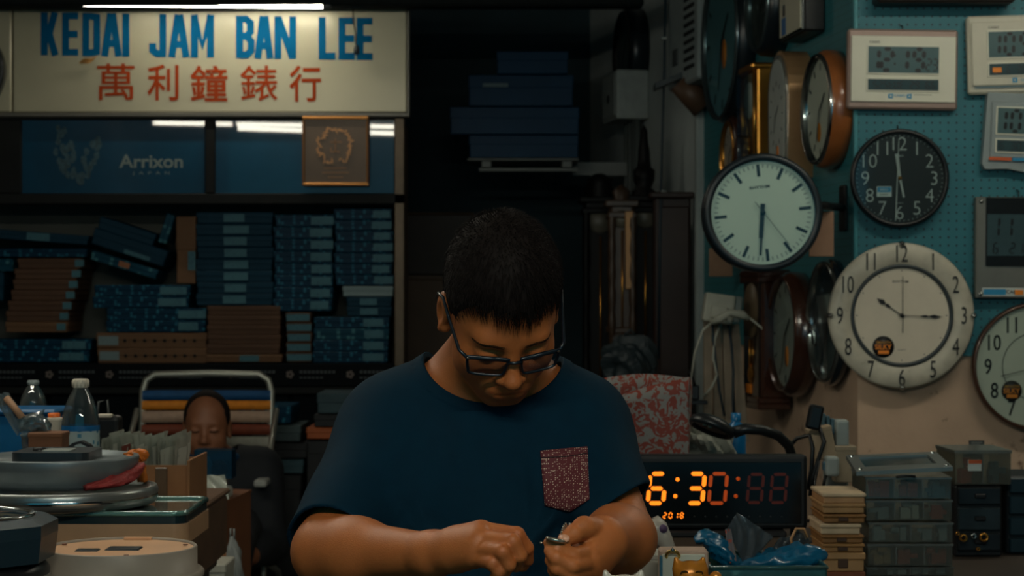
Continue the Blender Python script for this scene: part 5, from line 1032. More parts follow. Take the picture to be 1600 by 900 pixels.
# white box with cream sheet
d = 2.95; t = root('white_box', 'small white framed card box behind the golden cat', 'box', (W(1070, 0, d).x, d+.02, RT)); a = W(1032, 0, d); b = W(1107, 0, d); z1 = W(0, 860, d).z; MB().rbox((a.x, d, RT), (b.x, d+.05, z1), .003).build('box', mat('pinkish_card', (176, 150, 132), .7), t, world=True)
a = W(1034, 0, d); b = W(1101, 0, d); MB().rbox((a.x, d-.004, RT), (b.x, d+.001, W(0, 866, d).z), .001).build('cream_sheet', mat('cream_sheet', (190, 192, 176), .6), t, world=True); a = W(1031, 0, d); MB().rbox((a.x, d-.005, RT), (a.x+.004, d+.01, W(0, 868, d).z), .001).build('blue_edge', mat('blue_edge', (60, 110, 130), .5), t, world=True)
t = root('gold_ring', 'shiny gold ring on top of the white card box', 'ring', W(1050, 868, d)); MB().tube([W(1051+10*math.cos(a_), 869-8*math.sin(a_), d-.004-.008*math.sin(a_)) for a_ in [k*math.tau/20 for k in range(20)]], .0028, 8, closed=True).build('band', mat('ring_gold', (230, 190, 110), .2, .9), t, world=True); MB().lathe([(0, -.004), (.004, 0), (0, .005)], 8, Matrix.Translation(W(1051, 860, d-.012)), axis='Z').build('stone', m_chrome, t, world=True)
t = root('white_carton', 'pale grey carton between white cat and card box', 'box', (W(1015, 0, 3.05).x, 3.08, RT)); a = W(996, 0, 3.05); b = W(1034, 0, 3.05); MB().rbox((a.x, 3.05, RT), (b.x, 3.12, W(0, 868, 3.05).z), .002).build('body', mat('pale_carton', (170, 168, 156), .7), t, world=True); MB().rbox((a.x-.001, 3.049, W(0, 876, 3.05).z), (b.x+.001, 3.121, W(0, 866, 3.05).z), .002).build('lid', mat('pale_carton', (170, 168, 156), .7), t, world=True)
# horn shaped white vase seen behind the forearm
t = root('white_vase', 'white tapering figurine with purple spot behind the forearm', 'figurine', W(1040, 862, 3.4)); p0 = W(1018, 812, 3.4); p1 = W(1046, 858, 3.4); MB().tube([p0, p0.lerp(p1, .3), p0.lerp(p1, .7), p1, Vector((p1.x, p1.y, RT))], [.014, .02, .016, .012, .012], 14).build('body', mat('glazed_white', (180, 172, 160), .3), t, world=True); c = p0.lerp(p1, .35)+Vector((.008, -.018, .004)); MB().lathe([(0, -.004), (.007, -.001), (.008, .002)], 12, Matrix.Translation(c)).build('purple_spot', mat('purple_spot', (90, 70, 100), .4), t, world=True)
# ================================================================== pile of clocks at the left
def up(c): return Matrix.Translation(Vector(c))
m_peach = mat('peach_plastic', (206, 158, 118), .5, noise=.06, nscale=10); m_pgrey = mat('warm_grey_plastic', (150, 138, 124), .45, noise=.05)
c = W(188, 853, 3.1); r = S(119, 3.1); t = root('round_clock', 'peach backed round clock lying face down at the bottom left', 'clock', (c.x, c.y, c.z-.05))
MB().lathe([(r*1.09, -.048), (r*1.09, -.041), (r*1.06, -.037), (r, -.036), (r, -.002), (r*.985, .0), (r*.96, -.0005), (r*.955, -.004)], 64, up(c), axis='Z').build('case', m_pgrey, t, world=True)
MB().lathe([(r*.96, -.004), (0, -.0035)], 64, up(c), axis='Z').build('back_plate', m_peach, t, world=True)
for x0, x1, y0_, y1_, nm in ((-.02, .035, -.03, .012, 'movement'), (-.065, -.028, -.042, -.016, 'hanger_slot')): MB().rbox(c+Vector((x0, y0_, -.006)), c+Vector((x1, y1_, -.0015)), .002).build(nm, mat('movement_black', (26, 34, 38), .4), t, world=True)
MB().rbox(c+Vector((-.016, r*.86, -.004)), c+Vector((.03, r*.955, .0006)), .0004).build('hanger_plate', m_peach, t, world=True)
for a_ in (.3, 2.8, 5.0): MB().lathe([(.004, -.0025), (.004, -.001), (0, -.001)], 10, up(c+Vector((r*.85*math.cos(a_), r*.85*math.sin(a_), 0))), axis='Z').build('screw', mat('screw_rust', (110, 60, 36), .5), t, world=True)
t = root('round_clock', 'black round clock underneath the peach backed clock', 'clock', (c.x, c.y, LT)); MB().lathe([(r*.9, LT-c.z), (r*1.06, LT-c.z+.01), (r*1.08, -.07), (r*1.0, -.052), (0, -.052)], 48, up(c+Vector((.006, 0, 0))), axis='Z').build('case', m_blk, t, world=True); MB().lathe([(r*1.085, -.075), (r*1.1, -.07), (r*1.085, -.064)], 48, up(c+Vector((.006, 0, 0))), axis='Z').build('bezel', mat('dull_chrome', (100, 104, 104), .3, .9), t, world=True)
# dark teal cushion shaped clock
c = W(-46, 812, 2.93); t = root('cushion_clock', 'dark teal square clock with chrome ring at the bottom left corner', 'clock', (c.x, c.y, c.z-.06)); m_dt = mat('dark_teal_plastic', (30, 48, 56), .4, noise=.06); hw = .121
out = [(hw, -hw*.45), (hw, hw*.45), (hw*.5, hw), (-hw*.5, hw), (-hw, hw*.45), (-hw, -hw*.45), (-hw*.5, -hw), (hw*.5, -hw)]
mb = MB()
for z0, z1, k0, k1 in ((-.06, -.022, .96, 1.0), (-.022, -.004, 1.0, 1.0), (-.004, .006, 1.0, .86)):
    n = 8; mb.add([(c.x+x*k0, c.y+y*k0, c.z+z0) for x, y in out]+[(c.x+x*k1, c.y+y*k1, c.z+z1) for x, y in out], [(i, (i+1) % n, (i+1) % n+n, i+n) for i in range(n)]+([list(range(n, 2*n))] if z1 > 0 else [])+([list(range(n-1, -1, -1))] if z0 < -.05 else []))
mb.build('case', m_dt, t, world=True); MB().lathe([(hw*.8, .005), (hw*.8, .010), (hw*.74, .011), (hw*.73, .006)], 56, up(c), axis='Z').build('bezel', m_chrome, t, world=True); MB().lathe([(hw*.735, .008), (hw*.5, .012), (0, .014)], 48, up(c), axis='Z').build('glass', mat('dark_glass', (34, 44, 48), .08, coat=.6), t, world=True)
t = root('round_clock', 'black round clock underneath the dark teal square clock', 'clock', (c.x, c.y, LT)); MB().lathe([(hw*.8, LT-c.z), (hw*.95, LT-c.z+.02), (hw*.98, -.075), (hw*.9, -.061), (0, -.061)], 40, up(c), axis='Z').build('case', m_blk, t, world=True); MB().lathe([(hw*.96, -.09), (hw*.995, -.085), (hw*.96, -.08)], 40, up(c), axis='Z').build('bezel', m_chrome, t, world=True)
MB().tube([W(40, 878, 3.0), W(62, 872, 3.02), W(70, 874, 3.02)], .006, 8).build('handle', m_chrome, t, world=True)
# rectangular clock with glass cover
z1 = W(0, 803, 3.3).z; x0, x1 = W(30, 0, 3.3).x, W(292, 0, 3.3).x; t = root('mantel_clock', 'flat rectangular clock with tan base and glass cover below silver discs', 'clock', ((x0+x1)/2, 3.43, z1-.05))
def rrect(x0, y0_, x1, y1_, r_, n=6):
    p = []
    for cx, cy, a0 in ((x1-r_, y0_+r_, -90), (x1-r_, y1_-r_, 0), (x0+r_, y1_-r_, 90), (x0+r_, y0_+r_, 180)):
        for i in range(n+1): a_ = R(a0+90*i/n); p.append((cx+r_*math.cos(a_), cy+r_*math.sin(a_)))
    return p
vprism(rrect(x0, 3.3, x1, 3.56, .025), z1-.052, z1-.018).build('base', mat('tan_base', (176, 138, 104), .5, noise=.06), t, world=True); vprism(rrect(x0+.003, 3.303, x1-.003, 3.557, .024), z1-.018, z1-.004).build('dark_band', mat('dark_band', (28, 44, 48), .25), t, world=True)
vprism(rrect(x0+.012, 3.31, x1-.012, 3.55, .02), z1-.0045, z1-.0005).build('glass', mat('teal_glass', (96, 116, 112), .08, spec=.8, coat=1.), t, world=True)
rr = rrect(x0+.004, 3.303, x1-.004, 3.557, .024); MB().tube([(x, y, z1) for x, y in rr], .005, 8, closed=True).build('cover_edge', mat_glass('edge_glass', (170, 220, 210), .05, 2., .4, (120, 170, 160)), t, world=True)
o = root('storage_crate', 'low wooden crate under the pile of clocks', 'crate', ((x0+x1)/2, 3.43, LT)); MB().rbox((x0+.02, 3.32, LT), (x1-.04, 3.54, z1-.054), .004).build('body', mat('dark_crate', (44, 34, 28), .7), o, world=True); MB().rbox((x0+.015, 3.315, z1-.07), (x1-.035, 3.545, z1-.053), .003).build('rim', mat('dark_crate', (44, 34, 28), .7), o, world=True)
# silver discs
m_silv = mat('satin_silver', (150, 154, 152), .34, .85, noise=.05); m_silg = mat('grey_silver', (120, 128, 130), .4, .5, noise=.05)
c = W(92, 758, 3.43); c.z = z1+.036; r = S(153, 3.43); t = root('round_clock', 'wide silver round clock under the dished silver clock', 'clock', (c.x, c.y, c.z-.035))
MB().lathe([(r*.85, -.035), (r*.97, -.03), (r, -.02), (r, -.006), (r*.985, 0), (r*.955, .001), (r*.94, -.004), (r*.93, -.001), (r*.91, -.006), (0, -.006)], 72, up(c), axis='Z').build('case', m_silv, t, world=True); MB().lathe([(r*1.001, -.013), (r*1.006, -.016), (r*1.001, -.019)], 72, up(c), axis='Z').build('rim_line', m_chrome, t, world=True)
r2 = S(124, 3.43); c2 = Vector((c.x, c.y, c.z+.054)); t = root('round_clock', 'dished silver clock lying upside down with black movement on top', 'clock', (c2.x, c2.y, c.z))
MB().lathe([(0, -.052), (r2*.86, -.052), (r2*.88, -.046), (r2*.97, -.02), (r2, -.004), (r2*.99, .0), (r2*.975, .0), (r2*.97, -.006), (0, -.006)], 72, up(c2), axis='Z').build('case', m_silg, t, world=True)
vprism(rrect(c2.x-.07, c2.y-.07, c2.x+.066, c2.y+.07, .02), c2.z-.006, c2.z+.010).build('movement', mat('movement_black', (26, 34, 38), .4), t, world=True); vprism(rrect(c2.x-.02, c2.y-.05, c2.x+.03, c2.y+.01, .006), c2.z+.010, c2.z+.0125).build('label_plate', mat('label_grey', (140, 146, 140), .4), t, world=True)
MB().lathe([(.012, c2.z+.010), (.011, c2.z+.016), (0, c2.z+.016)], 16, Matrix.Translation((c2.x-.03, c2.y-.02, 0)), axis='Z').build('knob', m_blk, t, world=True)
t = root('net_bag', 'red net bag squeezed between the two silver clocks', 'bag', (c.x+.1, c.y-.05, c.z)); mn = mat('red_net', (150, 52, 50), .5, noise=.3, nscale=60, bump=.6, bscale=120)
ridge_bag([(c.x+.075, c.y-.125, c.z+.008), (c.x+.105, c.y-.085, c.z+.012), (c.x+.128, c.y-.045, c.z+.018), (c.x+.142, c.y-.01, c.z+.03), (c.x+.14, c.y+.03, c.z+.036)], [.006, .012, .014, .013, .006], 21).build('net', mn, t, world=True)
t = root('orange_wrapper', 'orange wrapper peeking out behind the dished silver clock', 'wrapper', (c.x+.13, c.y+.12, c.z)); MB().bm(crumple((c.x+.122, c.y+.085, c.z+.046), .018, .014, .011, 5, .5)).build('wrapper', mat('orange_film', (200, 110, 40), .4), t, world=True); ridge_bag([(c.x+.13, c.y+.08, c.z+.03), (c.x+.135, c.y+.085, c.z+.0)], [.012, .01], 4).build('tail', mat('orange_film', (200, 110, 40), .4), t, world=True)
# ================================================================== behind: crate with bottle, sachets, boxes
CZ0 = .885; x0 = -1.30; x1 = -.63; o = root('parts_crate', 'wooden parts crate behind the clock pile carrying bottle and sachets', 'crate', ((x0+x1)/2, 3.9, LT)); MB().rbox((x0, 3.62, LT), (x1, 4.25, CZ0-.012), .006).build('body', mat('crate_wood', (86, 62, 44), .7, noise=.2), o, world=True); MB().rbox((x0-.01, 3.61, CZ0-.012), (x1+.005, 4.26, CZ0), .004).build('top', mat('crate_wood', (86, 62, 44), .7), o, world=True)
def bottle(px, capy, d, h, r, base_z, label, body_m, cap_m, water=True, lab=True):
    c = W(px, 0, d); c.z = base_z; t = root('water_bottle', label, 'bottle', c); M = up(c)
    pr = [(0, .004), (r*.6, .0), (r*.92, .004), (r, .015), (r, h*.36), (r*.985, h*.37), (r, h*.39), (r*1.0, h*.6), (r*1.02, h*.63), (r*1.0, h*.68), (r*.88, h*.77), (r*.64, h*.86), (r*.40, h*.92), (r*.36, h*.94)]
    MB().lathe(pr, 40, M, axis='Z').build('body', body_m, t, world=True)
    MB().lathe([(r*.40, h*.935), (r*.41, h*.995), (r*.38, h), (0, h)], 24, M, axis='Z').build('cap', cap_m, t, world=True)
    for i in range(24):
        if i % 2: a_ = i*math.tau/24; MB().tube([c+Vector((r*.43*math.cos(a_), r*.43*math.sin(a_), h*.94)), c+Vector((r*.43*math.cos(a_), r*.43*math.sin(a_), h*.99))], r*.03, 4).build('cap_rib', cap_m, t, world=True)
    if lab: MB().lathe([(r*1.012, h*.42), (r*1.012, h*.62)], 40, M, axis='Z').build('label', mat_print('bottle_label', (150, 166, 166), (70, 120, 140), 90, .5), t, world=True); MB().lathe([(r*1.02, h*.61), (r*1.026, h*.625), (r*1.02, h*.65)], 40, M, axis='Z').build('blue_band', mat('band_blue', (14, 90, 140), .4), t, world=True); MB().lathe([(r*1.016, h*.40), (r*1.016, h*.46)], 40, M, axis='Z').build('teal_band', mat('band_teal', (30, 130, 150), .4), t, world=True)
    if water: MB().lathe([(0, .006), (r*.9, .008), (r*.97, .018), (r*.97, h*.42), (0, h*.42)], 32, M, axis='Z').build('water', mat_glass('water_blue', (80, 170, 200), .02, .6, .3, (20, 110, 150)), t, world=True)
    return t
m_pet = mat_glass('bottle_plastic', (196, 220, 224), .04, 1.5, .06, (140, 160, 165)); m_cap = mat('cap_white', (184, 176, 160), .5)
d = 3.8; htop = W(0, 592, d).z; bottle(126, 592, d, htop-CZ0, S(29, d), CZ0, 'large clear water bottle with white ribbed cap and blue band', m_pet, m_cap)
# dark strap arching in front of the bottle
t = root('watch_strap', 'dark curved watch strap arching in front of the bottle', 'strap', W(125, 716, 3.66)); mb = MB(); pts = [W(90, 712, 3.66), W(102, 704, 3.66), W(114, 694, 3.66), W(126, 691, 3.66), W(138, 697, 3.66), W(148, 712, 3.66), W(152, 722, 3.66)]
for i in range(len(pts)-1):
    a, b = pts[i], pts[i+1]; n_ = Vector((-(b-a).z, 0, (b-a).x)).normalized()*.0025; D = Vector((0, .024, 0)); mb.add([a-n_, b-n_, b-n_+D, a-n_+D, a+n_, b+n_, b+n_+D, a+n_+D], [(0, 3, 2, 1), (4, 5, 6, 7), (0, 1, 5, 4), (1, 2, 6, 5), (2, 3, 7, 6), (3, 0, 4, 7)])
mb.build('band', mat('strap_black', (26, 24, 24), .45), t, world=True); MB().rbox(pts[0]+Vector((-.008, -.001, -.004)), pts[0]+Vector((.004, .026, .006)), .001).build('buckle', m_chrome, t, world=True)
# cardboard box of sachets
d = 3.72; a = W(165, 0, d); b = W(297, 0, d); zb = CZ0+.001; zt_ = W(0, 727, d).z; mcb = mat('cardboard', (140, 96, 60), .75, noise=.1, nscale=12); t = root('cardboard_box', 'open cardboard box of clear sachets behind the silver discs', 'box', ((a.x+b.x)/2, d+.1, zb))
for nm, lo, hi in (('front', (a.x, d, zb), (b.x, d+.004, zt_)), ('back', (a.x, d+.2, zb), (b.x, d+.204, zt_)), ('side', (a.x, d, zb), (a.x+.004, d+.2, zt_)), ('side', (b.x-.004, d-.012, zb), (b.x+.001, d+.2, W(0, 719, d).z)), ('bottom', (a.x, d, zb), (b.x, d+.2, zb+.004))): MB().box(lo, hi).build(nm, mcb, t, world=True)
p = W(252, 0, d-.002); MB().rbox((p.x-.012, d-.004, zb+.01), (p.x+.012, d+.001, zt_-.004), .002).build('tape', mat('clear_tape', (96, 78, 62), .25), t, world=True)
g = random.Random(31); m_film2 = mat_glass('sachet_clear', (210, 216, 210), .2, 1.2, .55, (196, 200, 188)); m_film3 = mat('sachet_card', (180, 180, 168), .6)
for i in range(26):
    u = i/25; x = 164+122*u; dd = d+.04+.1*g.random(); top = W(0, 676+g.uniform(-4, 8)+(8 if u < .15 else 0), dd); bx = W(x, 0, dd).x; w_ = .004+g.uniform(0, .004); le = g.uniform(-.01, .01)
    t = root('clear_packet', 'thin clear plastic packet standing in the cardboard box row', 'packet', (bx, dd, zb+.005), 'clear packets in the cardboard box')
    q_ = [Vector((bx-w_, dd-.03, zb+.006)), Vector((bx+w_, dd+.03, zb+.006)), Vector((bx+w_+le, dd+.03, top.z)), Vector((bx-w_+le, dd-.03, top.z-.004))]
    film(q_, 8, .004, i).build('film', m_film2, t, world=True); film([p.lerp(sum(q_, Vector())/4, .3)+Vector((.002, 0, 0)) for p in q_], 4, .002, i+40).build('card_insert', m_film3 if i != 5 else mat('insert_red', (130, 60, 50), .6), t, world=True)
# small things left of the bottle
d = 3.68; t = root('brown_carton', 'small plain brown carton left of the water bottle', 'box', W(70, 712, d)); a = W(44, 0, d); b = W(97, 0, d); MB().rbox((a.x, d, CZ0), (b.x, d+.06, W(0, 681, d).z), .002).build('body', mat('brown_card', (112, 72, 46), .75, noise=.1), t, world=True); MB().rbox((a.x-.001, d-.001, W(0, 684, d).z), (b.x+.001, d+.061, W(0, 676, d).z), .002).build('lid', mat('brown_card', (112, 72, 46), .75), t, world=True)
t = root('pill_bottle', 'small white bottle with orange cap beside the water bottle', 'bottle', W(84, 690, 3.85)); c = W(85, 0, 3.85); zc = W(0, 652, 3.85).z; MB().rbox((c.x-.016, 3.84, CZ0), (c.x+.016, 3.872, zc), .005, seg=2).build('body', mat('white_plastic', (176, 168, 152), .5), t, world=True); MB().lathe([(.012, zc), (.012, zc+.008), (0, zc+.009)], 18, Matrix.Translation((c.x-.002, 3.856, 0)), axis='Z').build('cap', mat('cap_orange', (220, 104, 30), .4), t, world=True)
t = root('clear_bag', 'clear plastic bag holding a tan stick at the left edge', 'bag', W(45, 690, 3.75)); mfl = mat_glass('bag_film', (180, 200, 205), .12, 1.8, .2, (140, 156, 160))
film([W(-12, 618, 3.75), W(12, 612, 3.75), W(46, 660, 3.72), W(26, 680, 3.72)], 14, .008, 51).build('film', mfl, t, world=True); film([W(26, 656, 3.7), W(68, 640, 3.74), W(76, 682, 3.74), W(40, 692, 3.7)], 14, .012, 53).build('film', mfl, t, world=True); ridge_bag([W(34, 668, 3.72), W(50, 660, 3.72), W(66, 662, 3.72), W(74, 676, 3.72)], [.012, .024, .022, .01], 9).build('bag_end', mfl, t, world=True)
ridge_bag([W(45, 676, 3.72), W(50, 700, 3.72), Vector((W(50, 0, 3.72).x, 3.72, CZ0))], [.02, .018, .016], 12).build('bag_foot', mfl, t, world=True); MB().tube([W(10, 622, 3.74), W(36, 654, 3.72)], .007, 8).build('tan_stick', mat('tan_stick', (150, 110, 80), .6), t, world=True)
t = root('blue_bin', 'blue plastic bin at the left edge behind clear bag', 'bin', (W(10, 0, 4.1).x, 4.15, CZ0)); a = W(-60, 0, 4.1); b = W(92, 0, 4.1); zt_ = W(0, 638, 4.1).z; mbb = mat('bin_blue', (4, 82, 128), .4, noise=.1); MB().rbox((a.x, 4.06, CZ0), (b.x, 4.2, zt_-.006), .01).build('body', mbb, t, world=True); MB().rbox((a.x-.006, 4.05, zt_-.012), (b.x+.006, 4.21, zt_), .005).build('rim', mbb, t, world=True)
o = carton(20, 705, 84, 960, mcb, 'tall carton under the small dim bottle', d=4.33, dep=.14, lidh=.1, group='boxes behind the left table'); zc2 = W(0, 705, 4.33).z
bottle(52, 594, 4.4, W(0, 594, 4.4).z-zc2, S(20, 4.4), zc2, 'small dim water bottle behind the blue bin', m_pet, mat('cap_grey', (120, 130, 130), .5), False, False)
t = root('black_pouch', 'black case with white top edge right of the water bottle', 'case', W(168, 700, 4.05)); a = W(150, 0, 4.05); b = W(186, 0, 4.05); zt_ = W(0, 650, 4.05).z; MB().rbox((a.x, 4.05, CZ0), (b.x, 4.1, zt_), .01, seg=2).build('body', m_blk, t, world=True); MB().rbox((a.x+.004, 4.048, zt_-.004), (b.x-.016, 4.07, zt_+.004), .002).build('white_edge', mat('white_plastic', (176, 168, 152), .5), t, world=True); MB().tube([W(152, 650, 4.07), W(154, 628, 4.07), W(168, 625, 4.07), W(170, 650, 4.07)], .003, 6).build('handle', mat('lamp_grey', (70, 72, 72), .5), t, world=True)
t = root('wood_offcut', 'thin wooden offcut and paper lying at the left edge', 'offcut', W(18, 712, 3.6)); p = W(10, 708, 3.6); MB().rbox((p.x-.06, 3.55, CZ0+.07), (p.x+.035, 3.66, CZ0+.082), .003).build('wood', mat('offcut', (150, 116, 84), .7), t, world=True); MB().rbox((p.x-.07, 3.54, CZ0+.04), (p.x+.045, 3.68, CZ0+.07), .003).build('paper_pile', mat('paper_grey', (140, 136, 120), .7), t, world=True); MB().rbox((p.x-.06, 3.56, LT+.03), (p.x+.03, 3.6, CZ0+.04), .003).build('block', mat('dark_crate', (44, 34, 28), .7), t, world=True)
# ================================================================== brown counter box with plastic goods further back
d = 4.9; a = W(296, 0, d); b = W(352, 0, d); c_ = W(392, 0, d+.3); z1 = W(0, 787, d).z; t = root('cardboard_carton', 'tall brown carton standing left of the man, plastic goods on top', 'box', ((a.x+b.x)/2, d+.15, 0))
mct = mat('carton_brown', (112, 66, 36), .75, noise=.12, nscale=8)
vprism([(a.x-.05, d), (b.x, d), (c_.x-.0, d+.3), (a.x, d+.35)], 0, z1).build('body', mct, t, world=True); p = W(352, 0, d); MB().rbox((p.x-.012, d-.004, 0), (p.x+.004, d+.003, z1), .002).build('corner_edge', mat('carton_edge', (140, 90, 54), .7), t, world=True)
vprism([(a.x-.052, d-.002), (b.x+.002, d-.002), (c_.x+.002, d+.302), (a.x-.002, d+.352)], z1, z1+.006).build('lid', mct, t, world=True)
zl = z1+.007
t = root('foam_pack', 'white foam pack wrapped in film on the tall brown carton', 'pack', W(328, 780, d)); MB().rbox(Vector((W(300, 0, d).x, d+.01, zl)), Vector((W(354, 0, d).x, d+.12, W(0, 765, d).z)), .008, seg=2).build('tray', mat('foam_white', (176, 172, 160), .6), t, world=True); MB().rbox(Vector((W(300, 0, d).x, d+.02, W(0, 765, d).z)), Vector((W(346, 0, d).x, d+.11, W(0, 752, d).z)), .004).build('card', mat('card_tan', (156, 120, 92), .7), t, world=True); film([Vector((W(298, 0, d).x, d, zl+.004)), Vector((W(358, 0, d).x, d, zl+.004)), Vector((W(350, 0, d).x, d+.02, W(0, 744, d).z)), Vector((W(302, 0, d).x, d+.02, W(0, 744, d).z))], 12, .008, 77).build('film_wrap', m_film2, t, world=True)
t = root('clear_case', 'clear display case with red and blue goods on the foam pack', 'case', W(325, 745, d+.05)); x0_, x1_ = W(300, 0, d).x, W(360, 0, d).x; zz0 = W(0, 750, d).z; zz1 = W(0, 706, d).z
for lo, hi, nm in (((x0_, d+.03, zz0), (x1_, d+.032, zz1), 'front'), ((x0_, d+.1, zz0), (x1_, d+.102, zz1), 'back'), ((x0_, d+.03, zz1), (x1_, d+.102, zz1+.002), 'top'), ((x1_-.002, d+.03, zz0), (x1_, d+.1, zz1), 'side'), ((x0_, d+.03, zz0), (x0_+.002, d+.1, zz1), 'side')): MB().box(lo, hi).build(nm, mat_glass('case_clear', (170, 200, 215), .05, 1.2, .15, (60, 110, 140)), t, world=True)
MB().bm(crumple((x0_+.06, d+.07, zz0+.022), .018, .015, .02, 13, .4)).build('red_goods', mat('goods_red', (130, 40, 32), .5), t, world=True); MB().bm(crumple((x0_+.022, d+.07, zz0+.028), .016, .015, .026, 14, .4)).build('pale_goods', mat('goods_pale', (150, 164, 166), .4), t, world=True)
t = root('white_bag', 'white plastic bag hanging low beside the tall brown carton', 'bag', W(366, 900, d+.1)); ridge_bag([W(362, 838, d), W(364, 860, d), W(367, 900, d), W(367, 960, d)], [.006, .022, .03, .03], 41).build('bag', mat('bag_white', (120, 124, 122), .5), t, world=True); MB().tube([W(360, 842, d), W(360, 826, d), W(366, 826, d), W(366, 842, d)], .003, 6).build('handle', mat('bag_white', (120, 124, 122), .5), t, world=True)
t = root('white_carton', 'pale box low between peach clock and brown carton', 'box', W(345, 900, 4.6)); a = W(326, 0, 4.7); b = W(352, 0, 4.7); MB().rbox((a.x, 4.7, 0), (b.x, 4.85, W(0, 884, 4.7).z), .003).build('body', mat('pale_carton', (170, 168, 156), .7), t, world=True); MB().rbox((a.x-.002, 4.698, W(0, 896, 4.7).z), (b.x+.002, 4.852, W(0, 882, 4.7).z), .003).build('lid', mat('pale_carton', (170, 168, 156), .7), t, world=True)
# ================================================================== striped folding chair
d = 7.0; t = root('folding_chair', 'tubular folding chair with blue, yellow and white webbing straps', 'chair', (W(320, 0, d).x, d-.15, 0)); mtu = mat('chair_tube', (150, 150, 140), .35, .6); xa, xb = W(219, 0, d).x, W(421, 0, d).x; zt_ = W(0, 586, d).z; tilt = .12
def cp(x, z): return Vector((x, d+.06-(zt_-z)*tilt, z))
pts = [cp(xa, .38), cp(xa, .7), cp(xa, zt_-.06), cp(xa+.012, zt_-.02), cp(xa+.045, zt_), cp((xa+xb)/2, zt_+.003), cp(xb-.045, zt_), cp(xb-.012, zt_-.02), cp(xb, zt_-.06), cp(xb, .7), cp(xb, .38)]
MB().tube(pts, .013, 10).build('back_frame', mtu, t, world=True)
straps = [(611, 626, (4, 66, 110)), (627, 641, (200, 120, 24)), (643, 661, (160, 132, 112)), (664, 680, (112, 50, 28)), (683, 704, (150, 148, 136)), (708, 728, (146, 144, 134)), (732, 752, (140, 140, 132)), (758, 780, (60, 80, 90)), (786, 810, (140, 140, 132))]
for i, (ya, yb, c) in enumerate(straps):
    za, zb_ = W(0, ya, d).z, W(0, yb, d).z; mb = MB(); n = 10
    for k in range(n):
        u0, u1 = k/n, (k+1)/n; sg_ = lambda u: .018*math.sin(u*math.pi)
        P_ = [cp(xa+(xb-xa)*u, z)+Vector((0, sg_(u)-.014, 0)) for u, z in ((u0, zb_), (u1, zb_), (u1, za), (u0, za))]; Q_ = [p+Vector((0, .004, 0)) for p in P_]
        mb.add(P_+Q_, [(0, 1, 2, 3), (7, 6, 5, 4), (0, 4, 5, 1), (2, 6, 7, 3)], True)
    mb.build('strap', mat('strap_%d' % i, c, .7, noise=.12, nscale=40), t, world=True)
for x in (xa-.02, xb+.02):
    MB().tube([cp(x, .9), Vector((x, d-.2, .72)), Vector((x, d-.45, .0))], .011, 8).build('leg', mtu, t, world=True); MB().tube([Vector((x, d-.42, .42)), Vector((x, d+.1, .3)), Vector((x, d+.3, 0))], .011, 8).build('leg', mtu, t, world=True); MB().rbox((x-.022, d-.42, .66), (x+.022, d+.0, .685), .006).build('armrest', mat('arm_white', (150, 150, 144), .5), t, world=True)
MB().rbox((xa, d-.42, .4), (xb, d+.0, .412), .004).build('seat', mat('seat_web', (90, 96, 100), .7, noise=.2, nscale=20), t, world=True)
# ================================================================== people: smooth distance fields turned into one continuous skin
def sell(c, r):
    c = np.array(c, float); r = np.array(r, float)
    def f(p):
        q = (p-c)/r; k0 = np.sqrt((q*q).sum(1)); k1 = np.sqrt(((q/r)**2).sum(1)); return k0*(k0-1)/np.maximum(k1, 1e-9)
    return f
def scap(a, b, ra, rb):
    a = np.array(a, float); b = np.array(b, float); ba = b-a; L2 = max((ba*ba).sum(), 1e-12)
    def f(p):
        pa = p-a; h = np.clip((pa@ba)/L2, 0, 1); return np.sqrt(((pa-h[:, None]*ba)**2).sum(1))-(ra+(rb-ra)*h)
    return f
def smin(a, b, k):
    if k <= 0: return np.minimum(a, b)
    h = np.maximum(k-np.abs(a-b), 0)/k; return np.minimum(a, b)-h*h*k*.25
def smax(a, b, k): return -smin(-a, -b, k)
def fold(items):
    def f(p):
        d = None
        for it in items:
            fn, k = it[0], it[1]; op = it[2] if len(it) > 2 else '+'; e = fn(p)
            if d is None: d = e
            elif op == '+': d = smin(d, e, k)
            else: d = smax(d, -e, k)
        return d
    return f
def chain(pts, rs): return [(scap(pts[i], pts[i+1], rs[i], rs[i+1]), .004) for i in range(len(pts)-1)]
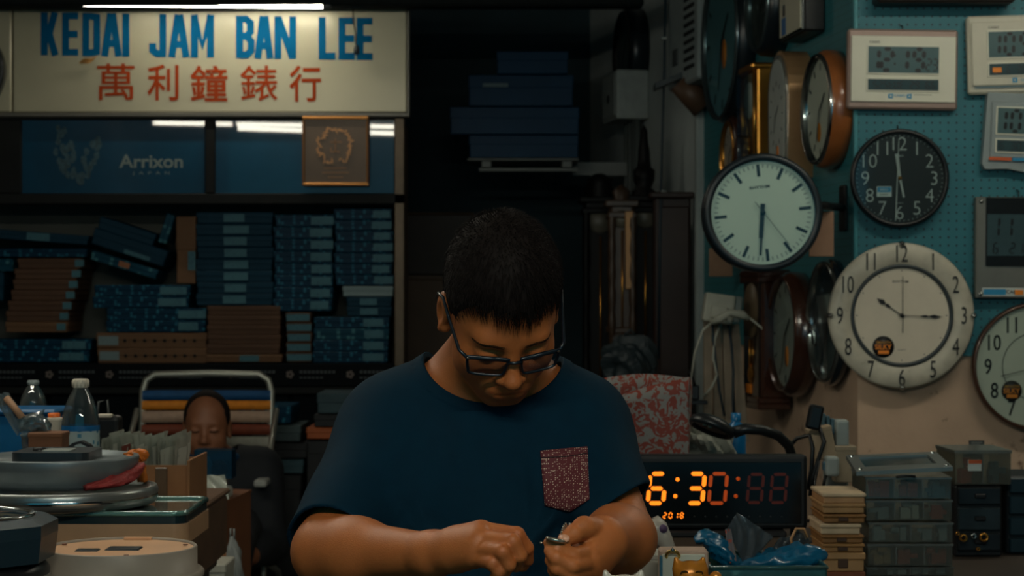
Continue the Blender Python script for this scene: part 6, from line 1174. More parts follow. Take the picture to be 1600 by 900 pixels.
def polygonise(f, lo, hi, h, B=4):
    """naive surface nets on a sparse grid of B x B x B blocks"""
    lo = np.array(lo, float); n = np.ceil((np.array(hi)-lo)/(h*B)).astype(int); H = h*B
    ax = [lo[i]+(np.arange(n[i])+.5)*H for i in range(3)]
    G = np.stack(np.meshgrid(*ax, indexing='ij'), -1).reshape(-1, 3); cd_ = f(G).reshape(n)
    V = np.repeat(np.repeat(np.repeat(np.where(cd_ < 0, -1., 1.).astype(np.float32), B, 0), B, 1), B, 2)
    act = np.argwhere(np.abs(cd_) < H*1.9); off = (np.stack(np.meshgrid(*[np.arange(B)]*3, indexing='ij'), -1).reshape(-1, 3))
    for s in range(0, len(act), 6000):
        idx = (act[s:s+6000, None, :]*B+off[None]).reshape(-1, 3); d = f(lo+idx*h); V[idx[:, 0], idx[:, 1], idx[:, 2]] = d
    s = V < 0; c8 = [s[i:s.shape[0]-1+i, j:s.shape[1]-1+j, k:s.shape[2]-1+k] for i in (0, 1) for j in (0, 1) for k in (0, 1)]
    tot = np.zeros(c8[0].shape, np.int8)
    for c in c8: tot += c
    cells = np.argwhere((tot > 0) & (tot < 8)); ids = -np.ones(tot.shape, np.int32); ids[cells[:, 0], cells[:, 1], cells[:, 2]] = np.arange(len(cells))
    acc = np.zeros((len(cells), 3)); cnt = np.zeros(len(cells))
    cor = [(i, j, k) for i in (0, 1) for j in (0, 1) for k in (0, 1)]
    vals = {c: V[cells[:, 0]+c[0], cells[:, 1]+c[1], cells[:, 2]+c[2]] for c in cor}
    for a in cor:
        for axis in range(3):
            if a[axis]: continue
            b = list(a); b[axis] = 1; va, vb = vals[a], vals[tuple(b)]; m = (va < 0) != (vb < 0); t = np.where(m, va/np.where(m, va-vb, 1), 0); p = np.tile(np.array(a, float), (len(cells), 1)); p[:, axis] += t; acc += p*m[:, None]; cnt += m
    P = lo+(cells+acc/cnt[:, None])*h
    quads = []
    for axis in range(3):
        u, v = (axis+1) % 3, (axis+2) % 3; sl = [slice(None)]*3; sl2 = list(sl); sl[axis] = slice(0, -1); sl2[axis] = slice(1, None)
        A_, B_ = s[tuple(sl)], s[tuple(sl2)]; e = np.argwhere(A_ != B_); e = e[(e[:, u] > 0) & (e[:, v] > 0) & (e[:, u] < s.shape[u]-1) & (e[:, v] < s.shape[v]-1)]
        fl = A_[e[:, 0], e[:, 1], e[:, 2]]
        def cid(du, dv): q = e.copy(); q[:, u] += du; q[:, v] += dv; return ids[q[:, 0], q[:, 1], q[:, 2]]
        Q = np.stack([cid(-1, -1), cid(0, -1), cid(0, 0), cid(-1, 0)], 1); Q[~fl] = Q[~fl][:, ::-1]; quads.append(Q[(Q >= 0).all(1)])
    return P, np.concatenate(quads)
def mesh_np(name, P, Q, m, parent, col=None):
    me = bpy.data.meshes.new(name); o = bpy.data.objects.new(name, me); COL.objects.link(o); I = np.array(WM[parent].inverted()); P = P@I[:3, :3].T+I[:3, 3]
    me.vertices.add(len(P)); me.vertices.foreach_set('co', P.astype(np.float32).ravel()); me.loops.add(Q.size); me.loops.foreach_set('vertex_index', Q.astype(np.int32).ravel()); me.polygons.add(len(Q)); me.polygons.foreach_set('loop_start', np.arange(0, Q.size, 4, dtype=np.int32)); me.polygons.foreach_set('use_smooth', np.ones(len(Q), bool)); me.update(calc_edges=True); me.validate()
    if col is not None: a = me.attributes.new('tint', 'FLOAT_COLOR', 'POINT'); a.data.foreach_set('color', np.concatenate([col, np.ones((len(col), 1))], 1).astype(np.float32).ravel())
    me.materials.append(m); o.parent = parent; WM[o] = WM[parent]
    return o
def head_sdf(Mh, mouth=0.):
    """head in its own frame: x to the picture's right, y out of the face, z up; returns field and local mapper"""
    Rm = np.array(Mh.to_3x3()); T = np.array(Mh.translation)
    def loc(p): q = (p-T)@Rm; return np.stack([q[:, 0], -q[:, 1], q[:, 2]], 1)
    it = [(sell((0, -.012, .034), (.0755, .094, .086)), 0), (sell((0, .026, -.025), (.066, .062, .082)), .03), (sell((0, .030, -.074), (.054, .048, .04)), .03), (scap((-.012, .066, -.103), (.012, .066, -.103), .017, .017), .03),
          (scap((-.04, .052, -.034), (-.046, .04, -.05), .024, .02), .025), (scap((.04, .052, -.034), (.046, .04, -.05), .024, .02), .025),
          (scap((-.034, .07, .02), (.034, .07, .02), .013, .013), .02),
          (sell((-.032, .096, -.001), (.019, .017, .012)), .016, '-'), (sell((.032, .096, -.001), (.019, .017, .012)), .016, '-'),
          (sell((-.032, .074, -.003), (.0165, .0125, .0115)), .007), (sell((.032, .074, -.003), (.0165, .0125, .0115)), .007),
          (scap((0, .080, .008), (0, .101, -.034), .007, .0105), .014), (sell((0, .103, -.037), (.0125, .012, .0105)), .008), (sell((-.013, .092, -.04), (.009, .011, .008)), .006), (sell((.013, .092, -.04), (.009, .011, .008)), .006),
          (sell((-.006, .098, -.048), (.004, .006, .004)), .003, '-'), (sell((.006, .098, -.048), (.004, .006, .004)), .003, '-'),
          (sell((0, .078, -.068), (.032, .018, .022)), .02), (scap((-.018, .087, -.067), (.018, .087, -.067), .0055, .0055), .006), (scap((0, .0905, -.0655), (0, .0905, -.0655), .006, .006), .006), (scap((-.014, .087, -.0775), (.014, .087, -.0775), .0068, .0068), .006), (scap((-.022, .098, -.0722), (.022, .098, -.0722), .0022, .0022), .003, '-')]
    for s in (-1, 1): it += [(sell((s*.0785, -.012, -.006), (.009, .019, .031)), .006), (sell((s*.087, -.006, -.006), (.007, .010, .018)), .005, '-'), (scap((s*.077, .0, -.03), (s*.08, -.004, -.036), .008, .006), .006)]
    g = fold(it)
    return (lambda p: g(loc(p))), loc
def tint_head(P, loc, skin_mask=None):
    """lips slightly redder, brow line and stubble: colours of the skin itself"""
    q = loc(P); col = np.ones((len(P), 3))
    def blend(m, c):
        m = np.clip(m, 0, 1)[:, None]; col[:] = col*(1-m)+np.array(c)*m
    near = np.abs(q).max(1) < .16
    lip = np.exp(-((q[:, 0]/.02)**2+((q[:, 2]+.072)/.010)**4+((q[:, 1]-.092)/.014)**2))*near; blend(lip*.7, (.82, .55, .5))
    return col
m_skin = mat('skin', (176, 101, 52), .5, noise=.07, nscale=25, bump=.12, bscale=500, sss=.12, attr='tint'); m_hair = mat('hair_black', (20, 13, 10), .75, spec=.2); m_shirt = mat('navy_cotton', (1, 36, 52), .85, noise=.08, nscale=40, bump=.2, bscale=900, spec=.15)
man = root('person', 'man in navy t-shirt and glasses bent over a watch at the bench', 'person', (-.05, 2.78, 0))
MH = Matrix.Translation(W(783, 482, 2.66)) @ Matrix.Rotation(R(-4), 4, 'Y') @ Matrix.Rotation(R(12), 4, 'Z') @ Matrix.Rotation(R(48), 4, 'X')
hd, hloc = head_sdf(MH)
def J(px, py, d): return tuple(W(px, py, d))
def HL(x, y, z): return tuple(MH @ Vector((x, -y, z)))
cx = -.05; Y = 2.80
shL, shR = (cx-.130, Y, 1.10), (cx+.148, Y, 1.105)
elL, wrL = J(512, 862, 2.60), J(676, 866, 2.45)
elR, wrR = J(975, 842, 2.62), J(941, 846, 2.42)
body_items = [(sell((cx, Y+.01, 1.04), (.160, .115, .145)), 0), (sell((cx, Y-.03, .84), (.165, .13, .2)), .08), (sell((cx, Y+.02, .64), (.165, .13, .13)), .08),
    (scap((cx-.11, Y, 1.10), (cx+.13, Y, 1.10), .06, .06), .06), (scap((cx+.02, Y+.01, 1.2), (cx-.11, Y, 1.13), .055, .045), .05), (scap((cx+.02, Y+.01, 1.2), (cx+.14, Y, 1.13), .055, .045), .05),
    (scap((cx+.02, Y+.0, 1.17), HL(0, -.025, -.055), .062, .056), .05)]
def arm(sh, el, wr): 
    e = Vector(el); w_ = Vector(wr)
    mid = e.lerp(w_, .28)
    return [(scap(sh, el, .055, .043), .04), (scap(el, tuple(mid), .043, .042), .03), (scap(tuple(mid), wr, .042, .0265), .03)]
body_items += arm(shL, elL, wrL)
hands = []
# hand at the picture's left: back of the hand towards us, fingers curling down
mcp = [J(752, 829, 2.405), J(749, 842, 2.385), J(746, 857, 2.38), J(742, 871, 2.385)]
for q in mcp: hands.append((scap(wrL, q, .020, .0135), .016))
hands.append((scap(J(716, 858, 2.42), J(745, 850, 2.395), .024, .016), .02))
fing = [[mcp[0], J(808, 835, 2.385), J(823, 856, 2.395), J(825, 876, 2.41)], [mcp[1], J(801, 846, 2.355), J(812, 868, 2.36), J(806, 885, 2.375)], [mcp[2], J(785, 862, 2.345), J(795, 882, 2.35), J(787, 897, 2.362)], [mcp[3], J(769, 880, 2.35), J(779, 893, 2.352), J(772, 905, 2.362)]]
frs = [[.0118, .0096, .0087, .0074], [.012, .0099, .009, .0076], [.0115, .0096, .0087, .0074], [.0105, .0086, .0078, .0067]]
fgroups = [fold([(scap(pts[i], pts[i+1], rs[i], rs[i+1]), .003) for i in range(3)]) for pts, rs in zip(fing, frs)]
th = [J(700, 862, 2.45), J(752, 862, 2.435), J(790, 872, 2.43), J(816, 882, 2.425)]; trs = [.018, .0155, .012, .0095]; fgroups.append(fold([(scap(th[i], th[i+1], trs[i], trs[i+1]), .003) for i in range(3)]))
# hand at the picture's right: palm up, pinching the watch
palm = J(921, 860, 2.40)
hands2 = [(scap(wrR, palm, .027, .022), .02)]
mcp2 = [J(920, 864, 2.375), J(923, 878, 2.375), J(925, 890, 2.385), J(926, 902, 2.395)]
for q in mcp2: hands2.append((scap(wrR, q, .021, .0135), .016))
fing2 = [[mcp2[0], J(896, 868, 2.345), J(871, 856, 2.338), J(858, 848, 2.345)], [mcp2[1], J(894, 884, 2.335), J(869, 872, 2.33), J(859, 861, 2.34)], [mcp2[2], J(892, 898, 2.34), J(870, 888, 2.333), J(860, 876, 2.343)], [mcp2[3], J(890, 910, 2.352), J(872, 902, 2.345), J(863, 891, 2.352)]]
fg2 = [fold([(scap(pts[i], pts[i+1], rs[i], rs[i+1]), .003) for i in range(3)]) for pts, rs in zip(fing2, frs)]
th2 = [J(936, 834, 2.42), J(913, 826, 2.385), J(897, 834, 2.362), J(883, 843, 2.352)]; trs2 = [.021, .0155, .0118, .0095]; fg2.append(fold([(scap(th2[i], th2[i+1], trs2[i], trs2[i+1]), .003) for i in range(3)]))
nails = [(J(881, 841, 2.341), .0058)]
armR = arm(shR, elR, wrR)
def hand_f(base, groups, kf=.0028):
    def f(p):
        d = base(p)
        for g_ in groups: d = smin(d, g_(p), kf)
        return d
    return f
trunk = fold(body_items); aR = fold(armR[:1]); aR2 = fold(armR[1:]+hands2)
hL = hand_f(fold([(scap(wrL, wrL, .0265, .0265), 0)]+hands), fgroups); hR = hand_f(aR2, fg2)
def body_f(p):
    d = trunk(p); d = smin(d, aR(p), .04); d = smin(d, hL(p), .012); d = smin(d, hR(p), .012)
    return smin(d, hd(p), .025)
P, Q = polygonise(body_f, (-.36, 2.28, .56), (.27, 2.96, 1.46), .0023)
col = tint_head(P, hloc)
for px, py, d_ in [(806, 885, 2.37), (787, 897, 2.36)]: pass
kn = np.zeros(len(P))
for q in [f_[1] for f_ in fing]+[f_[0] for f_ in fing]: kn = np.maximum(kn, np.exp(-((P-np.array(q))**2).sum(1)/(.013**2)))
col *= 1-kn[:, None]*np.array([.06, .14, .16])
body = mesh_np('body', P, Q, m_skin, man, col)
# ---- T-shirt: a loose shell over trunk and upper arms, open at neck, sleeves and hem
eL, eR = Vector(elL), Vector(elR); sL, sR = Vector(shL), Vector(shR)
slL = sL.lerp(eL, .93); slR = sR.lerp(eR, .74)
hemL = scap(shL, tuple(sL.lerp(eL, 1.1)), .068, .062); hemR = scap(shR, tuple(sR.lerp(eR, 1.1)), .066, .06)
sh_items = [(sell((cx, Y+.01, 1.04), (.176, .13, .16)), 0), (sell((cx, Y-.035, .84), (.186, .15, .24)), .10), (sell((cx, Y+.02, .66), (.185, .15, .16)), .08), (scap((cx-.11, Y, 1.10), (cx+.125, Y, 1.10), .064, .064), .06), (scap((cx+.02, Y+.01, 1.2), (cx-.11, Y, 1.13), .064, .054), .05), (scap((cx+.02, Y+.01, 1.2), (cx+.14, Y, 1.13), .064, .054), .05), (hemL, .06), (hemR, .06)]
shf = fold(sh_items)
def drape(p):
    x, y, z = p[:, 0]-cx, p[:, 1]-Y, p[:, 2]
    a = .0035*np.sin(38*x+9*np.sin(7*z)+14*z)*np.exp(-((z-.9)/.16)**2)
    for (ox, oz, dx, dz, wd, am, ln) in ((-.12, 1.05, .55, -.83, .012, .006, .22), (-.10, 1.0, .8, -.6, .011, .005, .2), (.13, 1.05, -.5, -.86, .012, .006, .22), (.12, 1.01, -.8, -.6, .011, .005, .18), (-.16, .98, -.3, -.95, .010, .006, .2), (.17, .98, .35, -.93, .010, .006, .16), (-.04, 1.13, .3, -.95, .01, .003, .12), (.06, 1.1, .12, -.99, .010, .004, .25), (.02, .92, .9, -.43, .012, .004, .16), (-.05, .9, .95, .3, .012, .004, .18)):
        u = (x-ox)*dx+(z-oz)*dz; v = -(x-ox)*dz+(z-oz)*dx; a = a+am*np.exp(-(v/wd)**2)*np.clip(u/.04, 0, 1)*np.clip((ln-u)/.06, 0, 1)*(y < 0)
    return a
nk = sell(tuple(W(771, 541, 2.76)), (.105, .17, .083)); dL = np.array((eL-sL).normalized()); dR = np.array((eR-sR).normalized()); pL = np.array(slL); pR = np.array(slR)
nRm = np.array(Vector((.6, -.25, -.8)).normalized())
def shirt_f(p):
    s = shf(p)-drape(p); nkd = nk(p); d = np.abs(s)-.0026-.0016*(nkd < .016)
    d = np.maximum(d, -nkd); left = p[:, 0] < cx-.13; right = p[:, 0] > cx+.15
    d = np.where(left, np.maximum(d, (p-pL)@dL), d); d = np.where(right, np.maximum(d, (p-pR)@nRm), d)
    return np.maximum(d, .66-p[:, 2])
P, Q = polygonise(shirt_f, (-.39, 2.40, .64), (.30, 3.04, 1.30), .0026)
shirt = mesh_np('t_shirt', P, Q, m_shirt, man)
bvh = BVHTree.FromPolygons([tuple(p) for p in P], [tuple(q) for q in Q])
# ---- pocket: fabric patch laid on the shirt front
def on_shirt(px, py, off):
    v = Vector(((px-800)/F, 1, (470-py)/F)); o = Vector((0, 0, CZ)); h = bvh.ray_cast(o, v.normalized()); p = h[0] if h[0] else W(px, py, 2.65)
    return p-v.normalized()*off
m_pock = mat_print('pocket_print', (92, 44, 48), (190, 170, 150), 330, .3, rand=.4, size=.26); pk = MB(); n = 14; top = ((844, 704), (918, 697)); low = ((851, 790), (922, 780))
def pkp(u, v):
    x = (844+74*u)*(1-v)+(851+70*u)*v; yb = 790-10*u+16*(1-abs(u-.56)/.56 if u < .56 else 1-(u-.56)/.44); y = (704-7*u)*(1-v)+yb*v; return x, y
for off in (.0035, .0008):
    for j in range(n+1):
        for i in range(n+1): pk.v.append(on_shirt(*pkp(i/n, j/n), off))
N = (n+1)**2
for j in range(n):
    for i in range(n): a = j*(n+1)+i; pk.f += [[a, a+n+1, a+n+2, a+1]]; pk.sm.append(True)
for i in range(n):
    for a, b in ((i, i+1), (n*(n+1)+i+1, n*(n+1)+i), ((i+1)*(n+1), i*(n+1)), (i*(n+1)+n, (i+1)*(n+1)+n)): pk.f.append([a, b, b+N, a+N]); pk.sm.append(False)
pko = pk.build('pocket', m_pock, shirt, world=True); pko['label'] = 'maroon chest pocket with small white flecks'
sm = MB(); sm.tube([on_shirt(*pkp(i/10, .13), .0042) for i in range(11)], .0007, 5); sm.build('pocket_seam', mat('seam_dark', (40, 22, 26), .8), shirt, world=True)
# neckband
nb = []
for k in range(40):
    a = -math.pi*.08+(math.pi*1.16)*k/39
    px, py = 771-(113*math.cos(a)), 541+93*math.sin(a); nb.append((px, py))
pts = [on_shirt(px, py, .001) for px, py in nb if 2.4 < on_shirt(px, py, 0).y < 2.9]

# ---- trousers and stool (below the bench)
mt = mat('dark_trousers', (26, 28, 32), .8); tf = fold([(sell((cx, Y+.03, .62), (.18, .15, .11)), 0), (scap((cx-.09, Y, .57), (cx-.12, Y-.42, .58), .085, .065), .05), (scap((cx+.09, Y, .57), (cx+.12, Y-.42, .58), .085, .065), .05), (scap((cx-.12, Y-.42, .58), (cx-.12, Y-.36, .12), .065, .05), .04), (scap((cx+.12, Y-.42, .58), (cx+.12, Y-.36, .12), .065, .05), .04)])
P, Q = polygonise(tf, (-.32, 2.2, .04), (.22, 3.04, .76), .009); mesh_np('trousers', P, Q, mt, man)
for s in (-1, 1): MB().rbox((cx+s*.12-.045, Y-.52, 0), (cx+s*.12+.045, Y-.3, .09), .03, seg=2).build('shoe', m_blk, man, world=True)
st = root('stool', 'round stool under the man, hidden by the bench', 'stool', (cx, Y+.04, 0)); MB().lathe([(0, .49), (.15, .49), (.16, .475), (.15, .455), (0, .455)], 32, Matrix.Translation((cx, Y+.04, 0)), axis='Z').build('seat', mat('stool_red', (110, 40, 30), .5), st, world=True)
for k in range(4): a = k*math.pi/2+.78; MB().tube([(cx+.1*math.cos(a), Y+.04+.1*math.sin(a), .455), (cx+.16*math.cos(a), Y+.04+.16*math.sin(a), 0)], .012, 8).build('leg', m_leg, st, world=True)
# ---- hair: cap plus fine strands
def hairline(y, x): return np.interp(y, [-.12, -.06, -.03, -.012, .0, .016, .03, .045, .06, .08, .1], [-.075, -.07, -.045, .0, .012, -.014, .004, .044, .062, .071, .071])+.024*np.clip(np.abs(x)/.07, 0, 1)**2*(y > .03)
def hair_f(p):
    q = hloc(p); e = sell((0, -.012, .036), (.079, .0985, .094))(q); n_ = .0006*np.sin(q[:, 0]*260+q[:, 2]*90)*np.sin(q[:, 1]*230)+.0004*np.sin(q[:, 0]*510+3*np.sin(q[:, 1]*300))
    fuzz = .006*np.clip((q[:, 2]-.04)/.08, 0, 1)
    d = e-n_-fuzz
    cut = hairline(q[:, 1], q[:, 0])+.004*np.sin(q[:, 0]*330)*(q[:, 1] > .05)-q[:, 2]
    d = smax(d, cut, .006); inner = sell((0, -.012, .034), (.071, .089, .081))(q); return np.maximum(d, -inner)
T = np.array(MH.translation); P, Q = polygonise(hair_f, T-.17, T+.17, .0026); hair = mesh_np('hair', P, Q, m_hair, man)
rng = np.random.RandomState(4); q = hloc(P); ok = np.where((hair_f(P) < .001) & (sell((0, -.012, .034), (.077, .096, .087))(q) > -.004))[0]; ch = rng.choice(ok, 9000); sv, sf = [], []
RM = np.array(MH.to_3x3())
for vi in ch:
    l = q[vi]; nrm = np.array([l[0]/.0815**2, (l[1]+.012)/.1015**2, (l[2]-.036)/.096**2]); nrm /= np.linalg.norm(nrm)
    fr = np.clip((l[1]-.03)/.05, 0, 1); upn = np.clip((l[2]-.05)/.06, 0, 1)
    flow = np.array([l[0]*2.0, .9, -.25-.9*fr]) if l[2] > .02 else np.array([0, .1, -1.])
    flow = flow-nrm*(flow@nrm); flow /= np.linalg.norm(flow)+1e-9
    dr = flow*(1-.35*upn)+nrm*(.28+.5*upn*(1-fr))+rng.normal(0, .16, 3); dr /= np.linalg.norm(dr); L_ = rng.uniform(.009, .016)*(1+.9*fr)*(1 if l[2] > .02 else .5); w_ = .0004
    a = l-nrm*.002; b = a+dr*L_*.55; c_ = a+(dr+flow*.25-nrm*.12)*L_; s1 = np.cross(dr, nrm); s1 /= np.linalg.norm(s1)+1e-9; s2 = np.cross(dr, s1)
    n0 = len(sv)
    for pt, k in ((a, w_), (b, w_*.8)):
        for j in range(3): an = j*math.tau/3; sv.append(pt+(s1*math.cos(an)+s2*math.sin(an))*k)
    sv.append(c_)
    for j in range(3): j2 = (j+1) % 3; sf += [(n0+j, n0+j2, n0+3+j2, n0+3+j), (n0+3+j, n0+3+j2, n0+6, n0+6)]
sv = np.array(sv); sv[:, 1] *= -1; sv = sv@RM.T+T
mbh = MB(); mbh.v = [Vector(p) for p in sv]; mbh.f = [list(dict.fromkeys(f_)) for f_ in sf]; mbh.sm = [True]*len(mbh.f); tag(mbh.build('hair_strands', m_hair, man, world=True), kind='stuff')
# eyebrows and lashes
def hp(x, y, z): return MH @ Vector((x, -y, z))
def skin_pt(x, z, off=.0):
    """point on the face straight behind (x, z) in head coordinates"""
    ys = np.linspace(.13, .03, 120); pp = np.array([tuple(hp(x, y, z)) for y in ys]); dd = hd(pp); k = np.argmax(dd < 0); return hp(x, ys[k]+off, z)
for s in (-1, 1):
    mb = MB()
    for i in range(46):
        u = i/45; x = s*(.013+.037*u); z = .017+.006*math.sin(u*2.4)-.003*u
        for j in range(3):
            zz = z+(j-1)*.0022*(1-.5*u); a = skin_pt(x, zz, -.0005); b = skin_pt(x+s*.005, zz+.0022*(1-2*u*.6), .0012); mb.tube([a, b], [.0005, .0002], 3)
    tag(mb.build('eyebrow', m_hair, man, world=True), kind='stuff')
    mb = MB(); mb.tube([skin_pt(s*(.032+.0155*math.cos(a)), -.0075-.0035*math.sin(a), .0) for a in [math.pi*k/14 for k in range(15)]], [.0004]+[.0009]*13+[.0004], 5); mb.build('eyelash_line', m_hair, man, world=True)
# fingernails
for q_, nrm, r_ in ((J(880.5, 841, 2.342), (-.35, -.8, .5), .0062),):
    z = Vector(nrm).normalized(); M = Matrix.Translation(Vector(q_)) @ z.to_track_quat('Z', 'Y').to_matrix().to_4x4(); MB().lathe([(r_, -.001), (r_*.9, .0006), (0, .0012)], 16, M, sx=1.25, sz=.9, axis='Z').build('fingernail', mat('nail', (206, 150, 120), .35), man, world=True)
# ================================================================== eyeglasses
gl = root('eyeglasses', 'dark framed eyeglasses slipped down the nose of the man', 'glasses', hp(0, .1, -.015)); m_gf = mat('glasses_frame', (16, 26, 34), .3)
gy, gz = .099, -.010
def gp(x, z, dy=0): return hp(x, gy-abs(x)**1.6*.9+dy, gz+z)
for s in (-1, 1):
    o_ = [(.009, .012), (.014, .0165), (.058, .0175), (.0635, .014), (.0615, -.006), (.056, -.0155), (.022, -.0165), (.013, -.011)]
    ring = [gp(s*x, z) for x, z in o_]; fine = []
    for i in range(len(ring)):
        for k in range(4):
            p0_, p1_, p2_, p3_ = ring[i-1], ring[i], ring[(i+1) % 8], ring[(i+2) % 8]; t_ = k/4; fine.append(.5*((2*p1_)+(p2_-p0_)*t_+(2*p0_-5*p1_+4*p2_-p3_)*t_**2+(3*p1_-p0_-3*p2_+p3_)*t_**3))
    MB().tube(fine, .0021, 8, closed=True).build('rim', m_gf, gl, world=True)
    MB().add(fine, [list(range(len(fine)))]).build('lens', mat_glass('lens_glass', (205, 210, 212), .02, 1.0), gl, world=True)
    MB().tube([gp(s*.011, .0145), gp(s*.036, .0172), gp(s*.0625, .0155)], .003, 8).build('brow_bar', m_gf, gl, world=True)
    MB().tube([gp(s*.0635, .0135), hp(s*.073, .075, gz+.016), hp(s*.079, .03, gz+.026), hp(s*.0835, -.004, .027), hp(s*.085, -.026, .012), hp(s*.084, -.036, -.008)], [.0028, .0024, .0022, .0022, .0024, .0024], 8).build('temple', m_gf, gl, world=True); MB().lathe([(0, -.002), (.002, -.001), (.0022, .001)], 8, Matrix.Translation(gp(s*.0625, .0135)+Vector((0, -.004, 0)))).build('rivet', m_chrome, gl, world=True)
MB().tube([gp(-.0105, .009), gp(0, .0115, .003), gp(.0105, .009)], .0024, 8).build('bridge', m_gf, gl, world=True)
# ================================================================== watch in the fingers
wt = root('wrist_watch', 'small steel watch held between thumb and finger', 'watch', J(870, 843, 2.34)); m_st = mat('watch_steel', (190, 186, 172), .25, .9)
c = Vector(J(868, 843.5, 2.335)); z = Vector((.22, .10, 1)).normalized(); M = Matrix.Translation(c) @ z.to_track_quat('Z', 'Y').to_matrix().to_4x4()
MB().lathe([(0, -.0022), (.0115, -.0022), (.0128, -.001), (.0128, .001), (.0115, .0022), (0, .0022)], 32, M, axis='Z').build('case', m_st, wt, world=True); MB().lathe([(.0105, .0023), (0, .0025)], 28, M, axis='Z').build('dial', mat('watch_dial', (60, 60, 58), .3), wt, world=True)
MB().tube([c+Vector((-.016, 0, -.003)), c+Vector((-.019, 0, -.004))], .0015, 8).build('crown', m_st, wt, world=True)
path = [Vector(J(878, 838, 2.35)), Vector(J(881, 830, 2.36)), Vector(J(886, 825, 2.365)), Vector(J(891, 827, 2.37)), Vector(J(893, 833, 2.375))]
for i in range(9):
    u = i/8*(len(path)-1.001); k = int(u); p = path[k].lerp(path[k+1], u-k); dv = (path[k+1]-path[k]).normalized(); M = Matrix.Translation(p) @ dv.to_track_quat('X', 'Y').to_matrix().to_4x4()
    for j in (-1, 0, 1): MB().rbox((-.0014, -.0024+j*.005, -.0012), (.0014, .0024+j*.005, .0012), .0005, M).build('bracelet_link', m_st, wt, world=True)
for i in range(0):
    p = Vector(J(853-.3*i, 884+5*i, 2.322+.001*i)); MB().rbox(p-Vector((.004, .0012, .0014)), p+Vector((.004, .0012, .0014)), .0005).build('bracelet_link', m_st, wt, world=True)
# ================================================================== cat figurines (plain beckoning cats)
def cat_fig(name, label, px, topy, d, k, mbody, mdark, paw, base_z):
    c = W(px, topy, d); t = root(name, label, 'figurine', (c.x, d, base_z)); h = c.z-.5*k*.0-.02*k
    z = c.z-.022*k
    items = [(sell((c.x, d, z), (.024*k, .02*k, .019*k)), 0), (sell((c.x, d+.004*k, z-.035*k), (.024*k, .021*k, .03*k)), .012*k), (scap((c.x-.017*k, d, z+.01*k), (c.x-.02*k, d, z+.021*k), .008*k, .003*k), .006*k), (scap((c.x+.015*k, d, z+.01*k), (c.x+.017*k, d, z+.021*k), .008*k, .003*k), .006*k), (scap((c.x+.02*k, d, z-.03*k), (c.x+.033*k, d-.004*k, z-.01*k), .008*k, .007*k), .006*k) if paw else (scap((c.x+.02*k, d, z-.03*k), (c.x+.026*k, d-.01*k, z-.035*k), .008*k, .007*k), .006*k), (sell((c.x, d-.018*k, z-.005*k), (.009*k, .006*k, .006*k)), .006*k)]
    if paw: items.append((sell((c.x+.034*k, d-.004*k, z-.004*k), (.0085*k, .008*k, .009*k)), .004*k))
    items.append((scap((c.x, d+.004, z-.05*k), (c.x, d+.004, base_z+.012), .026*k, .027*k), .02*k))
    P, Q = polygonise(fold(items), (c.x-.06*k, d-.05*k, base_z), (c.x+.06*k, d+.05*k, z+.035*k), .0016*max(k, 1)); mesh_np('body', P, Q, mbody, t)
    for s in (-1, 1): MB().tube([(c.x+s*.01*k+.005*k*math.cos(a), d-.0205*k+.002*k*abs(math.cos(a)), z+.003*k+.004*k*math.sin(a)) for a in [math.pi*i/8 for i in range(9)]], .0009*k, 5).build('eye', mdark, t, world=True)
    MB().lathe([(0, -.002*k), (.0025*k, 0), (0, .002*k)], 8, Matrix.Translation((c.x, d-.0245*k, z-.002*k)), axis='Z').build('nose', mdark, t, world=True)
    return t
cat_fig('cat_figurine', 'golden beckoning cat figurine at the bottom edge', 1079, 872, 2.62, 1.0, mat('gold_glaze', (186, 118, 40), .25, .3, noise=.15, nscale=60), mat('brown_line', (60, 34, 14), .5), True, RT)
cat_fig('cat_figurine', 'white cat figurine at the bottom edge below the forearm', 976, 893, 2.31, 1.15, mat('cat_white', (186, 180, 166), .35, noise=.1, nscale=30), mat('cat_line', (70, 66, 64), .5), False, TZ)
# ================================================================== person seated in the striped chair
d = 6.72; M2 = Matrix.Translation(W(323, 667, d-.04)) @ Matrix.Rotation(R(4), 4, 'Z') @ Matrix.Rotation(R(4), 4, 'X')
h2, l2 = head_sdf(M2); el = root('person', 'seated person in dark clothes resting in the striped folding chair', 'person', (W(330, 0, d).x, d, 0))
x0 = W(332, 0, d).x; zs2 = W(0, 735, d).z; Yb = d+.05
arms2 = [(scap((x0-.16, Yb, zs2), (x0-.21, Yb-.1, zs2-.26), .05, .042), .04), (scap((x0-.21, Yb-.1, zs2-.26), (x0-.14, Yb-.32, zs2-.27), .042, .028), .03), (scap((x0+.17, Yb, zs2), (x0+.2, Yb-.08, zs2-.26), .05, .042), .04), (scap((x0+.2, Yb-.08, zs2-.26), (x0+.17, Yb-.32, zs2-.26), .042, .028), .03)]
hnd = []
for s in (-1, 1):
    wx, wy, wz = (x0-.14 if s < 0 else x0+.17), Yb-.32, zs2-.265
    hnd.append((scap((wx, wy, wz), (wx-s*.01, wy-.07, wz-.005), .028, .024), .02))
    for i in range(4): fx = wx-s*.012+(i-1.5)*.017; hnd += [(scap((fx, wy-.075, wz), (fx, wy-.115, wz-.012), .0095, .008), .006), (scap((fx, wy-.115, wz-.012), (fx, wy-.13, wz-.035), .008, .007), .004)]
    hnd += [(scap((wx-s*.025, wy-.03, wz), (wx-s*.045, wy-.07, wz-.004), .011, .008), .008)]
torso2 = [(sell((x0, Yb, zs2-.08), (.17, .11, .15)), 0), (sell((x0, Yb-.01, zs2-.32), (.16, .13, .2)), .08), (scap((x0-.13, Yb, zs2), (x0+.14, Yb, zs2), .055, .055), .05), (scap((x0, Yb+.02, zs2+.03), tuple(M2 @ Vector((0, .02, -.06))), .055, .052), .04)]
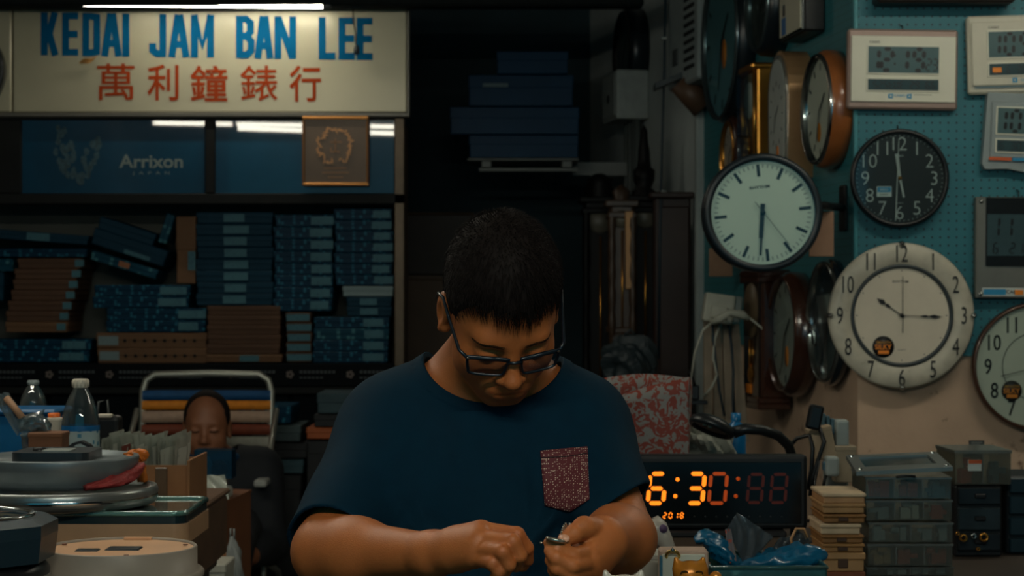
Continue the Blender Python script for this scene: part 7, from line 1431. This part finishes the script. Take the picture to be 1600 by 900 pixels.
f2 = fold(torso2+arms2+hnd); P, Q = polygonise(lambda p: smin(f2(p), h2(p), .02), (x0-.34, d-.46, zs2-.56), (x0+.34, d+.26, W(0, 610, d).z+.02), .0065)
mesh_np('body', P, Q, mat('skin_shaded', (128, 80, 54), .55, noise=.08, nscale=25, attr='tint'), el, tint_head(P, l2))  # skin darker than the man's: the shade on this face is in the colour
mjk = mat('dark_jacket', (14, 18, 24), .8, noise=.2, nscale=20); jf = fold([(sell((x0, Yb, zs2-.08), (.19, .13, .165)), 0), (sell((x0, Yb-.01, zs2-.32), (.18, .15, .22)), .08), (scap((x0-.13, Yb, zs2), (x0+.14, Yb, zs2), .068, .068), .06), (scap((x0-.16, Yb, zs2), (x0-.21, Yb-.1, zs2-.26), .066, .058), .04), (scap((x0-.21, Yb-.1, zs2-.26), (x0-.15, Yb-.28, zs2-.27), .058, .045), .03), (scap((x0+.17, Yb, zs2), (x0+.2, Yb-.08, zs2-.26), .066, .058), .04), (scap((x0+.2, Yb-.08, zs2-.26), (x0+.172, Yb-.28, zs2-.26), .058, .045), .03)])
nk2 = sell((x0, Yb-.04, zs2+.085), (.085, .13, .08))
P, Q = polygonise(lambda p: np.maximum(np.abs(jf(p))-.006, -nk2(p)), (x0-.36, d-.36, zs2-.58), (x0+.36, d+.28, zs2+.14), .007); mesh_np('jacket', P, Q, mjk, el)
MB().tube([(x0+.088*math.sin(a), Yb-.04-.118*math.cos(a), zs2+.045+.01*math.cos(a)) for a in [k*math.tau/30 for k in range(30)]], .016, 8, closed=True).build('collar', mat('collar_blue', (4, 52, 84), .7), el, world=True)
tf = fold([(sell((x0, Yb, .52), (.18, .16, .12)), 0), (scap((x0-.1, Yb-.05, .5), (x0-.13, Yb-.47, .5), .085, .065), .05), (scap((x0+.1, Yb-.05, .5), (x0+.13, Yb-.47, .5), .085, .065), .05), (scap((x0-.13, Yb-.47, .5), (x0-.13, Yb-.44, .1), .065, .05), .04), (scap((x0+.13, Yb-.47, .5), (x0+.13, Yb-.44, .1), .065, .05), .04)])
P, Q = polygonise(tf, (x0-.3, d-.6, .03), (x0+.3, d+.3, .7), .011); mesh_np('trousers', P, Q, mt, el)
for s in (-1, 1): MB().rbox((x0+s*.13-.045, Yb-.6, 0), (x0+s*.13+.045, Yb-.38, .08), .03, seg=2).build('shoe', m_blk, el, world=True)
def hair2(p):
    q = l2(p); e = sell((0, -.014, .036), (.081, .099, .092))(q); cut = np.interp(q[:, 1], [-.1, -.02, .02, .035], [-.06, -.02, .0, .05])-q[:, 2]; top = q[:, 2]-(.075-.3*np.clip(q[:, 1]+.04, 0, 1)); return np.maximum(np.maximum(np.maximum(e, cut), np.minimum(top, q[:, 1]-.03+.6*np.maximum(0, .07-q[:, 2])*0)), -sell((0, -.012, .034), (.070, .088, .080))(q))
T2 = np.array(M2.translation); P, Q = polygonise(hair2, T2-.14, T2+.14, .005); mesh_np('hair', P, Q, m_hair, el)
def hp2(x, y, z): return M2 @ Vector((x, -y, z))
for s in (-1, 1):
    MB().tube([hp2(s*(.014+.034*u), .083-.012*u, .018+.005*math.sin(u*2.6)) for u in (0, .25, .5, .75, 1)], .003, 6).build('eyebrow', m_hair, el, world=True); MB().tube([hp2(s*(.018+.028*u), .0875-.006*u, -.004-.003*math.sin(u*3.1)) for u in (0, .25, .5, .75, 1)], .0022, 6).build('eye_line', m_hair, el, world=True)
